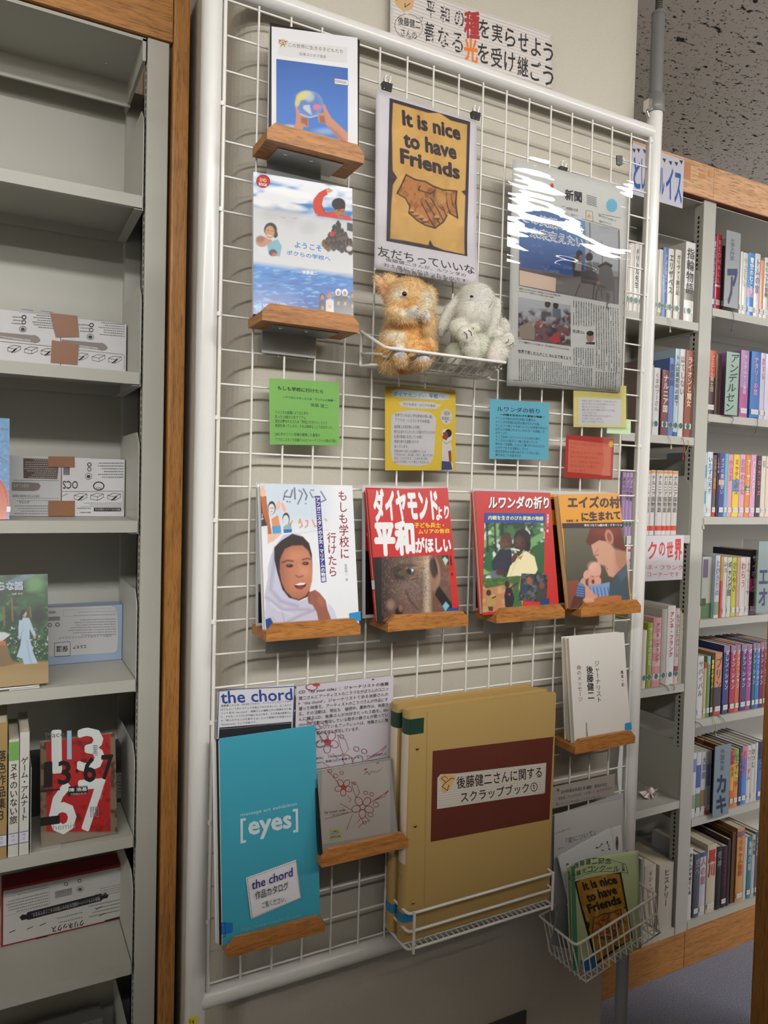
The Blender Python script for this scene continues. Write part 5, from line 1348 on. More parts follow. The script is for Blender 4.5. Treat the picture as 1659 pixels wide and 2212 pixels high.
# basket for the scrapbooks
bx0, bx1 = 0.298, 0.594; z2, z1, z0 = 0.634, 0.605, 0.576; yf = -0.082
T = []
for z in (z2, z1, z0):
    T.append(('rail', [(bx0, -0.006, z), (bx0, yf + 0.008, z), (bx0 + 0.002, yf + 0.002, z), (bx0 + 0.008, yf, z), (bx1 - 0.004, yf, z), (bx1, yf + 0.004, z), (bx1, -0.006, z)], 0.0024))
for x, y in ((bx0 + 0.009, yf - 0.003), (bx1 - 0.003, yf - 0.003), (bx0, -0.004), (bx1, -0.004)):
    T.append(('upright_wire', [(x, y, z0 - 0.006), (x, y, z2 + 0.004)], 0.0024))
T.append(('rail', [(bx0, -0.006, z0), (bx1, -0.006, z0)], 0.0024))
for k in range(28):
    x = bx0 + 0.010 + k * (bx1 - bx0 - 0.02) / 27; T.append(('floor_wire', [(x, -0.006, z0 - 0.001), (x, yf, z0 - 0.001)], 0.0011))
for k in range(4):
    y = -0.018 - k * 0.016; T.append(('floor_wire', [(bx0, y, z0 + 0.001), (bx1, y, z0 + 0.001)], 0.0011))
basket('wire_basket', 'low white wire basket holding two thick scrapbook binders', None, T)

# tilted basket of booklets
ang = math.radians(12.5)
BM = Matrix.Translation((0.648, -0.006, 0.430)) @ Matrix.Rotation(-ang, 4, 'Y')
bw_, bd, bh = 0.205, 0.100, 0.078
T = [('rim_wire', [(0, 0, bh), (0, -bd + 0.008, bh), (0.002, -bd + 0.002, bh), (0.008, -bd, bh), (bw_ - 0.008, -bd, bh), (bw_ - 0.002, -bd + 0.002, bh), (bw_, -bd + 0.008, bh), (bw_, 0, bh), (0, 0, bh)], 0.0024),
     ('front_wire', [(0.010, -bd, 0.042), (bw_ - 0.006, -bd, 0.042)], 0.0020), ('base_wire', [(0.01, 0, 0), (0.01, -bd, 0), (bw_ - 0.004, -bd, 0), (bw_ - 0.004, 0, 0)], 0.0018)]
for k in range(14):
    x = 0.010 + k * (bw_ - 0.016) / 13; T.append(('front_wire', [(x, -bd, bh), (x, -bd, 0.0)], 0.0013)); T.append(('floor_wire', [(x, -bd, 0.0), (x, 0, 0.0)], 0.0011)); T.append(('back_wire', [(x, 0, 0.0), (x, 0, bh)], 0.0011))
for k in range(7):
    y = -0.012 - k * 0.0128
    for x in (0.0, bw_): T.append(('side_wire', [(x, y, bh), (x + (0.006 if x == 0 else -0.004), y, 0.0)], 0.0013))
for k in range(6): T.append(('floor_wire', [(0.01, -0.012 - k * 0.015, 0.001), (bw_ - 0.004, -0.012 - k * 0.015, 0.001)], 0.0011))
basket('wire_basket', 'deep white wire basket hanging askew, full of booklets', BM, T)

# ================================================================== SCRAPBOOK BINDERS
def binder(fr, t, lab, front):
    o = thing('scrapbook_binder', lab, 'binder', fr.M, 'manila scrapbook binders')
    man = (182, 152, 92); mm = mat('manila_board', man, 0.55, attr=False)
    w, h = fr.w, fr.h
    # covers with rounded corner, rounded spine on the left
    rc = 0.008
    prof = [(0.006, 0), (w, 0), (w, h - rc)] + [(w - rc + rc * math.cos(a), h - rc + rc * math.sin(a)) for a in np.linspace(0, math.pi / 2, 6)] + [(0.006, h)]
    MB().prism(prof, 0, 0.0018).build('front_board', mm, o)
    MB().prism([(x, z) for x, z in prof], t - 0.0018, t).build('back_board', mm, o)
    arc = [(0.006 - 0.006 * math.sin(a), t / 2 - (t / 2) * math.cos(a)) for a in np.linspace(0, math.pi, 9)]
    b = MB(); n = len(arc); b.add([(x, y, 0) for x, y in arc] + [(x, y, h) for x, y in arc], [(i, i + 1, i + 1 + n, i + n) for i in range(n - 1)], 0, None, True)
    b.add([(x, y, h) for x, y in arc], [tuple(range(n))]); b.build('spine', mm, o)
    MB().box((0.008, 0.002, 0.004), (w - 0.006, t - 0.002, h - 0.004)).build('page_block', mat('kraft_pages', (190, 156, 96), 0.8), o)
    # green spine band and spine label
    gb = MB()
    gb.add([(x - 0.0005 * (1 if i not in (0, n - 1) else 0), y + (-0.0004 if i == 0 else (0.0004 if i == n - 1 else 0)), z) for z in (h - 0.038, h - 0.013) for i, (x, y) in enumerate(arc)], [(i, i + 1, i + 1 + n, i + n) for i in range(n - 1)], 0, None, True)
    gb.box((0.006, -0.0004, h - 0.038), (0.030, 0.0, h - 0.013)); gb.build('green_tape', mat('green_tape', (30, 62, 44), 0.45), o)
    lb = MB(); la = arc[1:-1]; m_ = len(la)
    lb.add([(x - 0.0004, y, z) for z in (h * 0.34, h - 0.038) for x, y in la], [(i, i + 1, i + 1 + m_, i + m_) for i in range(m_ - 1)], 0, None, True); lb.build('spine_label', mat('cream_label', (214, 200, 176), 0.6), o)
    bl = MB(); bl.add([(x - 0.0005, y, z) for z in (h * 0.085, h * 0.125) for x, y in arc], [(i, i + 1, i + 1 + n, i + n) for i in range(n - 1)], 0, None, True); bl.box((0.006, -0.0005, h * 0.085), (0.022, 0, h * 0.125)); bl.build('blue_sticker', mat('blue_sticker', (40, 128, 178), 0.5), o)
    # spine lettering
    S = Frame(fr.O + fr.u * -0.0008, -fr.n, fr.v, t, h); A = Art(S, PX, 0.0012)
    tx = '後藤健二さんに関するスクラップブック①'
    for i, ch in enumerate(tx):
        v, f = glyphs(ch); q = v - np.array([0.5, 0.38])
        if ch in 'ー': q = np.column_stack([q[:, 1], -q[:, 0]])
        for j, d in enumerate(shifts(0.012)): A._add(np.column_stack([t / 2 + (q[:, 0] + d[0]) * 0.0125, h - 0.052 - i * 0.0122 + (q[:, 1] + d[1]) * 0.0122]), f, (34, 28, 26), j * 8e-6)
    v, f = glyphs('PLUS'); A._add(np.column_stack([t / 2 + (v[:, 0] - 1.1) * 0.006, 0.010 + v[:, 1] * 0.008]), f, (110, 96, 60))
    a = A.build('spine_lettering', o); a.matrix_local = fr.M.inverted() @ S.M
    for z in (h - 0.062, h * 0.5, h * 0.165): MB().ball((0.019, -0.0004, z), (0.003, 0.0016, 0.003), seg=10).build('rivet', mat('brass', (170, 140, 80), 0.3, metal=1.0), o)
    if front:
        A = Art(fr, BI)
        A.line([(345, 260), (320, 1900)], 3, (170, 138, 74)); A.poly([(384, 544), (1258, 440), (1228, 1038), (369, 1202)], (94, 38, 22))
        A.poly([(418, 740), (440, 712), (560, 706), (1206, 628), (1195, 846), (415, 964)], (206, 198, 186))
        for k in range(14):
            y = 726 + k * 17; A.line([(420, y + 8), (1200, y - 96)] if k < 13 else [(420, y), (1190, y - 96)], 3, (176, 168, 156)); A.c -= A.step
        A.up(); A.poly([(425, 745), (450, 714), (500, 712), (550, 720), (535, 770), (510, 820), (465, 850), (440, 820), (455, 790)], (212, 172, 112)); A.line([(445, 740), (480, 770), (520, 740), (542, 745)], 5, (60, 44, 36)); A.line([(480, 770), (450, 800), (490, 830), (500, 790)], 5, (60, 44, 36)); A.line([(445, 740), (470, 725), (495, 745)], 4, (60, 44, 36))
        A.up(); A.text('後藤健二さんに関する', (556, 732), (1172, 655), (558, 818), (36, 28, 26), 0.012); A.text('スクラップブック①', (584, 842), (1140, 762), (588, 918), (36, 28, 26), 0.012)
        A.build('cover_print', o)
    return o


A0 = onY(BI(170, 1930), -0.070); A1 = onY(BI(195, 258), -0.066); B0 = onY(BI(1235, 1660), -0.070); B1 = onY(BI(1298, 170), -0.066)
hb = A1[2] - 0.580
wb = ((B0[0] - A0[0]) + (B1[0] - A1[0])) / 2
xb = (A0[0] + A1[0]) / 2
binder(Frame((xb, -0.068, 0.580), (1, 0, 0), (0, 0, 1), wb * 0.985, hb), 0.024, 'manila scrapbook binder with a brown title panel, front of the pair', True)
binder(Frame((xb - 0.0035, -0.037, 0.580), (1, 0, 0), (0, 0, 1), wb * 0.96, hb + 0.002), 0.025, 'second manila scrapbook binder behind the one with the brown panel', False)

# ================================================================== BOOKLETS IN THE TILTED BASKET
def basket_sheet(name, lab, cat, corners, Yt, Yb, t, m, K=GB, group='papers in the tilted basket'):
    fr = frame(K, *corners, Yt, Yb, True)
    o = thing(name, lab, cat, fr.M, group)
    MB().bbox((0, 0, 0), (fr.w, t, fr.h), min(0.0005, t / 3)).build('leaf_stack', m, o)
    return fr, o


gm = mat('pale_green_cover', (188, 208, 160), 0.55)
# front booklet: front board curves, so build it as a bent sheet
fr = frame(GB, (88, 455), (1095, 470), (1275, 1445), (540, 1945), -0.066, -0.092, True)
_bw, _bh = fr.w, fr.h
bq = lambda X, Z: (0.008 - 0.013 * (2 * X / _bw - 1) ** 2) * np.clip(Z / _bh, 0, 1)
o = thing('booklet', 'pale green essay contest booklet with the clasped-hands picture, front of the basket', 'booklet', fr.M, 'papers in the tilted basket')
sheet('cover', fr.w, fr.h, gm, o, 0.0012, bend=bq)
A = Art(fr, GB); A.bend = bq
A.paint(lambda p: p.grad((150, 500), (64, 130, 108), (560, 1900), (70, 150, 120)), rect=(0, 0, 0.0125, fr.h), cell=0.004)
_sx = lambda x, y: (340 + (x - 222) * 1.005 + (y - 762) * 0.245, 735 + (y - 762) * 0.80 + (x - 222) * -0.52 + 0.0)
_q = [(340, 745), (965, 630), (1125, 1480), (640, 1775)]


def _T(x, y):
    s = (x - 209) / 632.0; t = (y - 764 - (x - 209) * 0.293) / 1095.0
    p = (1 - s) * (1 - t) * np.array(_q[0]) + s * (1 - t) * np.array(_q[1]) + s * t * np.array(_q[2]) + (1 - s) * t * np.array(_q[3])
    p[1] -= 55 * math.sin(math.pi * min(1, max(0, s))) * (1 - t)
    return float(p[0]), float(p[1])


friends(A, _T, (30, 24, 22), (176, 132, 40), (150, 110, 34))
bk = (36, 44, 34)
def _arc(x): return -60 * math.sin(math.pi * (x - 210) / 850)
top = [(x, 555 - (x - 225) * .03 + _arc(x) * 1.5) for x in range(225, 1030, 50)]; bot = [(x, 745 - (x - 260) * .14 + _arc(x) * 1.0) for x in range(1050, 250, -50)]
A.line(top + bot, 5, bk, True); A.up()
for i, ch in enumerate('後藤健二記念'):
    x = 350 + i * 88; y = 530 - i * 6 + _arc(x + 40) * .9; A.text(ch, (x, y), (x + 74, y - 10), (x, y + 70), bk, 0.01)
for i, ch in enumerate('小論文コンクール'):
    x = 296 + i * 84; y = 640 - i * 9 + _arc(x + 40) * .8; q = 30 if ch == 'ー' else 0; A.text(ch, (x, y + q), (x + 72, y - 12 + q), (x, y + 68 - q), bk, 0.006)
A.vtext('第4回', (250, 585), (262, 700), 36, bk, 0.01); A.vtext('作品集', (990, 515), (1002, 610), 36, bk, 0.01); A.ell(215, 500, 10, 20, bk, 40); A.ell(240, 495, 9, 16, bk, -50)
A.poly([(432, 1750), (560, 1700), (625, 1640), (650, 1840), (500, 1880)], (36, 120, 190))
A.build('cover_print', o)
for k, (dx, lab) in enumerate(((0.004, 'second pale green booklet tucked behind the front one'), (0.009, 'third pale green booklet in the tilted basket, mostly hidden'))):
    f2 = Frame(fr.O + np.array([0.016 + 0.004 * k, dx + 0.019, 0.0015]), fr.u, fr.v, fr.w * 0.93, fr.h * 0.90)
    b = thing('booklet', lab, 'booklet', f2.M, 'papers in the tilted basket')
    MB().bbox((0, 0, 0), (f2.w, 0.003, f2.h), 0.0005).build('cover', gm if k == 0 else mat('teal_cover', (52, 116, 104), 0.5), b)
    MB().box((-0.0004, 0.0006, 0.001), (0.001, 0.0024, f2.h - 0.001)).build('page_edges', M_WHITE, b)
# white printed leaves standing behind
fr, o = basket_sheet('leaflet', 'white leaflet with a black floral sprig behind the green booklet', 'leaflet', ((90, 430), (815, 65), (1010, 900), (420, 1300)), -0.040, -0.060, 0.002, mat('cool_white_paper', (212, 218, 220), 0.6))
A = Art(fr, GB)
for pts in ([(640, 305), (690, 290), (700, 260), (730, 262)], [(700, 260), (712, 245)], [(780, 225), (775, 250), (795, 265), (800, 300)], [(720, 330), (740, 345)], [(790, 315), (820, 330)]): A.line(pts, 7, (40, 44, 44))
for q in ((645, 303, 14, 10), (780, 232, 9, 14), (716, 335, 14, 6), (805, 322, 10, 8)): A.ell(*q, (40, 44, 44))
A.build('leaf_print', o)
fr, o = basket_sheet('leaflet', 'grey-white printed leaflet with faint Japanese heading in the tilted basket', 'leaflet', ((100, -140), (960, -300), (985, 800), (95, 1100)), -0.022, -0.030, 0.0012, mat('grey_white_paper', (200, 198, 198), 0.6))
A = Art(fr, GB); A.text('（大宮北署礼拝）', (104, 115), (300, 40), (108, 140), (110, 108, 110)); A.text('「愛について」', (250, 185), (620, 70), (254, 255), (54, 52, 56)); A.line([(145, 330), (180, 300)], 6, (70, 70, 72)).line([(190, 310), (215, 300)], 6, (70, 70, 72)); A.build('leaf_print', o)
fr, o = basket_sheet('envelope', 'white envelope with a grey oval mark beside the leaflets', 'envelope', ((700, 90), (970, 30), (1000, 820), (700, 1000)), -0.030, -0.036, 0.001, M_WHITE)
A = Art(fr, GB); A.ell(905, 245, 18, 92, (110, 112, 112)); A.text('夢', (890, 215), (918, 213), (890, 290), (50, 52, 52)); A.build('leaf_print', o)
fr, o = basket_sheet('folder', 'silvery plastic folder sticking up at the back of the basket', 'folder', ((-30, -60), (1010, -420), (990, 350), (0, 700)), -0.014, -0.018, 0.0008, mat('silver_folder', (188, 190, 194), 0.25, coat=0.3))
fr, o = basket_sheet('clear_sleeve', 'crumpled clear plastic sleeve at the low end of the basket', 'plastic sleeve', ((60, 1000), (330, 1060), (430, 1640), (160, 1560)), -0.045, -0.055, 0.0015, mat('frosted_sleeve', (150, 152, 154), 0.3, coat=0.4))


# ================================================================== PLUSH RABBITS
def blob_mesh(name, parts, voxel=0.0022, smooth=6):
    """union of ellipsoids remeshed to one continuous skin"""
    b = MB()
    for c, r, rot in parts:
        R = Matrix.Rotation(rot[1], 3, 'Y') @ Matrix.Rotation(rot[0], 3, 'X') @ Matrix.Rotation(rot[2], 3, 'Z')
        b.ball(c, r, seg=20, rot=R)
    me = b.mesh(name, M_WHITE); ob = bpy.data.objects.new(name, me); COL.objects.link(ob)
    m = ob.modifiers.new('r', 'REMESH'); m.mode = 'VOXEL'; m.voxel_size = voxel; m.use_smooth_shade = True
    s = ob.modifiers.new('s', 'SMOOTH'); s.iterations = smooth; s.factor = 0.5
    dg = bpy.context.evaluated_depsgraph_get(); out = bpy.data.meshes.new_from_object(ob.evaluated_get(dg))
    bpy.data.objects.remove(ob); out.name = name
    return out


def plush(name, label, parts, colour, M, fur_len, fur_n, noses, M_skin):
    t = thing(name, label, 'plush toy', M, 'plush rabbits in the basket')
    me = blob_mesh('body', parts)
    n = len(me.vertices); co = np.empty(n * 3); me.vertices.foreach_get('co', co); co = co.reshape(-1, 3)
    no = np.empty(n * 3); me.vertices.foreach_get('normal', no); no = no.reshape(-1, 3)
    c = colour(co)
    for a in list(me.color_attributes): me.color_attributes.remove(a)
    ca = me.color_attributes.new('Col', 'FLOAT_COLOR', 'POINT'); full = np.ones((n, 4), np.float32); full[:, :3] = c; ca.data.foreach_set('color', full.ravel())
    me.materials.clear(); me.materials.append(M_skin)
    for p in me.polygons: p.use_smooth = True
    body = link('body', me, t)
    # fur: short blades
    r = np.random.default_rng(11)
    idx = r.integers(0, n, fur_n); base = co[idx] + r.normal(0, 0.0010, (fur_n, 3)); nn = no[idx]
    dirn = nn + r.normal(0, 0.38, (fur_n, 3)) + np.array([0, 0, -0.35]); dirn /= np.linalg.norm(dirn, axis=1)[:, None]
    L = fur_len * r.uniform(0.5, 1.15, fur_n)[:, None]
    side = np.cross(dirn, r.normal(0, 1, (fur_n, 3))); side /= np.linalg.norm(side, axis=1)[:, None]
    w = 0.00028
    tip = base + dirn * L; tip[:, 2] -= 0.12 * L[:, 0]
    V = np.stack([base - side * w, base + side * w, tip], 1).reshape(-1, 3)
    F = np.arange(fur_n * 3).reshape(-1, 3)
    cc = np.clip(colour(base) * r.uniform(0.86, 1.12, (fur_n, 1)), 0, 1)
    fm = bpy.data.meshes.new('fur'); fm.from_pydata(V.tolist(), [], F.tolist()); fm.materials.append(M_skin)
    ca = fm.color_attributes.new('Col', 'FLOAT_COLOR', 'POINT'); full = np.ones((len(V), 4), np.float32); full[:, :3] = np.repeat(cc, 3, 0); ca.data.foreach_set('color', full.ravel()); fm.update()
    fo = link('fur', fm, t); fo['kind'] = 'stuff'
    return t


M_PLUSH = mat('plush_fibre', (220, 180, 130), 0.95, attr=True, spec=0.1)
M_PLUSH.node_tree.nodes['Principled BSDF'].inputs['Sheen Weight'].default_value = 0.25
U = 0.000158                                  # metres per unit of the rabbit crop at the basket


def rb(x, y, Y=-0.05):
    p = onY(RB(x, y), Y); return np.array(p)


def pt(x, y, dy=0.0): q = rb(x, y, -0.048 + dy); return tuple(q - O1)


# orange rabbit, sitting up with paws to its mouth
O1 = rb(440, 1060, -0.048); O1[2] = 1.5035
k = U
parts = [(pt(430, 830), (0.037, 0.030, 0.040), (0, 0, 0)), (pt(450, 640), (0.031, 0.027, 0.034), (0, 0, 0)), (pt(330, 930, -0.006), (0.026, 0.026, 0.026), (0, 0, 0)), (pt(560, 900, -0.012), (0.026, 0.024, 0.027), (0, 0, 0)),
         (pt(500, 330, -0.004), (0.036, 0.031, 0.033), (0, 0, 0)), (pt(625, 400, -0.012), (0.020, 0.022, 0.020), (0, 0, 0)), (pt(400, 380, -0.010), (0.021, 0.022, 0.022), (0, 0, 0)), (pt(690, 330, -0.002), (0.014, 0.018, 0.022), (0, 0, 0)),
         (pt(240, 220, 0.006), (0.009, 0.006, 0.026), (0, math.radians(-38), 0)), (pt(330, 160, 0.016), (0.013, 0.007, 0.020), (0, math.radians(-62), 0)),
         (pt(430, 500, -0.026), (0.028, 0.011, 0.013), (0, math.radians(14), 0)), (pt(560, 450, -0.036), (0.012, 0.009, 0.009), (0, math.radians(14), 0)), (pt(700, 570, -0.022), (0.014, 0.012, 0.026), (0, math.radians(-8), 0)), (pt(675, 480, -0.034), (0.009, 0.008, 0.014), (0, math.radians(-20), 0)),
         (pt(690, 840, -0.014), (0.014, 0.018, 0.020), (0, 0, 0)), (pt(400, 880, -0.034), (0.013, 0.012, 0.020), (0, math.radians(-12), 0)), (pt(640, 950, -0.030), (0.013, 0.014, 0.014), (0, 0, 0))]


def c1(co):
    p = co + O1; d = (p - CAM) @ RC.T; x = (W / 2 + FPX * d[:, 0] / d[:, 2] - 780) * 4.88; y = (H / 2 + FPX * d[:, 1] / d[:, 2] - 580) * 4.88
    P = Painter(x, y); P.fill((238, 204, 152)); P.ell(560, 150, 160, 70, (234, 198, 146), .8); P.ell(480, 360, 130, 60, (234, 190, 130), .9)
    P.ell(410, 270, 80, 60, (240, 230, 208), .6, -15).ell(700, 330, 70, 110, (240, 228, 206), .6).ell(620, 420, 60, 50, (236, 218, 188), .7)
    P.ell(360, 720, 130, 70, (240, 226, 200), .7).ell(520, 480, 130, 50, (240, 228, 206), .6, 14).ell(560, 450, 60, 36, (236, 234, 230), .5).ell(690, 500, 50, 60, (238, 226, 206), .7).ell(690, 490, 26, 40, (232, 222, 218), .4)
    P.ell(560, 720, 90, 130, (236, 186, 118), .8).ell(250, 880, 110, 120, (232, 184, 116), .8).ell(450, 620, 160, 40, (220, 160, 96), .9).ell(700, 830, 70, 60, (232, 178, 110), .6)
    P.ell(220, 240, 40, 90, (236, 190, 148), .6, -35).ell(250, 190, 20, 60, (228, 166, 130), .8, -35)
    P.ell(400, 870, 56, 70, (232, 230, 230), .3).ell(420, 915, 40, 34, (206, 200, 200), .5).ell(660, 930, 80, 50, (226, 218, 214), .5); P.ell(420, 1070, 40, 24, (190, 90, 50), .5)
    return P.c


t1 = plush('plush_rabbit', 'ginger plush rabbit sitting up with paws to its mouth', parts, c1, Matrix.Translation(Vector(O1)), 0.0068, 26000, None, M_PLUSH)
M_EYE = mat('glass_eye', (10, 8, 8), 0.08, coat=0.8)
MB().ball(pt(458, 268, -0.036), (0.0042, 0.0034, 0.0036), seg=14).build('eye', M_EYE, t1)
for q, r_ in (((600, 425), 4), ((590, 450), 4), ((680, 455), 4)):
    MB().tube([pt(q[0] - 16, q[1] - 8, -0.0455), pt(q[0] + 14, q[1] + 6, -0.047)], 0.0004, 5).build('paw_stitch', M_BLACK, t1)

# white lop-eared rabbit, leaning back with its feet up
O2 = rb(1180, 1060, -0.048); O2[2] = 1.5035


def pt(x, y, dy=0.0): q = rb(x, y, -0.048 + dy); return tuple(q - O2)


parts = [(pt(1180, 880), (0.044, 0.028, 0.034), (0, 0, 0)), (pt(1150, 760), (0.034, 0.024, 0.030), (0, 0, 0)), (pt(1020, 930, -0.006), (0.024, 0.022, 0.024), (0, 0, 0)), (pt(1330, 900, 0.0), (0.026, 0.022, 0.026), (0, 0, 0)),
         (pt(1210, 370, -0.006), (0.034, 0.031, 0.034), (0, 0, 0)), (pt(1200, 500, -0.016), (0.028, 0.026, 0.028), (0, 0, 0)), (pt(1120, 470, -0.018), (0.020, 0.020, 0.022), (0, 0, 0)),
         (pt(930, 480, 0.004), (0.0125, 0.007, 0.037), (0, math.radians(33), 0)), (pt(1010, 370, 0.004), (0.012, 0.008, 0.020), (0, math.radians(42), 0)), (pt(870, 600, 0.004), (0.009, 0.006, 0.022), (0, math.radians(18), 0)), (pt(1395, 520, -0.022), (0.0125, 0.008, 0.036), (0, math.radians(14), 0)),
         (pt(1040, 640, -0.022), (0.020, 0.014, 0.017), (0, math.radians(10), 0)), (pt(1190, 630, -0.036), (0.013, 0.007, 0.007), (0, math.radians(10), 0)), (pt(1400, 680, -0.012), (0.020, 0.014, 0.014), (0, math.radians(-10), 0)), (pt(1480, 640, 0.002), (0.016, 0.014, 0.020), (0, 0, 0)), (pt(1450, 720, -0.024), (0.010, 0.008, 0.012), (0, 0, 0)),
         (pt(1150, 800, -0.040), (0.0175, 0.013, 0.026), (0, math.radians(-22), 0)), (pt(1100, 700, -0.048), (0.015, 0.010, 0.015), (0, 0, 0)), (pt(1450, 870, -0.036), (0.0185, 0.013, 0.030), (0, math.radians(35), 0)), (pt(1545, 760, -0.044), (0.013, 0.009, 0.014), (0, math.radians(30), 0))]


def c2(co):
    p = co + O2; d = (p - CAM) @ RC.T; x = (W / 2 + FPX * d[:, 0] / d[:, 2] - 780) * 4.88; y = (H / 2 + FPX * d[:, 1] / d[:, 2] - 580) * 4.88
    P = Painter(x, y); P.fill((216, 214, 202)); P.ell(1150, 820, 240, 200, (216, 218, 196), .6); P.ell(1150, 760, 90, 150, (222, 218, 206), .4, -20).ell(1450, 860, 110, 150, (224, 218, 208), .4, 30); P.ell(1230, 300, 160, 90, (214, 212, 206), .6)
    P.ell(930, 500, 60, 160, (224, 220, 206), .4, 30)
    return P.c


t2 = plush('plush_rabbit', 'cream lop-eared plush rabbit leaning back with its feet up', parts, c2, Matrix.Translation(Vector(O2)), 0.0038, 20000, None, M_PLUSH)
MB().ball(pt(1165, 295, -0.036), (0.0034, 0.0026, 0.0022), seg=12).build('eye', M_EYE, t2)
for a, b, c in (((1080, 668), (1115, 690), (1118, 740)), ((1130, 650), (1160, 670), (1165, 712)), ((1555, 740), (1550, 775), (1522, 790)), ((1608, 780), (1590, 800), (1565, 812)), ((1180, 622), (1184, 630), (1183, 640))):
    MB().tube([pt(*a, -0.058), pt(*b, -0.059), pt(*c, -0.057)], 0.0006, 5).build('toe_stitch', M_BLACK, t2)
MB().tube([pt(1385, 350, -0.034), pt(1340, 430, -0.036), pt(1320, 500, -0.034)], 0.0005, 5).build('mouth_stitch', mat('grey_thread', (110, 104, 96), 0.8), t2)


# ================================================================== STEEL BOOKCASES
YB = 0.300                                    # front plane of both bookcases
DEP = 0.235


def slots(parent, x, z0, z1, y0, step=0.0125, side=-1):
    b = MB(); z = z0
    while z < z1:
        b.box((x + side * 0.0004, y0, z), (x, y0 + 0.005, z + 0.0075)); z += step
    o = b.build('slot_row', M_CORK, parent); o['kind'] = 'stuff'
    return o


def shelf_part(parent, x0, x1, z, th=0.021):
    b = MB()
    b.box((x0, YB, z - 0.0012), (x1, YB + DEP - 0.012, z)); b.box((x0, YB, z - th), (x1, YB + 0.0015, z - 0.0012))
    b.box((x0, YB + 0.0015, z - th), (x1, YB + 0.012, z - th + 0.0012)); b.box((x0, YB + DEP - 0.0135, z - th), (x1, YB + DEP - 0.012, z - 0.0012))
    for x in (x0, x1 - 0.0015): b.box((x, YB + 0.0015, z - th), (x + 0.0015, YB + DEP - 0.0135, z - 0.0012))
    return b.build('shelf', M_STEEL, parent)


def end_bracket(parent, x, z, flip=False):
    pr = [(YB + 0.006, z - 0.024), (YB + DEP - 0.02, z - 0.024), (YB + DEP - 0.02, z + 0.160), (YB + 0.030, z + 0.160), (YB + 0.010, z + 0.140), (YB + 0.006, z + 0.125)]
    b = MB(); n = len(pr)
    b.add([(x, y, q) for y, q in pr] + [(x + 0.0016, y, q) for y, q in pr], [tuple(range(n)), tuple(reversed(range(n, 2 * n)))] + [(i, i + n, (i + 1) % n + n, (i + 1) % n) for i in range(n)])
    b.box((x - (0.014 if not flip else 0), YB + 0.004, z - 0.0235), (x + (0.016 if flip else 0.0016), YB + DEP - 0.03, z - 0.0222))
    return b.build('shelf_bracket', M_STEEL, parent)


# ---------------------------------------------------------------- left bookcase
LC = thing('steel_bookcase', 'grey steel bookcase with an oak end panel, holding tissue boxes', 'bookcase', None, 'grey steel library bookcases')
LS = [1.814, 1.504, 1.240, 0.953, 0.667, 0.430, 0.118]
XR = -0.0585
for x in (-0.0560, -1.010):
    MB().bbox((x, YB, 0.0), (x + 0.037, YB + 0.030, 2.090), 0.002).build('post', M_STEEL, LC)
    MB().box((x - 0.004, YB + DEP - 0.03, 0.0), (x + 0.030, YB + DEP, 2.090)).build('rear_post', M_STEEL, LC)
slots(LC, -0.0560, 0.2, 2.05, YB + 0.012)
MB().bbox((-0.0130, YB - 0.006, 0.0), (0.0160, 0.62, 2.19), 0.004).build('end_panel', M_WOODV, LC)
MB().box((-1.0, YB - 0.004, 2.092), (-0.0145, YB + 0.020, 2.188)).build('header_board', M_WOODH, LC)
b = MB().box((-1.0, YB + 0.004, 2.088), (-0.0585, YB + DEP - 0.02, 2.0895)); b.box((-1.0, YB + 0.004, 2.084), (-0.0585, YB + 0.0055, 2.088)); b.box((-1.0, YB + DEP - 0.06, 2.045), (-0.0585, YB + DEP - 0.055, 2.088)); b.box((-0.064, YB + 0.004, 2.05), (-0.0585, YB + DEP - 0.02, 2.088))
b.build('canopy', M_STEEL, LC)
MB().box((-0.0300, YB + 0.031, 0.0), (-0.0285, YB + DEP - 0.031, 2.08)).build('gap_shade_sheet', mat('painted_gap_shade', (64, 64, 60), 0.6), LC)  # dark sheet standing in for the shade in the gap between the posts
MB().box((-1.0, YB + DEP - 0.004, 0.0), (-0.055, YB + DEP, 2.088)).build('back_panel', M_STEEL, LC)
MB().box((-1.0, YB + 0.002, 0.0), (-0.057, YB + 0.02, 0.098)).build('kick_board', M_WOODH, LC)
for i, z in enumerate(LS):
    shelf_part(LC, -0.972, XR - 0.0035, z); end_bracket(LC, XR - 0.0022, z); end_bracket(LC, -0.973, z, True)
for x, y in ((-0.11, YB + 0.12),): MB().ball((x, y, 2.0878), (0.003, 0.003, 0.001), seg=10).build('rivet', M_CHROME, LC)


# ---------------------------------------------------------------- tissue boxes
def wear(A, x0, y0, x1, y1, lines, col, sl):
    """upside-down small print drawn as broken strokes"""
    rn2 = random.Random(int(x0 * 7 + y0))
    for k in range(lines):
        y = y0 + (y1 - y0) * k / max(1, lines - 1); x = x1
        e = x0 + (x1 - x0) * rn2.uniform(0, .35)
        while x > e:
            l = rn2.uniform(4, 9); A.line([(x, y + sl * (x - x0)), (max(x - l, e), y + sl * (max(x - l, e) - x0))], min(9, (y1 - y0) / lines * .4), col); A.c -= A.step; x -= l + rn2.uniform(7, 12)
    A.up()


def icon_box(A, x, y, col=(60, 60, 62), s=1.0, bar=True):
    P = lambda a, b: (x + a * s, y + b * s)
    A.line([P(0, 20), P(50, 0), P(110, 8), P(60, 32)], 3, col, True); A.line([P(0, 20), P(0, 50), P(60, 62), P(110, 36), P(110, 8)], 3, col); A.line([P(60, 32), P(60, 62)], 3, col)
    if bar: A.line([P(35, 60), P(55, 45), P(75, 30)], 10, (30, 30, 32))


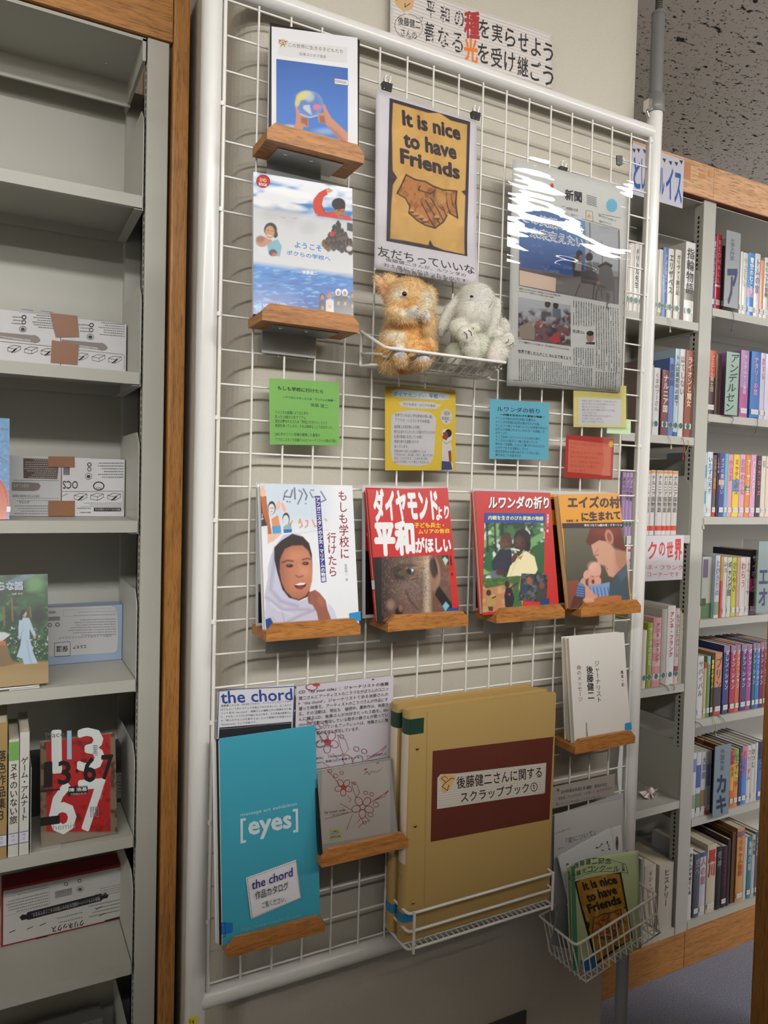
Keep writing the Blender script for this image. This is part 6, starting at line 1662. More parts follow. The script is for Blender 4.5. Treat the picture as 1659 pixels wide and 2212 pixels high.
def rot_text(A, s, TL, TR, BL, col, bold=0.0):
    """text printed upside down: corners given as they appear in the picture"""
    BR = (BL[0] + TR[0] - TL[0], BL[1] + TR[1] - TL[1])
    return A.text(s, BR, BL, TR, col, bold)


PXZ = lambda p, Y: onY(p, Y)
YBX = YB + 0.150
tape_m = mat('brown_tape', (158, 112, 84), 0.4)
# upper pair
xr = PXZ((273, 735), YBX)[0]; xj = PXZ((131, 735), YBX)[0]; z0 = LS[1] + 0.0005; hB = 0.112
o = thing('taped_tissue_boxes', 'two white tissue boxes taped end to end with brown tape, on the higher shelf', 'boxes', Matrix.Translation((xj, YBX, z0)))
wb_ = mat('white_carton', (222, 222, 226), 0.45)
MB().bbox((0.0004, 0, 0), (xr - xj, 0.052, hB), 0.001).build('box', wb_, o); MB().bbox((-0.125, 0, 0), (-0.0004, 0.052, hB), 0.001).build('box', wb_, o)
fr = Frame((xj, YBX, z0), (1, 0, 0), (0, 0, 1), xr - xj, hB); A = Art(fr, K2)
for dx, dy in ((0, 0), (-575, -66)):
    D = lambda x, y: (x + dx, y + dy)
    A.poly([D(525, 685), D(850, 715), D(870, 712), D(900, 728), D(920, 755), D(905, 775), D(870, 782), D(855, 775), D(525, 732)], (150, 142, 140)); A.line([D(560, 720), D(830, 760)], 8, (200, 196, 194)); A.up()
    rot_text(A, 'お近くの販売店にマグネ', D(600, 728), D(835, 752), D(600, 752), (226, 224, 222))
    A.line([D(530, 762), D(1045, 812), D(1060, 825), D(1058, 940)], 3, (90, 90, 92)); icon_box(A, *D(640, 800)); icon_box(A, *D(785, 812), bar=False); icon_box(A, *D(925, 825)); A.up()
    wear(A, *D(840, 540), *D(1060, 640), 6, (120, 120, 124), 0.08); wear(A, *D(720, 505), *D(1062, 515), 2, (130, 130, 134), 0.09)
    A.ring(*D(780, 562), 16, 16, 6, (50, 50, 52)); A.ring(*D(778, 604), 15, 15, 5, (50, 50, 52)); A.ring(*D(770, 662), 28, 24, 4, (120, 120, 122)); A.ell(*D(770, 664), 17, 14, (70, 66, 70)); wear(A, *D(660, 555), *D(760, 610), 3, (130, 130, 134), 0.08)
for x in (235, 400): A.poly([(x - 55, 425 + (x - 235) * .09), (x + 50, 436 + (x - 235) * .09), (x + 50, 442 + (x - 235) * .09), (x - 55, 430 + (x - 235) * .09)], (96, 130, 190))
A.build('carton_print', o)
for q in ([(425, 458), (660, 484), (675, 664), (475, 666)], [(442, 690), (672, 728), (660, 902), (432, 882)]):
    Q = [tuple(fr.loc(K2(*p))) for p in q]; MB().prism(Q[::-1], -0.0016, -0.0010).build('tape', tape_m, o)
# lower pair
xr = PXZ((269.5, 1040), YBX)[0]; xj = PXZ((132.5, 1040), YBX)[0]; z0 = LS[2] + 0.0005; hB = 0.112
o = thing('taped_tissue_boxes', 'white and brown-panelled tissue boxes taped together beside the blue picture book', 'boxes', Matrix.Translation((xj, YBX, z0)))
MB().bbox((0.0004, 0, 0), (xr - xj, 0.052, hB), 0.001).build('box', wb_, o); MB().bbox((-0.125, 0, 0), (-0.0004, 0.052, hB), 0.001).build('box', mat('grey_carton', (206, 206, 208), 0.45), o)
fr = Frame((xj, YBX, z0), (1, 0, 0), (0, 0, 1), xr - xj, hB); A = Art(fr, K2)
A.poly([(198, 1698), (440, 1705), (505, 1720), (488, 1876), (200, 1868)], (92, 78, 72)); A.up(); wear(A, 210, 1712, 480, 1860, 9, (190, 180, 176), 0.01)
A.line([(110, 1885), (505, 1888)], 3, (90, 90, 92)); A.poly([(100, 1900), (280, 1905), (330, 1910), (348, 1935), (330, 1968), (285, 1978), (100, 1975)], (132, 122, 118)); A.up(); rot_text(A, 'お送りします。', (105, 1915), (245, 1918), (105, 1945), (200, 196, 194))
wear(A, 110, 2040, 500, 2060, 2, (96, 96, 100), 0.0); A.text('適用品 品質表示法による表示', (108, 2008), (340, 2012), (108, 2030), (110, 110, 114)); A.text('クレシア', (165, 2062), (250, 2064), (165, 2084), (40, 40, 44), 0.02); wear(A, 110, 2105, 410, 2170, 4, (120, 120, 124), 0.0)
wear(A, 830, 1740, 1050, 1860, 6, (120, 120, 124), 0.0); wear(A, 660, 1700, 1050, 1706, 1, (130, 130, 134), 0.01)
for k in range(14): A.poly([(540 + k * 4, 1775), (542 + k * 4 + (k % 3) * .6, 1775), (542 + k * 4, 1842), (540 + k * 4, 1842)], (50, 50, 54)); A.c -= A.step
rot_text(A, 'OCS', (536, 1892), (664, 1892), (536, 1958), (60, 56, 56), 0.012); A.ring(842, 1935, 44, 34, 8, (60, 56, 56)); A.up(); rot_text(A, 'PUSH', (818, 1944), (866, 1944), (818, 1962), (60, 56, 56)); A.ring(755, 1852, 27, 26, 4, (130, 130, 132)); A.ell(755, 1854, 16, 14, (80, 72, 72)); A.ring(762, 1752, 15, 15, 6, (50, 50, 52)); A.ring(762, 1792, 15, 15, 5, (50, 50, 52))
A.line([(530, 1982), (1050, 1978), (1052, 2140)], 3, (90, 90, 92)); icon_box(A, 632, 1995); icon_box(A, 772, 1995, bar=False); icon_box(A, 918, 1995); A.line([(525, 2025), (575, 2000)], 3, (70, 70, 72))
A.poly([(800, 2120), (1030, 2120), (1036, 2135), (1030, 2150), (800, 2150)], (50, 48, 50)); A.up(); rot_text(A, '専用マグネットバーの取付け方', (812, 2126), (1026, 2126), (812, 2144), (220, 220, 220)); wear(A, 650, 2080, 1035, 2110, 3, (120, 120, 124), 0.0); wear(A, 650, 2125, 770, 2160, 2, (90, 90, 94), 0.0)
A.poly([(522, 1772), (527, 1772), (526, 2060), (522, 2060)], (150, 40, 50)); A.build('carton_print', o)
for q in ([(410, 1682), (636, 1684), (636, 1775), (412, 1772)], [(412, 2062), (638, 2060), (638, 2190), (412, 2190)]):
    Q = [tuple(fr.loc(K2(*p))) for p in q]; MB().prism(Q[::-1], -0.0016, -0.0010).build('tape', tape_m, o)
# pale blue box
YE = YB + 0.165
xr = PXZ(K3(1043, 900), YE)[0]; z0 = LS[3] + 0.0005
o = thing('tissue_box', 'pale blue and white tissue box standing on edge behind the green book', 'box', Matrix.Translation((xr - 0.24, YE, z0)))
MB().bbox((0, 0, 0), (0.24, 0.052, 0.110), 0.001).build('carton', mat('blue_carton', (164, 184, 212), 0.45), o)
fr = Frame((xr - 0.24, YE, z0), (1, 0, 0), (0, 0, 1), 0.24, 0.110); A = Art(fr, K3)
A.poly([(100, 770), (950, 745), (985, 760), (1000, 800), (1008, 1020), (1000, 1120), (970, 1145), (100, 1195)], (206, 206, 210)); A.up()
A.line([(540, 780), (990, 765), (992, 810), (542, 838)], 2, (150, 150, 154), True); wear(A, 545, 800, 985, 830, 2, (150, 150, 154), -0.02); wear(A, 560, 870, 985, 1000, 7, (140, 140, 146), -0.03); rot_text(A, 'お肌のことを考えたやわらかな仕上げ', (500, 1010), (950, 990), (500, 1030), (96, 96, 104))
rot_text(A, 'エルモア', (622, 1086), (738, 1078), (622, 1112), (26, 26, 30), 0.02); A.line([(465, 1062), (590, 1050), (600, 1060), (598, 1165), (588, 1172), (470, 1180), (464, 1170)], 4, (60, 60, 64), True); A.up(); rot_text(A, '保湿', (480, 1090), (580, 1084), (480, 1140), (50, 50, 54), 0.02)
for k in range(22): A.poly([(412 + k * 4.6, 840 - k * .2), (414 + k * 4.6 + (k % 3) * .7, 840 - k * .2), (414 + k * 4.6, 875 - k * .2), (412 + k * 4.6, 875 - k * .2)], (50, 50, 54)); A.c -= A.step
A.ring(490, 905, 16, 15, 5, (60, 60, 64)); A.ring(425, 908, 14, 14, 5, (60, 60, 64)); A.ring(430, 802, 12, 8, 4, (60, 60, 64)); A.ring(460, 800, 10, 7, 4, (60, 60, 64)); A.build('carton_print', o)
# red-edged box
YE = YB + 0.150
pL = PXZ(K4(12, 1300), YE); pR = PXZ(K4(1078, 1050), YE); z0 = LS[5] + 0.0005
o = thing('tissue_box', 'red-edged white tissue box lying alone on the lower shelf', 'box', Matrix.Translation((pL[0], YE, z0)))
wl = pR[0] - pL[0]; MB().bbox((0, 0, 0), (wl, 0.052, 0.112), 0.001).build('carton', mat('red_carton', (150, 24, 34), 0.4), o)
fr = Frame((pL[0], YE, z0), (1, 0, 0), (0, 0, 1), wl, 0.112); A = Art(fr, K4)
A.rect(0.003, 0.003, wl - 0.003, 0.1065, (198, 196, 194)); A.up()
A.poly([(165, 1270), (190, 1245), (225, 1245), (235, 1225), (860, 1068), (875, 1075), (900, 1060), (928, 1080), (915, 1105), (880, 1112), (862, 1130), (240, 1292), (228, 1285), (185, 1296)], (28, 28, 30)); A.up(); rot_text(A, '専用マグネットバーの磁石を浮かせて取付けることができます。', (270, 1235), (850, 1090), (274, 1270), (190, 190, 190))
rot_text(A, 'クリネックス', (440, 1352), (712, 1290), (445, 1400), (24, 24, 26), 0.03)
for k in range(30): A.poly([(470 + k * 4.8, 1050 - k * 1.15), (472 + k * 4.8 + (k % 3) * .8, 1050 - k * 1.15), (474 + k * 4.8, 1110 - k * 1.15), (472 + k * 4.8, 1110 - k * 1.15)], (50, 50, 54)); A.c -= A.step
A.line([(5, 1110), (420, 1010), (424, 1160), (12, 1270)], 2, (120, 120, 122), True); wear(A, 15, 1150, 410, 1250, 5, (120, 118, 118), -0.24); wear(A, 60, 1075, 400, 1100, 2, (120, 118, 118), -0.24); A.ring(683, 1030, 28, 24, 4, (110, 110, 112)); A.ell(683, 1030, 17, 14, (80, 76, 78)); A.ring(564, 985, 14, 14, 5, (60, 60, 62)); A.ring(678, 958, 14, 14, 5, (60, 60, 62))
wear(A, 790, 1040, 1050, 1100, 4, (120, 118, 118), -0.22); wear(A, 440, 1290, 700, 1330, 2, (120, 118, 118), -0.24); wear(A, 740, 1180, 1060, 1270, 4, (130, 128, 128), -0.22)
for x, y in ((80, 1400), (230, 1370), (340, 1340), (820, 1200), (850, 1255), (1030, 1150), (1030, 1205)): A.line([(x, y), (x + 50, y - 22)], 6, (40, 40, 42)); A.c -= A.step
A.up(); A.poly([(305, 1450), (405, 1425), (410, 1440), (310, 1466)], (30, 30, 32)); A.poly([(892, 1295), (1065, 1250), (1070, 1264), (896, 1308)], (30, 30, 32)); A.build('carton_print', o)
# dark printed box behind the red and white novel, and one on the lowest shelf
YE = YB + 0.155
xr = PXZ(K4(1063, 100), YE)[0]
o = thing('tissue_box', 'black and white printed box behind the red and white novel', 'box', Matrix.Translation((xr - 0.24, YE, LS[4] + 0.0005)))
MB().bbox((0, 0, 0), (0.24, 0.05, 0.112), 0.001).build('carton', mat('charcoal_carton', (70, 70, 72), 0.45), o)
fr = Frame((xr - 0.24, YE, LS[4] + 0.0005), (1, 0, 0), (0, 0, 1), 0.24, 0.112); A = Art(fr, K4); A.rect(0.19, 0.008, 0.236, 0.06, (150, 150, 152)); A.rect(0.205, 0.066, 0.232, 0.085, (60, 50, 50)); A.up(); wear(A, 1000, 60, 1050, 200, 6, (90, 90, 92), 0.0); A.line([(990, 110), (1048, 112), (1048, 215), (992, 218)], 2, (90, 90, 92), True); A.build('carton_print', o)
o = thing('tissue_box', 'grey tissue box with dark curved stripes on the lowest shelf', 'box', Matrix.Translation((-0.33, YE, LS[6] + 0.0005)))
MB().bbox((0, 0, 0), (0.24, 0.05, 0.115), 0.001).build('carton', mat('dull_carton', (120, 118, 112), 0.5), o)
fr = Frame((-0.33, YE, LS[6] + 0.0005), (1, 0, 0), (0, 0, 1), 0.24, 0.115); A = Art(fr, PX); A._add([(0.05, 0.02), (0.13, 0.05), (0.22, 0.11), (0.18, 0.112), (0.1, 0.06), (0.03, 0.03)], [(0, 1, 2, 3, 4, 5)], (40, 40, 40)); A.build('carton_print', o)

# ---------------------------------------------------------------- books on the left bookcase
# blue picture book standing open-faced
f0 = frame(K2, (-560, 1345), (100, 1338), (60, 2200), (-560, 2205), YB + 0.075, YB + 0.025)
k_ = (f0.O[2] - LS[2] - 0.0008) / f0.v[2]; fr = Frame(f0.O - f0.v * k_, f0.u, f0.v, f0.w, f0.h + k_)
o = volume('picture_book', 'blue picture book with an orange figure beside the taped tissue boxes', fr, 0.012, (66, 116, 176), 'right')
A = Art(fr, K2)


def _pb(p):
    p.grad((0, 1340), (110, 160, 206), (0, 2200), (60, 112, 176)); p.speck(24, 18, (140, 180, 216), .5, .8, .5, 3); p.ell(-60, 2080, 140, 220, (192, 92, 62), .06); p.line([(0, 1890), (40, 1950), (62, 2050), (58, 2180)], 5, (60, 40, 50), 4)
    p.line([(0, 1690), (70, 1730)], 4, (60, 60, 80), 3); p.line([(0, 1720), (60, 1745)], 3, (60, 60, 80), 3)


A.paint(_pb, rect=(fr.w * 0.55, 0, fr.w, fr.h), cell=0.0014); A.text('おやゆび', (-60, 1435), (75, 1440), (-60, 1462), (150, 110, 160)); A.text('こどもの絵本', (-40, 1545), (62, 1548), (-40, 1562), (70, 80, 110)); A.poly([(58, 2110), (92, 2112), (88, 2158), (54, 2156)], (210, 214, 218)); A.build('cover_print', o, M_GLOSS)
# green forest book on a plate stand
f0 = frame(K3, (-480, 510), (360, 462), (462, 1328), (-400, 1432), YB + 0.060, YB + 0.012)
k_ = (f0.O[2] - LS[3] - 0.0062) / f0.v[2]; fr = Frame(f0.O - f0.v * k_, f0.u, f0.v, f0.w, f0.h + k_)
o = volume('book', 'dark green novel with a woman in a white dress on its cover', fr, 0.014, (92, 84, 60), 'right')
A = Art(fr, K3)


def _gf(p):
    p.fill((38, 84, 48)); p.speck(90, 70, (20, 48, 30), .4, .65, .95, 5); p.speck(70, 60, (72, 124, 70), .58, .78, .9, 9, np.clip((950 - p.y) / 60, 0, 1)); p.ell(300, 560, 70, 70, (92, 140, 84), .9); p.poly([(60, 540), (200, 480), (310, 470), (240, 520), (120, 560)], (104, 128, 160), 20, .7)
    p.ell(300, 700, 110, 60, (34, 84, 44), .9); p.ell(330, 830, 80, 90, (18, 38, 26), .9)
    for x, y0, y1 in ((100, 680, 870), (30, 760, 920), (255, 760, 840)): p.line([(x, y0), (x + 8, y1)], 14, (120, 96, 52), 8)
    m = np.clip((p.y - 900) / 40, 0, 1); p.mix(m, (24, 62, 34)); p.speck(26, 26, (52, 100, 54), .5, .7, .9, 12, m); p.speck(14, 14, (196, 206, 196), .72, .78, .9, 15, m)
    g = np.clip((p.y - (1225 - p.x * .05)) / 24, 0, 1); p.mix(g, (154, 128, 84)); p.mix(g * np.clip((p.y - 1260) / 80, 0, 1) * .5, (170, 146, 104))
    p.poly([(165, 860), (205, 845), (250, 850), (280, 930), (308, 1000), (285, 1005), (252, 940), (255, 1030), (285, 1150), (322, 1235), (205, 1245), (190, 1195), (142, 1180), (175, 1080), (185, 960), (172, 1030), (158, 1030), (158, 920)], (168, 190, 210), 5); p.line([(230, 1040), (250, 1180), (270, 1235)], 8, (124, 148, 176), 10, .8); p.line([(190, 900), (195, 960)], 8, (130, 152, 178), 10, .6)
    p.ell(208, 810, 20, 30, (190, 150, 118), .2); p.poly([(180, 790), (205, 772), (228, 790), (215, 800), (195, 830), (188, 870), (162, 865), (170, 820)], (22, 18, 18), 5); p.ell(296, 1012, 12, 14, (184, 142, 112), .3)
    p.poly([(-60, 970), (40, 970), (90, 990), (60, 1030), (30, 1060), (-60, 1060)], (190, 200, 206), 8); p.line([(0, 1070), (90, 1000)], 14, (40, 30, 26), 5); p.ell(10, 1080, 44, 34, (176, 106, 50), .15, -30); p.poly([(-40, 1080), (60, 1080), (90, 1180), (130, 1240), (20, 1265), (-40, 1260)], (124, 100, 66), 8)


A.paint(_gf, rect=(fr.w * 0.45, 0, fr.w, fr.h), cell=0.0011); A.up()
A.text('らな謡', (-10, 545), (192, 540), (-10, 612), (216, 220, 230), 0.05); A.up(); A.up(); A.text('らな謡', (-8, 548), (190, 543), (-8, 609), (44, 70, 150), 0.012); A.text('加藤 栄訳', (98, 636), (196, 632), (98, 654), (190, 196, 190)); A.build('cover_print', o, M_GLOSS)
st = thing('book_stand', 'white steel plate stand under the dark green novel', 'stand', Matrix.Translation((fr.O[0], 0, LS[3])))
b = MB(); b.bbox((0.09, YB + 0.004, 0.0006), (fr.w - 0.014, YB + 0.095, 0.0024), 0.0008); b.build('base_plate', M_PIPE, st)
MB().tube([(0.02, YB + 0.0035, 0.0045), (fr.w - 0.028, YB + 0.0035, 0.0045), (fr.w - 0.016, YB + 0.010, 0.0035), (fr.w - 0.014, YB + 0.022, 0.003)], 0.0016, 8).build('front_lip', M_PIPE, st)
# three spines and a bookend
spn = [(((0, 700), (58, 722), 1740), (176, 148, 98), 'tan hardback', '落色作品集３', None), (((68, 722), (158, 720), 1885), (214, 212, 206), 'white paperback with a green band', 'ヌキのいない旅', (120, 176, 92)), (((162, 712), (246, 690), 1825), (216, 214, 208), 'white paperback', 'ゲーム・アムナート', None)]
YS = YB + 0.004
for (pa, pb_, ytop), colr, dsc, ttl, band in spn:
    A0 = PXZ(K4(*pa), YS); B0 = PXZ(K4(*pb_), YS); top = PXZ(K3((pa[0] + pb_[0]) / 2, ytop), YS)[2]
    x0, x1 = A0[0], B0[0]
    if x1 - x0 < 0.012: x0 = x1 - 0.017
    hh = top - LS[4] - 0.0006; fr = Frame((x0, YS, LS[4] + 0.0006), (1, 0, 0), (0, 0, 1), x1 - x0 - 0.0004, hh)
    o = thing('book', '%s with vertical title, shelved left of the steel bookend' % dsc if 'green' not in dsc else 'white paperback with a green band, between two others by the bookend', 'book', fr.M, 'three upright books by the bookend')
    b = MB(); b.bbox((0, 0, 0), (fr.w, 0.0016, hh), 0.0006, 0, colr); b.bbox((0, 0.0008, 0), (0.0014, 0.128, hh), 0.0004, 0, colr); b.bbox((fr.w - 0.0014, 0.0008, 0), (fr.w, 0.128, hh), 0.0004, 0, colr); b.build('cover', M_GLOSS, o)
    MB().box((0.0014, 0.0016, 0.002), (fr.w - 0.0014, 0.126, hh - 0.002)).build('page_block', M_PAPER, o)
    A = Art(fr, PX)
    if band: A.rect(0.0006, hh * 0.82, fr.w - 0.0006, hh * 0.98, band); A.up()
    ch = hh * 0.52 / len(ttl)
    for i, c_ in enumerate(ttl):
        v, f = glyphs(c_); q = v - np.array([0.5, 0.38])
        if c_ in _ROT: q = np.column_stack([q[:, 1], -q[:, 0]])
        for j, d in enumerate(shifts(0.012)): A._add(np.column_stack([fr.w / 2 + (q[:, 0] + d[0]) * min(ch * 1.0, fr.w * .8), hh * 0.80 - (i + .5) * ch + (q[:, 1] + d[1]) * ch]), f, (36, 34, 34), j * 8e-6)
    A.build('spine_print', o); A = Art(fr, PX, 0.0004)
    A.rect(0.0004, 0.022, fr.w - 0.0004, 0.040, (214, 216, 226)); A.rect(0.0004, 0.040, fr.w - 0.0004, 0.0412, (70, 70, 130)); A.rect(0.0004, 0.021, fr.w - 0.0004, 0.0222, (70, 70, 130)); A.up()
    v, f = glyphs('F2'); A._add(np.column_stack([fr.w / 2 + (v[:, 0] - .55) * 0.005, 0.034 + v[:, 1] * 0.005]), f, (50, 50, 80)); v, f = glyphs('ロ'); A._add(np.column_stack([fr.w / 2 + (v[:, 0] - .5) * 0.005, 0.027 + v[:, 1] * 0.005]), f, (50, 50, 80)); A.build('call_label', o)
be = PXZ(K4(256, 690), YS)[0]
o = thing('bookend', 'bent grey steel bookend beside the white paperbacks', 'bookend', Matrix.Translation((be, YB, LS[4])))
MB().box((0, 0.004, 0.0012), (0.0012, 0.11, 0.150)).build('upright_plate', M_STEEL, o); MB().prism([(0, 0), (0.035, 0), (0.045, 0.0001), (0.05, 0.0004), (0.05, 0.0012), (0, 0.0012)], 0.004, 0.10).build('foot_plate', M_STEEL, o)
# red and white novel
f0 = frame(K3, (355, 1832), (998, 1768), (994, 3970), (998, 1768), YB + 0.07)
A_, B_, C_, D_ = PXZ(K4(342, 600), YB + 0.018), PXZ(K4(992, 500), YB + 0.018), PXZ(K3(992, 1778), YB + 0.062), PXZ(K3(356, 1836), YB + 0.062)
w_ = ((B_[0] - A_[0]) + (C_[0] - D_[0])) / 2; v_ = ((D_ + C_) - (A_ + B_)) / 2; v_[0] = 0; h_ = np.linalg.norm(v_); v_ /= h_
fr = Frame((A_[0] * .5 + D_[0] * .5, A_[1], LS[4] + 0.0016), (1, 0, 0), v_, w_, h_)
o = volume('book', 'thick novel titled 13.67 in white and black numerals on red', fr, 0.026, (150, 128, 104), 'right')
A = Art(fr, crop(0, 1120, 3.95))
yo = 540 * 3.95
Q = lambda x, y: (x, y + yo)              # lower crop into this crop


def _n13(p):
    p.fill((176, 34, 36)); p.speck(60, 60, (110, 22, 24), .55, .8, .9, 4); m = np.clip((400 - p.x) / 14, 0, 1) + np.clip((p.x - 935) / 14, 0, 1); p.mix(m, (128, 108, 88)); p.speck(40, 50, (70, 40, 34), .5, .7, .9, 7, np.clip(m, 0, 1)); p.mix(np.clip((1840 - p.y) / 20, 0, 1), (126, 112, 96)); p.mix(np.clip((p.y - yo - 535) / 16, 0, 1), (140, 128, 114)); p.poly([(800, yo + 120), (900, yo + 90), (880, yo + 150), (860, yo + 260), (800, yo + 250)], (190, 150, 120), 20)


A.paint(_n13, cell=0.0013); A.up(); wn = (222, 226, 226)
A.text('13', (452, 1812), (872, 1790), (456, 2170), wn, 0.024); A.poly([(572, 1812), (610, 1808), (612, 2054), (572, 2056)], (164, 196, 214)); A.text('67', Q(425, 130), Q(890, 90), Q(430, 560), wn, 0.024); A.up(); A.up()
for s_, x0_, x1_, y0_, y1_ in (('1', 385, 435, 2085, 2290), ('3', 500, 600, 2075, 2270), ('6', 715, 815, 2045, 2250), ('7', 868, 962, 2025, 2225)): A.text(s_, (x0_, y0_), (x1_, y0_ - 6), (x0_, y1_), (20, 18, 20), 0.024)
A.ell(658, 2155, 15, 15, (20, 18, 20)); A.poly([Q(585, 155), Q(748, 145), Q(748, 210), Q(585, 238)], (28, 24, 26)); A.up(); A.text('陳 浩基', Q(592, 168), Q(742, 158), Q(592, 200), (222, 222, 222), 0.02); A.text('天野健太郎 訳', Q(602, 212), Q(738, 202), Q(602, 230), (200, 200, 200))
A.text('hemis', Q(450, 478), Q(642, 455), Q(452, 530), (150, 156, 160)); A.text('黒', (790, 1935), (835, 1935), (790, 2030), (90, 100, 110)); A.text('間', Q(770, 330), Q(842, 325), Q(772, 420), (110, 120, 130)); A.text('Place', (385, 1830), (545, 1815), (388, 1875), (96, 90, 84)); A.poly([Q(345, 420), Q(510, 398), Q(510, 470), Q(345, 492)], (26, 24, 24)); A.poly([Q(345, 188), Q(512, 172), Q(512, 184), Q(345, 204)], (26, 24, 24)); A.build('cover_print', o, M_GLOSS)


# ---------------------------------------------------------------- right bookcase: two bays
RCASE = thing('steel_bookcase', 'grey steel bookcase with a pale maple header, packed with novels', 'bookcase', None, 'grey steel library bookcases')
RS = [1.820, 1.534, 1.253, 0.968, 0.690, 0.411, 0.120]
LB = [1.772, 1.466, 1.203, 0.797, 0.474, 0.118]
PA, PB_, PE = 0.862, 1.378, 2.300
for x in (PA, PB_, PE):
    MB().bbox((x, YB, 0.0), (x + 0.048, YB + 0.030, 2.100), 0.002).build('post', M_STEEL, RCASE)
    MB().box((x, YB + DEP - 0.03, 0.0), (x + 0.048, YB + DEP, 2.100)).build('rear_post', M_STEEL, RCASE)
    slots(RCASE, x, 0.14, 2.06, YB + 0.013)
MB().box((PA, YB - 0.006, 2.101), (1.4035, YB + 0.014, 2.187)).build('header_board', M_MAPLE, RCASE)
MB().box((1.4045, YB - 0.006, 2.101), (PE + 0.048, YB + 0.014, 2.187)).build('header_board', M_MAPLE, RCASE)
MB().box((PA, YB - 0.0075, 2.0985), (PE + 0.048, YB + 0.014, 2.101)).build('header_edge', mat('brown_edge', (128, 74, 46), 0.5), RCASE)
for (a, c), colr in ((((720, 1810), (785, 2025)), (196, 138, 96)), (((885, 1940), (955, 2010)), (206, 148, 92)), (((985, 1915), (1010, 1990)), (206, 158, 116))):
    p, q = onY(R2(*a), YB - 0.006), onY(R2(*c), YB - 0.006); MB().box((p[0], YB - 0.0066, q[2]), (q[0], YB - 0.0061, p[2])).build('old_tape_mark', mat('old_tape_%d' % colr[0], colr, 0.6), RCASE)
MB().box((PA, YB + 0.002, 2.090), (PE, YB + DEP - 0.01, 2.0915)).build('canopy', M_STEEL, RCASE)
MB().box((PA, YB + DEP - 0.004, 0.0), (PE + 0.048, YB + DEP, 2.09)).build('back_panel', M_STEEL, RCASE)
for a, c in ((PA, 1.4085), (1.4095, PE + 0.048)):
    MB().bbox((a, YB - 0.008, 0.0), (c, YB + 0.012, 0.098), 0.003).build('kick_board', M_WOODH, RCASE)
for z in RS: shelf_part(RCASE, PB_ + 0.0495, PE - 0.002, z); end_bracket(RCASE, PB_ + 0.0482, z, True)
for z in LB: shelf_part(RCASE, PA + 0.050, PB_ - 0.003, z); end_bracket(RCASE, PB_ - 0.0019, z)

CN = {}


def cname(c):
    r, g, b = c; mx, mn = max(c), min(c)
    if mx < 60: return 'black'
    if mx - mn < 26: return 'white' if mx > 190 else ('grey' if mx > 90 else 'charcoal')
    if r > 190 and g > 180 and b > 140: return 'cream'
    if r > 180 and g > 150 and b < 110: return 'yellow'
    if r > 170 and 90 < g <= 160 and b < 100: return 'orange'
    if r > 180 and b > 130 and g < 190: return 'pink'
    if b == mx: return 'purple' if r > g + 14 else ('navy' if mx < 125 else 'blue')
    if g == mx: return 'green'
    if r == mx and b > g: return 'plum'
    return 'red' if r > 130 and g < 80 else 'brown'


ORD = ['first', 'second', 'third', 'fourth', 'fifth', 'sixth', 'seventh', 'eighth', 'ninth', 'tenth', 'eleventh', 'twelfth', 'thirteenth', 'fourteenth', 'fifteenth', 'sixteenth', 'seventeenth']
TIER = ['top', 'second', 'third', 'fourth', 'fifth', 'sixth', 'bottom']


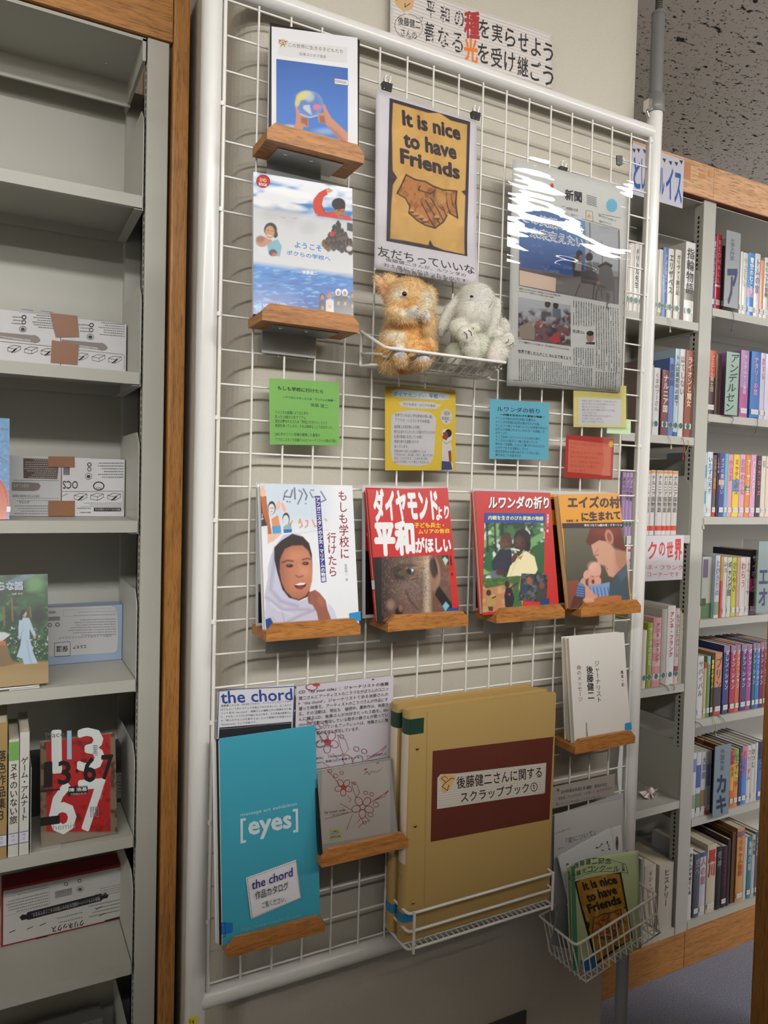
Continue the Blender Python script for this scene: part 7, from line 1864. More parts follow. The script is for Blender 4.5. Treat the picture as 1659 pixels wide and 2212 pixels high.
def shelf_book(K, x0, x1, ytop, ymid, z, col, label, group, bands=(), title=None, tcol=(50, 48, 50), sticker=None, dep=0.128, Y=None, lean=0.0, bold=0.01, round_=True):
    """upright book; x0,x1 = spine edges in the crop at height ymid; sticker: 'green' dot, 'white' label"""
    Y = Y if Y is not None else YB + 0.008
    a, c = onY(K(x0, ymid), Y), onY(K(x1, ymid), Y); zt_ = onY(K((x0 + x1) / 2, ytop), Y)[2]
    w = c[0] - a[0] - 0.0004; h = zt_ - z - 0.0005
    M = Matrix.Translation((a[0], Y, z + 0.0005)) @ Matrix.Rotation(lean, 4, 'Y')
    o = thing('book', label, 'book', M, group)
    b = MB(); n = 6
    # spine, slightly rounded
    arc = [(w * i / n, -0.0016 * math.sin(math.pi * i / n) if round_ else 0.0) for i in range(n + 1)]
    zz = [0.0, h]; cols = [(0.0, 1.0, col)]
    cuts = sorted({0.0, 1.0} | {q for bd in bands for q in bd[:2]})
    for c0, c1 in zip(cuts, cuts[1:]):
        cc = col
        for bd in bands:
            if bd[0] <= c0 + 1e-6 and bd[1] >= c1 - 1e-6: cc = bd[2]
        b.add([(x, y, h * q) for q in (c0, c1) for x, y in arc], [(i, i + 1, i + n + 2, i + n + 1) for i in range(n)], 0, cc, False)
    b.box((0, 0.0, 0), (0.0013, dep, h), 0, col); b.box((w - 0.0013, 0.0, 0), (w, dep, h), 0, col)
    b.add([(x, y, q) for q in (0.0005, h - 0.0004) for x, y in arc], [tuple(range(n + 1)), tuple(range(2 * n + 1, n, -1))], 0, col)
    b.build('cover', M_GLOSS, o)
    MB().box((0.0013, 0.0005, 0.0015), (w - 0.0013, dep - 0.002, h - 0.0015)).build('page_block', M_PAPER, o)
    fr = Frame((a[0], Y, z + 0.0005), (1, 0, 0), (0, 0, 1), w, h); A = Art(fr, PX, 0.0021)
    if title:
        ch = min(h * 0.58 / len(title), w * 1.1); cw = min(ch, w * 0.78)
        for i, c_ in enumerate(title):
            if c_ == ' ': continue
            v, f = glyphs(c_); q = v - (np.array([0.5, 0.38]) if ord(c_) > 255 else (v.min(0) + v.max(0)) / 2)
            if c_ in _ROT: q = np.column_stack([q[:, 1], -q[:, 0]])
            for j, d in enumerate(shifts(bold)): A._add(np.column_stack([w / 2 + (q[:, 0] + d[0]) * cw, h * 0.93 - (i + .5) * ch + (q[:, 1] + d[1]) * ch]), f, tcol, j * 8e-6)
    if A.n: A.build('title_lettering', o, M_GLOSS)
    A = Art(fr, PX, 0.0021)
    if sticker == 'green':
        A.rect(w * .08, 0.022, w * .92, 0.036, (206, 212, 210)); A.up(); t = np.linspace(0, 2 * math.pi, 15)[:-1]; rr = min(w * .4, 0.0075)
        A._add(np.column_stack([w / 2 + rr * np.cos(t), 0.029 + 0.0075 * np.sin(t)]), [tuple(range(14))], (26, 92, 76))
    elif sticker == 'white':
        A.rect(w * .1, 0.012, w * .9, 0.026, (214, 214, 214)); A.up(); A.rect(w * .16, 0.0185, w * .84, 0.0192, (120, 120, 130))
    if A.n: A.build('spine_label', o, M_GLOSS)
    return o


def row(K, z, ymid, tier, bay, books, start=1, from_far=False, **kw):
    for i, bk in enumerate(books):
        x0, x1, yt, col = bk[:4]; ex = dict(kw); ex.update(bk[4] if len(bk) > 4 else {})
        d = ex.pop('d', None) or cname(col)
        thick = 'thick ' if x1 - x0 > 90 else ('thin ' if x1 - x0 < 42 else '')
        n = (len(books) - i if from_far else i + start)
        side = 'left' if bay == 'l' else 'right'
        lab = '%s%s book, %s from the slotted upright, %s shelf of the %s' % (thick, d, ORD[n - 1], tier, 'bay behind the rack' if bay == 'l' else 'wide bay')
        shelf_book(K, x0, x1, yt, ymid, z, col, lab, 'books on the %s shelf of the %s' % (tier, 'bay behind the rack' if bay == 'l' else 'wide bay'), **ex)


W_ = (216, 214, 208); G_ = dict(sticker='green')
# ---- gap bay (seen between rack and upright)
row(R3, LB[0], 1100, 'top', 'l', [
    (60, 100, 650, (214, 210, 200), dict(d='white', **G_)), (102, 150, 650, (218, 214, 204), dict(d='white cloth', **G_)), (152, 205, 655, (214, 212, 206), dict(d='plain white', title='ドリトル先生', **G_)), (207, 250, 660, (216, 214, 208), G_), (252, 300, 700, (206, 204, 200), G_), (302, 360, 690, (210, 208, 196), G_), (362, 422, 715, (206, 204, 198), G_),
    (425, 470, 720, (210, 206, 188), dict(bands=[(0, .06, (150, 160, 90))], **G_)), (472, 526, 700, (84, 122, 188), dict(title='ふしぎの国のアリス', tcol=(210, 214, 226), **G_)), (530, 592, 715, (214, 212, 200), dict(title='エリザベス', **G_)), (606, 676, 725, (212, 208, 194), dict(title='ガリヴァー旅行記', **G_)), (722, 830, 640, (222, 220, 216), dict(title='指輪物語', bands=[(.27, .41, (120, 112, 100))], **G_))], from_far=True)
row(R4, LB[1], 300, 'second', 'l', [
    (240, 300, -120, (120, 100, 90)), (302, 366, -60, (196, 190, 180)), (370, 440, -30, (206, 208, 210), dict(title='くまのプーさん', tcol=(150, 110, 110), **G_)), (462, 540, -5, (110, 52, 66), dict(title='ナルニア国', tcol=(220, 210, 196), bold=0.025, **G_)), (542, 598, -140, (96, 122, 184), dict(title='魔術師', tcol=(60, 70, 110), **G_)), (602, 652, -245, (176, 200, 216), dict(title='トムは真夜中の庭で', bands=[(0, .05, (40, 90, 160))], **G_)), (656, 714, -240, (210, 212, 206), dict(title='はてしない', tcol=(176, 90, 90), **G_)), (722, 806, -225, (142, 66, 52), dict(title='ライオンと魔女', tcol=(226, 206, 160), bold=0.025, **G_))], from_far=True)
NAR = dict(bands=[(.07, .145, (206, 60, 40)), (.95, .99, (222, 150, 80))], title='ナルニア国物語', tcol=(70, 66, 66))
PUR = dict(title='赤毛のアン', tcol=(72, 46, 90), sticker='green')
row(R4, LB[2], 1480, 'third', 'l', [
    (15, 52, 1145, (176, 146, 190), PUR), (54, 90, 1148, (182, 150, 196), dict(PUR, title='アンの青春')), (92, 130, 1148, (178, 148, 194), dict(PUR, title='アンの愛情')), (132, 186, 1150, (170, 138, 186), dict(PUR, title='アンの幸福')), (192, 260, 1130, (206, 200, 206), NAR), (264, 330, 1125, (212, 208, 210), NAR),
    (334, 385, 1120, (214, 210, 208), NAR), (398, 470, 1122, (208, 204, 204), NAR), (472, 518, 1125, (214, 212, 208), NAR), (520, 572, 1125, (210, 206, 200), NAR), (576, 640, 1130, (206, 200, 198), NAR)], from_far=True)
row(R5, LB[3], 1050, 'fourth', 'l', [
    (120, 180, 760, (196, 194, 190), G_), (184, 244, 800, (150, 110, 100), G_), (250, 294, 840, (214, 210, 200), G_), (300, 358, 755, (140, 156, 50), dict(title='アンネの日記', tcol=(210, 214, 170), **G_)), (362, 452, 700, (204, 138, 140), dict(title='アンネ・フランク', tcol=(30, 28, 32), bold=0.02, bands=[(.1, .18, (214, 170, 168)), (.3, .38, (214, 170, 168)), (.5, .58, (214, 170, 168)), (.7, .78, (214, 170, 168))], d='pink striped', **G_)), (455, 515, 600, (176, 170, 160), dict(d='grey', **G_)), (520, 605, 565, (214, 208, 204), dict(title='アンネ・フランク', tcol=(190, 50, 44), bold=0.035, **G_)), (607, 655, 595, (206, 190, 188), dict(title='もうひとりのアンネ', tcol=(90, 80, 90), bands=[(.12, .24, (150, 60, 90))], **G_)), (657, 676, 620, (200, 190, 160), {}), (678, 694, 655, (210, 206, 196), {})], from_far=True)
row(R6, LB[5], 1700, 'bottom', 'l', [(215, 262, 1330, (150, 148, 146)), (266, 390, 1400, (196, 186, 168), dict(title='イン・ザ・ミソ', tcol=(60, 56, 56))), (430, 590, 1385, (188, 180, 166), dict(title='ヒストリー', tcol=(70, 66, 64)))], from_far=True)

# ---- wide bay right of the upright
row(R3, RS[0], 1000, 'top', 'r', [
    (1005, 1066, 560, (110, 96, 150), dict(title='魔女のふるさと', tcol=(210, 206, 220), sticker='white')), (1070, 1130, 550, (196, 44, 56), dict(title='ＲＥＤＨＡＬＬ', tcol=(226, 190, 196), d='bright red', bands=[(.30, .33, (220, 200, 204))], sticker='white')), (1136, 1172, 680, (70, 60, 76), dict(sticker='white')), (1345, 1374, 745, (214, 214, 210), dict(sticker='white')), (1376, 1428, 760, (212, 212, 204), dict(title='やさしい', tcol=(180, 180, 176), sticker='white')), (1430, 1504, 762, (48, 138, 206), dict(title='青空のむこう', tcol=(226, 236, 244), bold=0.04, bands=[(.30, .45, (200, 150, 190))], sticker='white')), (1508, 1568, 770, (214, 212, 208), dict(title='トムの家', tcol=(110, 110, 140), sticker='white')), (1572, 1612, 845, (222, 150, 110), dict(bands=[(0, .1, (214, 212, 208))], sticker='white')), (1616, 1668, 815, (210, 210, 204), dict(title='ホビットの冒険', tcol=(90, 90, 96), sticker='white')), (1672, 1730, 820, (200, 190, 180), {})])
row(R4, RS[1], 150, 'second', 'r', [
    (978, 1064, -225, (196, 84, 54), dict(title='どらごん騎士団', tcol=(226, 196, 170), bands=[(0, .58, (72, 44, 42))], d='orange and brown', sticker='white')), (1068, 1130, -180, (92, 64, 58), {}), (1345, 1436, -225, (170, 128, 176), dict(title='アンデルセン童話', tcol=(226, 214, 226), bands=[(.0, .45, (176, 84, 150))], sticker='white')), (1462, 1566, -210, (44, 112, 184), dict(title='ナタリーの恋', tcol=(226, 150, 190), bold=0.03, sticker='white')), (1570, 1620, -195, (196, 190, 214), dict(title='恋する', tcol=(206, 110, 150), sticker='white')), (1624, 1680, -185, (206, 204, 222), dict(sticker='white'))])
row(R4, RS[2], 1300, 'third', 'r', [
    (930, 966, 920, (190, 206, 214), dict(bands=[(.2, .4, (70, 150, 170)), (.6, .8, (70, 150, 170))], d='teal patterned', sticker='white')), (968, 1028, 915, (212, 220, 226), dict(title='いたずら天才', tcol=(70, 120, 170), sticker='white')), (1030, 1072, 950, (96, 84, 96), dict(title='なぞの屋敷', tcol=(214, 150, 80), bands=[(0, .09, (196, 60, 44)), (.4, .5, (150, 60, 60))], d='dark patchwork', sticker='white')), (1074, 1102, 930, (52, 36, 44), dict(title='くらやみ', tcol=(206, 206, 210))), (1105, 1164, 930, (62, 72, 146), dict(title='オズの魔法使い', tcol=(214, 196, 214), bands=[(.5, .58, (220, 190, 180))], sticker='white')), (1166, 1202, 935, (112, 184, 206), dict(sticker='white')), (1204, 1256, 945, (222, 160, 184), dict(title='小公女', tcol=(206, 90, 130), sticker='white')), (1262, 1332, 945, (234, 204, 54), dict(title='ミッチとボス', tcol=(170, 90, 40), bold=0.03, bands=[(.40, .60, (60, 150, 206))], d='yellow and blue', sticker='white')), (1336, 1394, 945, (222, 170, 196), dict(title='若草の少女', tcol=(190, 110, 140), sticker='white')), (1398, 1454, 948, (226, 138, 60), dict(title='アーサー王', tcol=(244, 226, 200), bold=0.03, bands=[(.42, .50, (60, 140, 90))], sticker='white')), (1458, 1516, 948, (222, 160, 196), dict(title='Ｈａｐｐｙ', tcol=(244, 220, 230), bold=0.02, sticker='white')), (1520, 1574, 960, (44, 40, 50), dict(title='ロ・ラ・Ｄ・ズ', tcol=(226, 100, 160), bold=0.03, sticker='white')), (1578, 1626, 962, (222, 212, 200), dict(title='花', tcol=(150, 160, 190), sticker='white')), (1630, 1690, 965, (222, 206, 184), dict(title='木', sticker='white'))])
row(R5, RS[3], 300, 'fourth', 'r', [
    (884, 916, -30, (70, 68, 66), dict(bands=[(0, .2, (206, 200, 120))])), (1062, 1114, 0, (196, 206, 216), dict(title='とびきりの', tcol=(110, 120, 160), bands=[(0, .26, (120, 160, 120)), (0, .05, (214, 216, 210))], d='pale blue and green')), (1118, 1148, 10, (196, 96, 54), dict(bands=[(0, .6, (206, 60, 50)), (.6, 1, (206, 150, 60))])), (1150, 1192, 15, (214, 210, 200), dict(title='いつ', sticker='white')), (1196, 1244, 20, (206, 206, 202), dict(title='ギャング団', tcol=(70, 70, 72), bold=0.03, sticker='white')), (1248, 1300, 22, (196, 196, 60), dict(title='ささやき', tcol=(110, 116, 40), bold=0.02, sticker='white')), (1304, 1338, 24, (206, 170, 140), dict(sticker='white')), (1342, 1402, 20, (216, 208, 204), dict(title='わらう', tcol=(190, 60, 70), sticker='white')), (1404, 1452, 18, (214, 212, 208), dict(title='トム・ソーヤ', tcol=(206, 120, 130), sticker='white')), (1456, 1532, -60, (36, 32, 40), dict(title='サイボーグ', tcol=(214, 212, 220), bold=0.03, bands=[(0, .22, (90, 30, 50)), (.36, .56, (176, 60, 110))], sticker='white'))])
DS = lambda c, t: dict(title='ダレン・シャン', tcol=(226, 214, 230), bands=[(.9, 1, (150, 120, 150))], sticker='white', bold=0.02)
row(R5, RS[4], 1400, 'fifth', 'r', [
    (866, 930, 1130, (210, 208, 204), dict(title='サバイバル', tcol=(110, 110, 120), sticker='white')), (932, 968, 1205, (196, 176, 146), dict(sticker='white', bands=[(.9, 1, (190, 50, 50))])), (970, 1008, 1130, (110, 150, 60), dict(title='みどり', tcol=(210, 220, 190), bands=[(.88, 1, (150, 190, 206))], sticker='white')), (1010, 1044, 1120, (32, 30, 32), dict(title='精霊の守り人', tcol=(226, 220, 60), bold=0.03, sticker='white')), (1058, 1136, 1090, (206, 138, 86), dict(title='プリン', tcol=(90, 60, 50), bands=[(0, .1, (176, 70, 54)), (.1, .45, (54, 36, 36))], sticker='white')), (1152, 1218, 1010, (36, 50, 118), DS(0, 0)), (1230, 1288, 1010, (170, 36, 52), DS(0, 0)), (1290, 1338, 1000, (206, 96, 50), DS(0, 0)), (1348, 1412, 995, (72, 46, 100), DS(0, 0)), (1414, 1468, 998, (156, 66, 140), DS(0, 0)), (1476, 1512, 985, (30, 92, 100), DS(0, 0)), (1514, 1558, 985, (46, 116, 200), DS(0, 0)), (1560, 1598, 975, (100, 26, 46), DS(0, 0)), (1600, 1650, 970, (150, 40, 62), DS(0, 0)), (1654, 1720, 970, (80, 60, 90), DS(0, 0))])
row(R6, RS[5], 500, 'sixth', 'r', [
    (800, 846, 135, (206, 208, 212), dict(bands=[(.1, .35, (150, 160, 150)), (.7, .9, (120, 140, 190))], d='pale landscape', sticker='white')), (848, 900, 130, (206, 210, 216), dict(bands=[(.1, .36, (110, 140, 90)), (.45, .8, (84, 104, 170))], d='blue sky and meadow', sticker='white')), (902, 956, 125, (208, 206, 200), dict(title='大草原', tcol=(90, 110, 150), bands=[(.1, .40, (150, 120, 90))], d='white and sandy', sticker='white')), (958, 1014, 120, (186, 190, 196), dict(bands=[(0, .1, (190, 80, 60)), (.45, .8, (120, 140, 180))], d='grey and blue', sticker='white')), (1018, 1046, 100, (36, 34, 36), {}), (1228, 1268, 110, (214, 110, 60), dict(title='マチルダ', tcol=(90, 40, 60), bands=[(.75, 1, (206, 66, 90)), (.3, .75, (230, 170, 70))], d='red and orange', sticker='white')), (1270, 1318, 95, (226, 190, 60), dict(title='いたずらっ子', tcol=(70, 70, 40), bands=[(.8, 1, (120, 180, 70)), (0, .45, (224, 140, 60))], d='green and yellow', sticker='white')), (1322, 1356, 80, (56, 60, 96), dict(title='ぼうけん', tcol=(206, 110, 140), sticker='white')), (1358, 1408, 65, (110, 120, 190), dict(title='ルーツ', tcol=(226, 90, 90), bands=[(0, .45, (70, 140, 214)), (.8, 1, (214, 120, 150))], d='blue and violet', sticker='white')), (1410, 1452, 55, (214, 210, 208), dict(title='フリーダム', tcol=(180, 80, 110), sticker='white')), (1454, 1498, 40, (206, 204, 194), dict(title='ひつじ', sticker='white')), (1500, 1530, 25, (210, 210, 208), {}), (1534, 1590, 10, (70, 110, 170), dict(title='ジョン', tcol=(30, 34, 60), bands=[(.7, 1, (40, 46, 70))], sticker='white'))])
row(R6, RS[6], 1550, 'bottom', 'r', [
    (752, 806, 1205, (212, 210, 206), dict(title='あらしがせめてくる', tcol=(40, 38, 40), bold=0.02, sticker='white')), (826, 886, 1275, (84, 86, 96), dict(title='空へ', tcol=(170, 170, 180), sticker='white')), (890, 956, 1255, (196, 198, 206), dict(title='人の旅', tcol=(196, 110, 120), bands=[(.93, 1, (80, 90, 150))], sticker='white')), (970, 1066, 1165, (206, 194, 168), dict(title='翼川', tcol=(190, 50, 44), bold=0.04, sticker='white')), (1070, 1130, 1190, (30, 28, 32), dict(title='死神', tcol=(150, 150, 160))), (1132, 1192, 1185, (44, 20, 34), dict(title='ＤＡＲＫＮＥＳＳ', tcol=(150, 40, 80), sticker='white')), (1194, 1226, 1110, (60, 44, 34), {}), (1296, 1376, 985, (206, 150, 84), dict(title='モモちゃん物語', tcol=(196, 84, 40), bold=0.03, bands=[(.88, .96, (130, 110, 130))], d='gold and orange', sticker='white')), (1378, 1410, 1090, (206, 204, 208), {}), (1412, 1462, 1080, (60, 124, 136), dict(title='海賊の船', tcol=(206, 214, 216), sticker='white')), (1464, 1500, 1060, (186, 188, 192), dict(title='空の海', sticker='white')), (1502, 1545, 1030, (96, 100, 110), dict(title='北の国', tcol=(200, 200, 204), sticker='white'))])


# brown-bound volume beside the gold one shows its ornamented cover
fr_ = None
# picture book with its cover turned out, fourth shelf of the wide bay
a, c = onY(R5(922, 300), YB + 0.020), onY(R5(1060, 300), YB + 0.010)
o = thing('picture_book', 'grey-green picture book with a hill, angled cover out on the fourth shelf', 'book', Matrix.Translation((a[0], YB + 0.024, RS[3] + 0.0006)) @ Matrix.Rotation(math.radians(-10), 4, 'Z'))
wd = c[0] - a[0] - 0.002; hh = onY(R5(990, 20), YB + 0.015)[2] - RS[3]
b = MB(); b.bbox((0, 0, 0), (wd, 0.0018, hh), 0.0005, 0, (186, 190, 178)); b.box((0, -0.0003, 0.0), (wd, 0.0, hh * 0.24), 0, (84, 124, 74)); b.box((wd * .1, -0.0005, hh * .2), (wd * .5, 0, hh * .32), 0, (70, 80, 50)); b.box((wd * .15, -0.0005, hh * .66), (wd * .6, 0, hh * .96), 0, (110, 92, 130)); b.bbox((0, 0.0018, 0), (wd, 0.008, hh), 0.0004, 0, (206, 200, 186)); b.build('cover', M_GLOSS, o)
# brown ornamented cover seen beside the gold spine on the bottom shelf
x0 = onY(R6(1292, 1400), YB + 0.008)[0]
zt_ = onY(R6(1296, 1020), YB + 0.008)[2]
o = thing('book', 'brown gilt-bordered volume leaning against the gold and orange book', 'book', Matrix.Translation((x0 - 0.0155, YB + 0.010, RS[6] + 0.0006)))
hh = zt_ - RS[6] - 0.002; MB().bbox((0, 0, 0), (0.0148, 0.15, hh), 0.001).build('cover', mat('brown_cloth', (92, 62, 36), 0.6), o)
MB().box((-0.0003, 0.004, 0.006), (0, 0.0055, hh - 0.006)).box((-0.0003, 0.0055, hh - 0.0075), (0, 0.14, hh - 0.006)).box((-0.0003, 0.0055, 0.006), (0, 0.14, 0.0075)).build('gilt_border', mat('gilt', (190, 150, 70), 0.4), o)


# ---------------------------------------------------------------- shelf signs and dividers
def board_sign(name, lab, K, corners, Y, bg, fn, th=0.0012, cat='sign', group=None, tilt=False):
    fr = frame(K, *corners, Y, None, tilt); o = thing(name, lab, cat, fr.M, group)
    MB().bbox((0, 0, 0), (fr.w, th, fr.h), 0.0004).build('board', mat('board_%d_%d_%d' % bg, bg, 0.4), o)
    A = Art(fr, K); fn(A); A.build('lettering', o); return o


def _lewis(A):
    bl = (44, 92, 168)
    for q in ((150, 1690), (200, 1690), (270, 1700), (490, 1800), (560, 1830), (625, 1840), (680, 1820)):
        A.poly([(q[0] - 20, q[1] - 24), (q[0] + 22, q[1] - 14), (q[0] + 8, q[1] + 28)], (60, 60, 70))
    A.up()
    A.text('国', (40, 1725), (106, 1740), (40, 2060), bl, 0.02); A.text('と', (150, 1770), (222, 1790), (150, 2100), bl, 0.025); A.text('し', (238, 1790), (272, 1800), (238, 2115), bl, 0.025); A.text('ー', (300, 1950), (380, 1975), (300, 1990), bl, 0.02); A.text('Ｃ・', (350, 1850), (420, 1870), (350, 2130), bl, 0.02)
    A.text('ル', (440, 1880), (492, 1900), (440, 2180), bl, 0.02); A.text('イ', (515, 1880), (592, 1900), (515, 2225), bl, 0.02); A.text('ス', (608, 1940), (688, 1960), (608, 2265), bl, 0.02)


board_sign('shelf_sign', 'white paper sign in blue brush letters hung on the maple header', R2, ((30, 1580), (712, 1785), (706, 2345), (30, 2150)), YB - 0.009, (206, 206, 220), _lewis, group='shelf signs')


def _anne(A):
    rd = (206, 70, 66)
    A.text('ラ', (88, 1955), (150, 1950), (88, 2150), rd, 0.02); A.text('ン', (200, 1960), (270, 1960), (200, 2150), rd, 0.02); A.text('ク', (310, 1930), (408, 1925), (310, 2120), rd, 0.02); A.text('の', (435, 1930), (502, 1935), (435, 2080), rd, 0.02); A.text('世', (522, 1935), (592, 1925), (522, 2100), rd, 0.03); A.text('界', (612, 1905), (686, 1900), (612, 2130), rd, 0.04)
    A.text('フアンネ・フランク', (90, 2185), (700, 2188), (90, 2240), rd); A.text('を知るコーナーです', (100, 2262), (660, 2262), (100, 2320), rd)


board_sign('shelf_sign', 'white card in red letters fixed under the third shelf beside the rack post', R4, ((58, 1850), (690, 1860), (722, 2345), (70, 2385)), YB - 0.004, (216, 212, 218), _anne, group='shelf signs')


def divider(lab, K, corners, bg, texts, Y=YB - 0.012, col=(70, 72, 110)):
    fr = frame(K, *corners, Y); o = thing('shelf_divider', lab, 'divider', fr.M, 'grey author dividers')
    MB().bbox((0, 0, 0), (fr.w, 0.0016, fr.h), 0.0005).build('face_plate', mat('divider_%d_%d_%d' % bg, bg, 0.35), o)
    MB().bbox((fr.w - 0.0016, 0.0016, 0), (fr.w, 0.09, fr.h), 0.0004).build('side_plate', M_ACRYL, o)
    A = Art(fr, K)
    for s, p0, p1, w, bd in texts: A.vtext(s, p0, p1, w, col, bd)
    A.build('lettering', o); return o


divider('grey divider lettered for foreign authors beginning with A, top shelf', R3, ((1185, 520), (1345, 520), (1330, 1378), (1172, 1378)), (150, 156, 158), [('外国人', (1262, 600), (1260, 740), 44, 0.0), ('作家', (1258, 740), (1256, 850), 56, 0.0), ('ア', (1258, 880), (1250, 1360), 130, 0.04)])
divider('green-grey divider tag leaning on the second shelf among purple books', R4, ((1218, -200), (1362, -200), (1290, 500), (1150, 500)), (150, 178, 164), [('アンデルセン', (1294, -190), (1218, 470), 104, 0.015)], col=(50, 62, 60))
divider('grey divider with two large characters beside the black book', R5, ((1545, -160), (1680, -160), (1670, 640), (1536, 640)), (140, 158, 158), [('エオ', (1610, 120), (1600, 580), 110, 0.03)])
divider('grey divider marked for authors ka to ki on the sixth shelf', R6, ((1062, 40), (1234, 60), (1220, 850), (1046, 835)), (128, 144, 152), [('外国', (1150, 90), (1146, 220), 50, 0.0), ('作家', (1146, 220), (1142, 340), 50, 0.0), ('カキ', (1140, 370), (1130, 830), 130, 0.04)], col=(44, 52, 90))

# white folded-paper flower and yellow origami
def origami(p, s, colr, lab):
    o = thing('origami', lab, 'origami', Matrix.Translation(p)); r = random.Random(5); b = MB()
    for k in range(9):
        a = 2 * math.pi * k / 9; l = s * r.uniform(.8, 1.15); a2 = a + 0.5
        b.add([(0, 0, s * 0.55), (l * math.cos(a), l * math.sin(a) * .7, s * r.uniform(.25, .7)), (s * .62 * math.cos(a2), s * .62 * math.sin(a2) * .7, 0.0), (s * .25 * math.cos(a), s * .25 * math.sin(a), 0.001)], [(0, 1, 2), (1, 3, 2), (0, 2, 3)])
    b.build('folds', colr, o); MB().ball((0, 0, s * .5), (s * .35, s * .3, s * .35), seg=8).build('centre', colr, o); return o


p = onY(R6(335, 690), YB + 0.05)
origami((p[0], YB + 0.05, LB[4] + 0.0006), 0.033, mat('folded_white_paper', (226, 214, 206), 0.7), 'crumpled white paper flower on the half-empty shelf')
p = onY(R6(-2, 690), YB + 0.03)
origami((p[0], YB + 0.03, LB[4] + 0.0006), 0.034, mat('folded_yellow_paper', (222, 206, 40), 0.6), 'bright yellow folded paper glimpsed behind the rack post')
# hanging paper streamer behind the rack
p = onY(R8(700, 1200), YB + 0.02)
o = thing('paper_streamer', 'narrow white paper streamer hanging in the dark gap behind the post', 'streamer')
b = MB(); b.add([(p[0] - 0.012 + 0.004 * math.sin(i * 1.3) + s * 0.022, YB + 0.02 + 0.003 * math.sin(i), p[2] + 0.03 - i * 0.026) for i in range(9) for s in (0, 1)], [(2 * i, 2 * i + 1, 2 * i + 3, 2 * i + 2) for i in range(8)])
tag(o, 'narrow white paper streamer hanging in the dark gap behind the post', 'streamer'); b.build('strip', M_WHITE, o)

# marker ribbons hanging over the shelf edges
def ribbon(p0, p1, K, colr, lab, tassel=True):
    a, c = onY(K(*p0), YB - 0.003), onY(K(*p1), YB - 0.004)
    o = thing('bookmark_ribbon', lab, 'ribbon', None, 'bookmark ribbons')
    m_ = [(a[0] + (c[0] - a[0]) * t + 0.0025 * math.sin(5 * t), YB - 0.003 - 0.002 * math.sin(3.1 * t), a[2] + (c[2] - a[2]) * t) for t in np.linspace(0, 1, 9)]
    MB().tube([(a[0], YB + 0.02, a[2] + 0.0005)] + m_, 0.0008, 6).build('cord', colr, o)
    if tassel: MB().tube([m_[-1], (m_[-1][0] + .0005, m_[-1][1], m_[-1][2] - 0.010)], [0.001, 0.0026], 8).build('tassel', colr, o)


def rm(c): return mat('ribbon_%d_%d_%d' % c, c, 0.7)


ribbon((540, 1495), (570, 1610), R3, rm((200, 198, 190)), 'pale ribbon with a tassel hanging from the top gap-bay shelf')
ribbon((1262, 1420), (1262, 1600), R3, rm((96, 76, 150)), 'violet ribbon hanging below the foreign authors divider')
ribbon((540, 740), (580, 840), R4, rm((226, 196, 190)), 'pale pink ribbon with a tassel under the plum book')
ribbon((700, 760), (714, 960), R4, rm((196, 40, 60)), 'long crimson ribbon near the slotted upright')
ribbon((765, 790), (735, 950), R4, rm((170, 170, 50)), 'olive ribbon beside the crimson one', False)
ribbon((1262, 530), (1245, 620), R4, rm((70, 100, 180)), 'blue ribbon below the green-grey divider tag', False)
ribbon((1536, 530), (1522, 710), R4, rm((60, 96, 50)), 'thin green ribbon under the blue spine', False)
ribbon((935, 1660), (945, 1740), R4, rm((222, 214, 204)), 'cream ribbon with a tassel at the third shelf end of the upright')
ribbon((480, 1450), (560, 1520), R5, rm((30, 28, 30)), 'black ribbon under the pink striped book', False)
ribbon((590, 1455), (610, 1520), R5, rm((130, 60, 50)), 'short brown-red ribbon under the Anne books', False)
ribbon((1040, 1825), (1080, 1990), R5, rm((196, 190, 90)), 'yellow ribbon hanging from the fifth shelf')
ribbon((1110, 1805), (1185, 1870), R5, rm((120, 90, 50)), 'short brown ribbon near the yellow one', False)
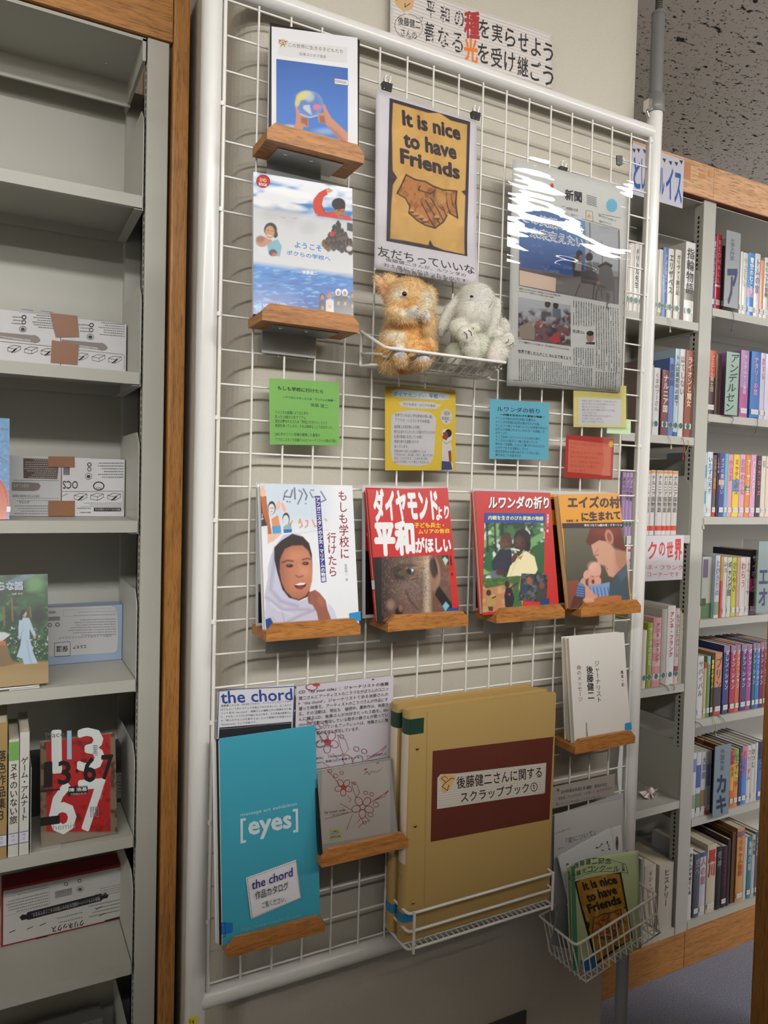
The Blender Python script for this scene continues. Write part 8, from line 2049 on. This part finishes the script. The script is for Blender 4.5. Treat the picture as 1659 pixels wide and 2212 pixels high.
ribbon((850, 1870), (930, 1920), R5, rm((80, 50, 44)), 'dark brown ribbon at the upright end of the fifth shelf', False)

# ---------------------------------------------------------------- low oak bookcase standing at right angles to the rack
e0 = onY((1642, 1700), -0.075)
IC = thing('oak_bookcase', 'low oak bookcase end beside the aisle, right of the basket', 'bookcase')
ix0, ix1, iy0, iy1, ih = e0[0], e0[0] + 0.34, -0.55, -0.075, 1.33
MB().bbox((ix0, iy0, 0.0), (ix0 + 0.024, iy1, ih), 0.003).build('side_panel', M_WOODV, IC)
MB().bbox((ix1 - 0.024, iy0, 0.0), (ix1, iy1, ih), 0.003).build('side_panel', M_WOODV, IC)
MB().bbox((ix0 - 0.002, iy0 - 0.004, ih), (ix1 + 0.002, iy1 + 0.001, ih + 0.025), 0.003).build('top_board', M_WOODH, IC)
for z in (0.1, 0.48, 0.88): MB().box((ix0 + 0.0245, iy0 + 0.01, z), (ix1 - 0.0245, iy1 - 0.01, z + 0.02)).build('shelf', M_WOODH, IC)
for y in (iy0 + 0.002, iy1 - 0.016): MB().box((ix0 + 0.0245, y, 0.0), (ix1 - 0.0245, y + 0.014, ih - 0.001)).build('end_board', M_WOODV, IC)

# ---------------------------------------------------------------- unseen bookcase added across the aisle to keep lamp light off the lower rack
OC = thing('unseen_shade_bookcase', 'unseen cream bookcase added across the aisle to shade the lower rack', 'bookcase')
oy0, oy1, oh = -1.98, -1.52, 2.00
m_ = mat('cream_bookcase', (206, 200, 186), 0.6)
for x in (-2.6, -1.4, -0.2, 1.0, 2.2): MB().box((x, oy0, 0.0), (x + 0.03, oy1, oh)).build('side_panel', m_, OC)
for z in (0.08, 0.42, 0.78, 1.14, 1.50): MB().box((-2.57, oy0 + 0.01, z), (2.2, oy1 - 0.01, z + 0.02)).build('shelf', m_, OC)
MB().box((-2.61, oy0 - 0.005, oh), (2.24, oy1 + 0.005, oh + 0.03)).build('top_board', m_, OC)
MB().box((-2.57, -1.76, 0.0), (2.2, -1.74, oh - 0.001)).build('back_panel', m_, OC)
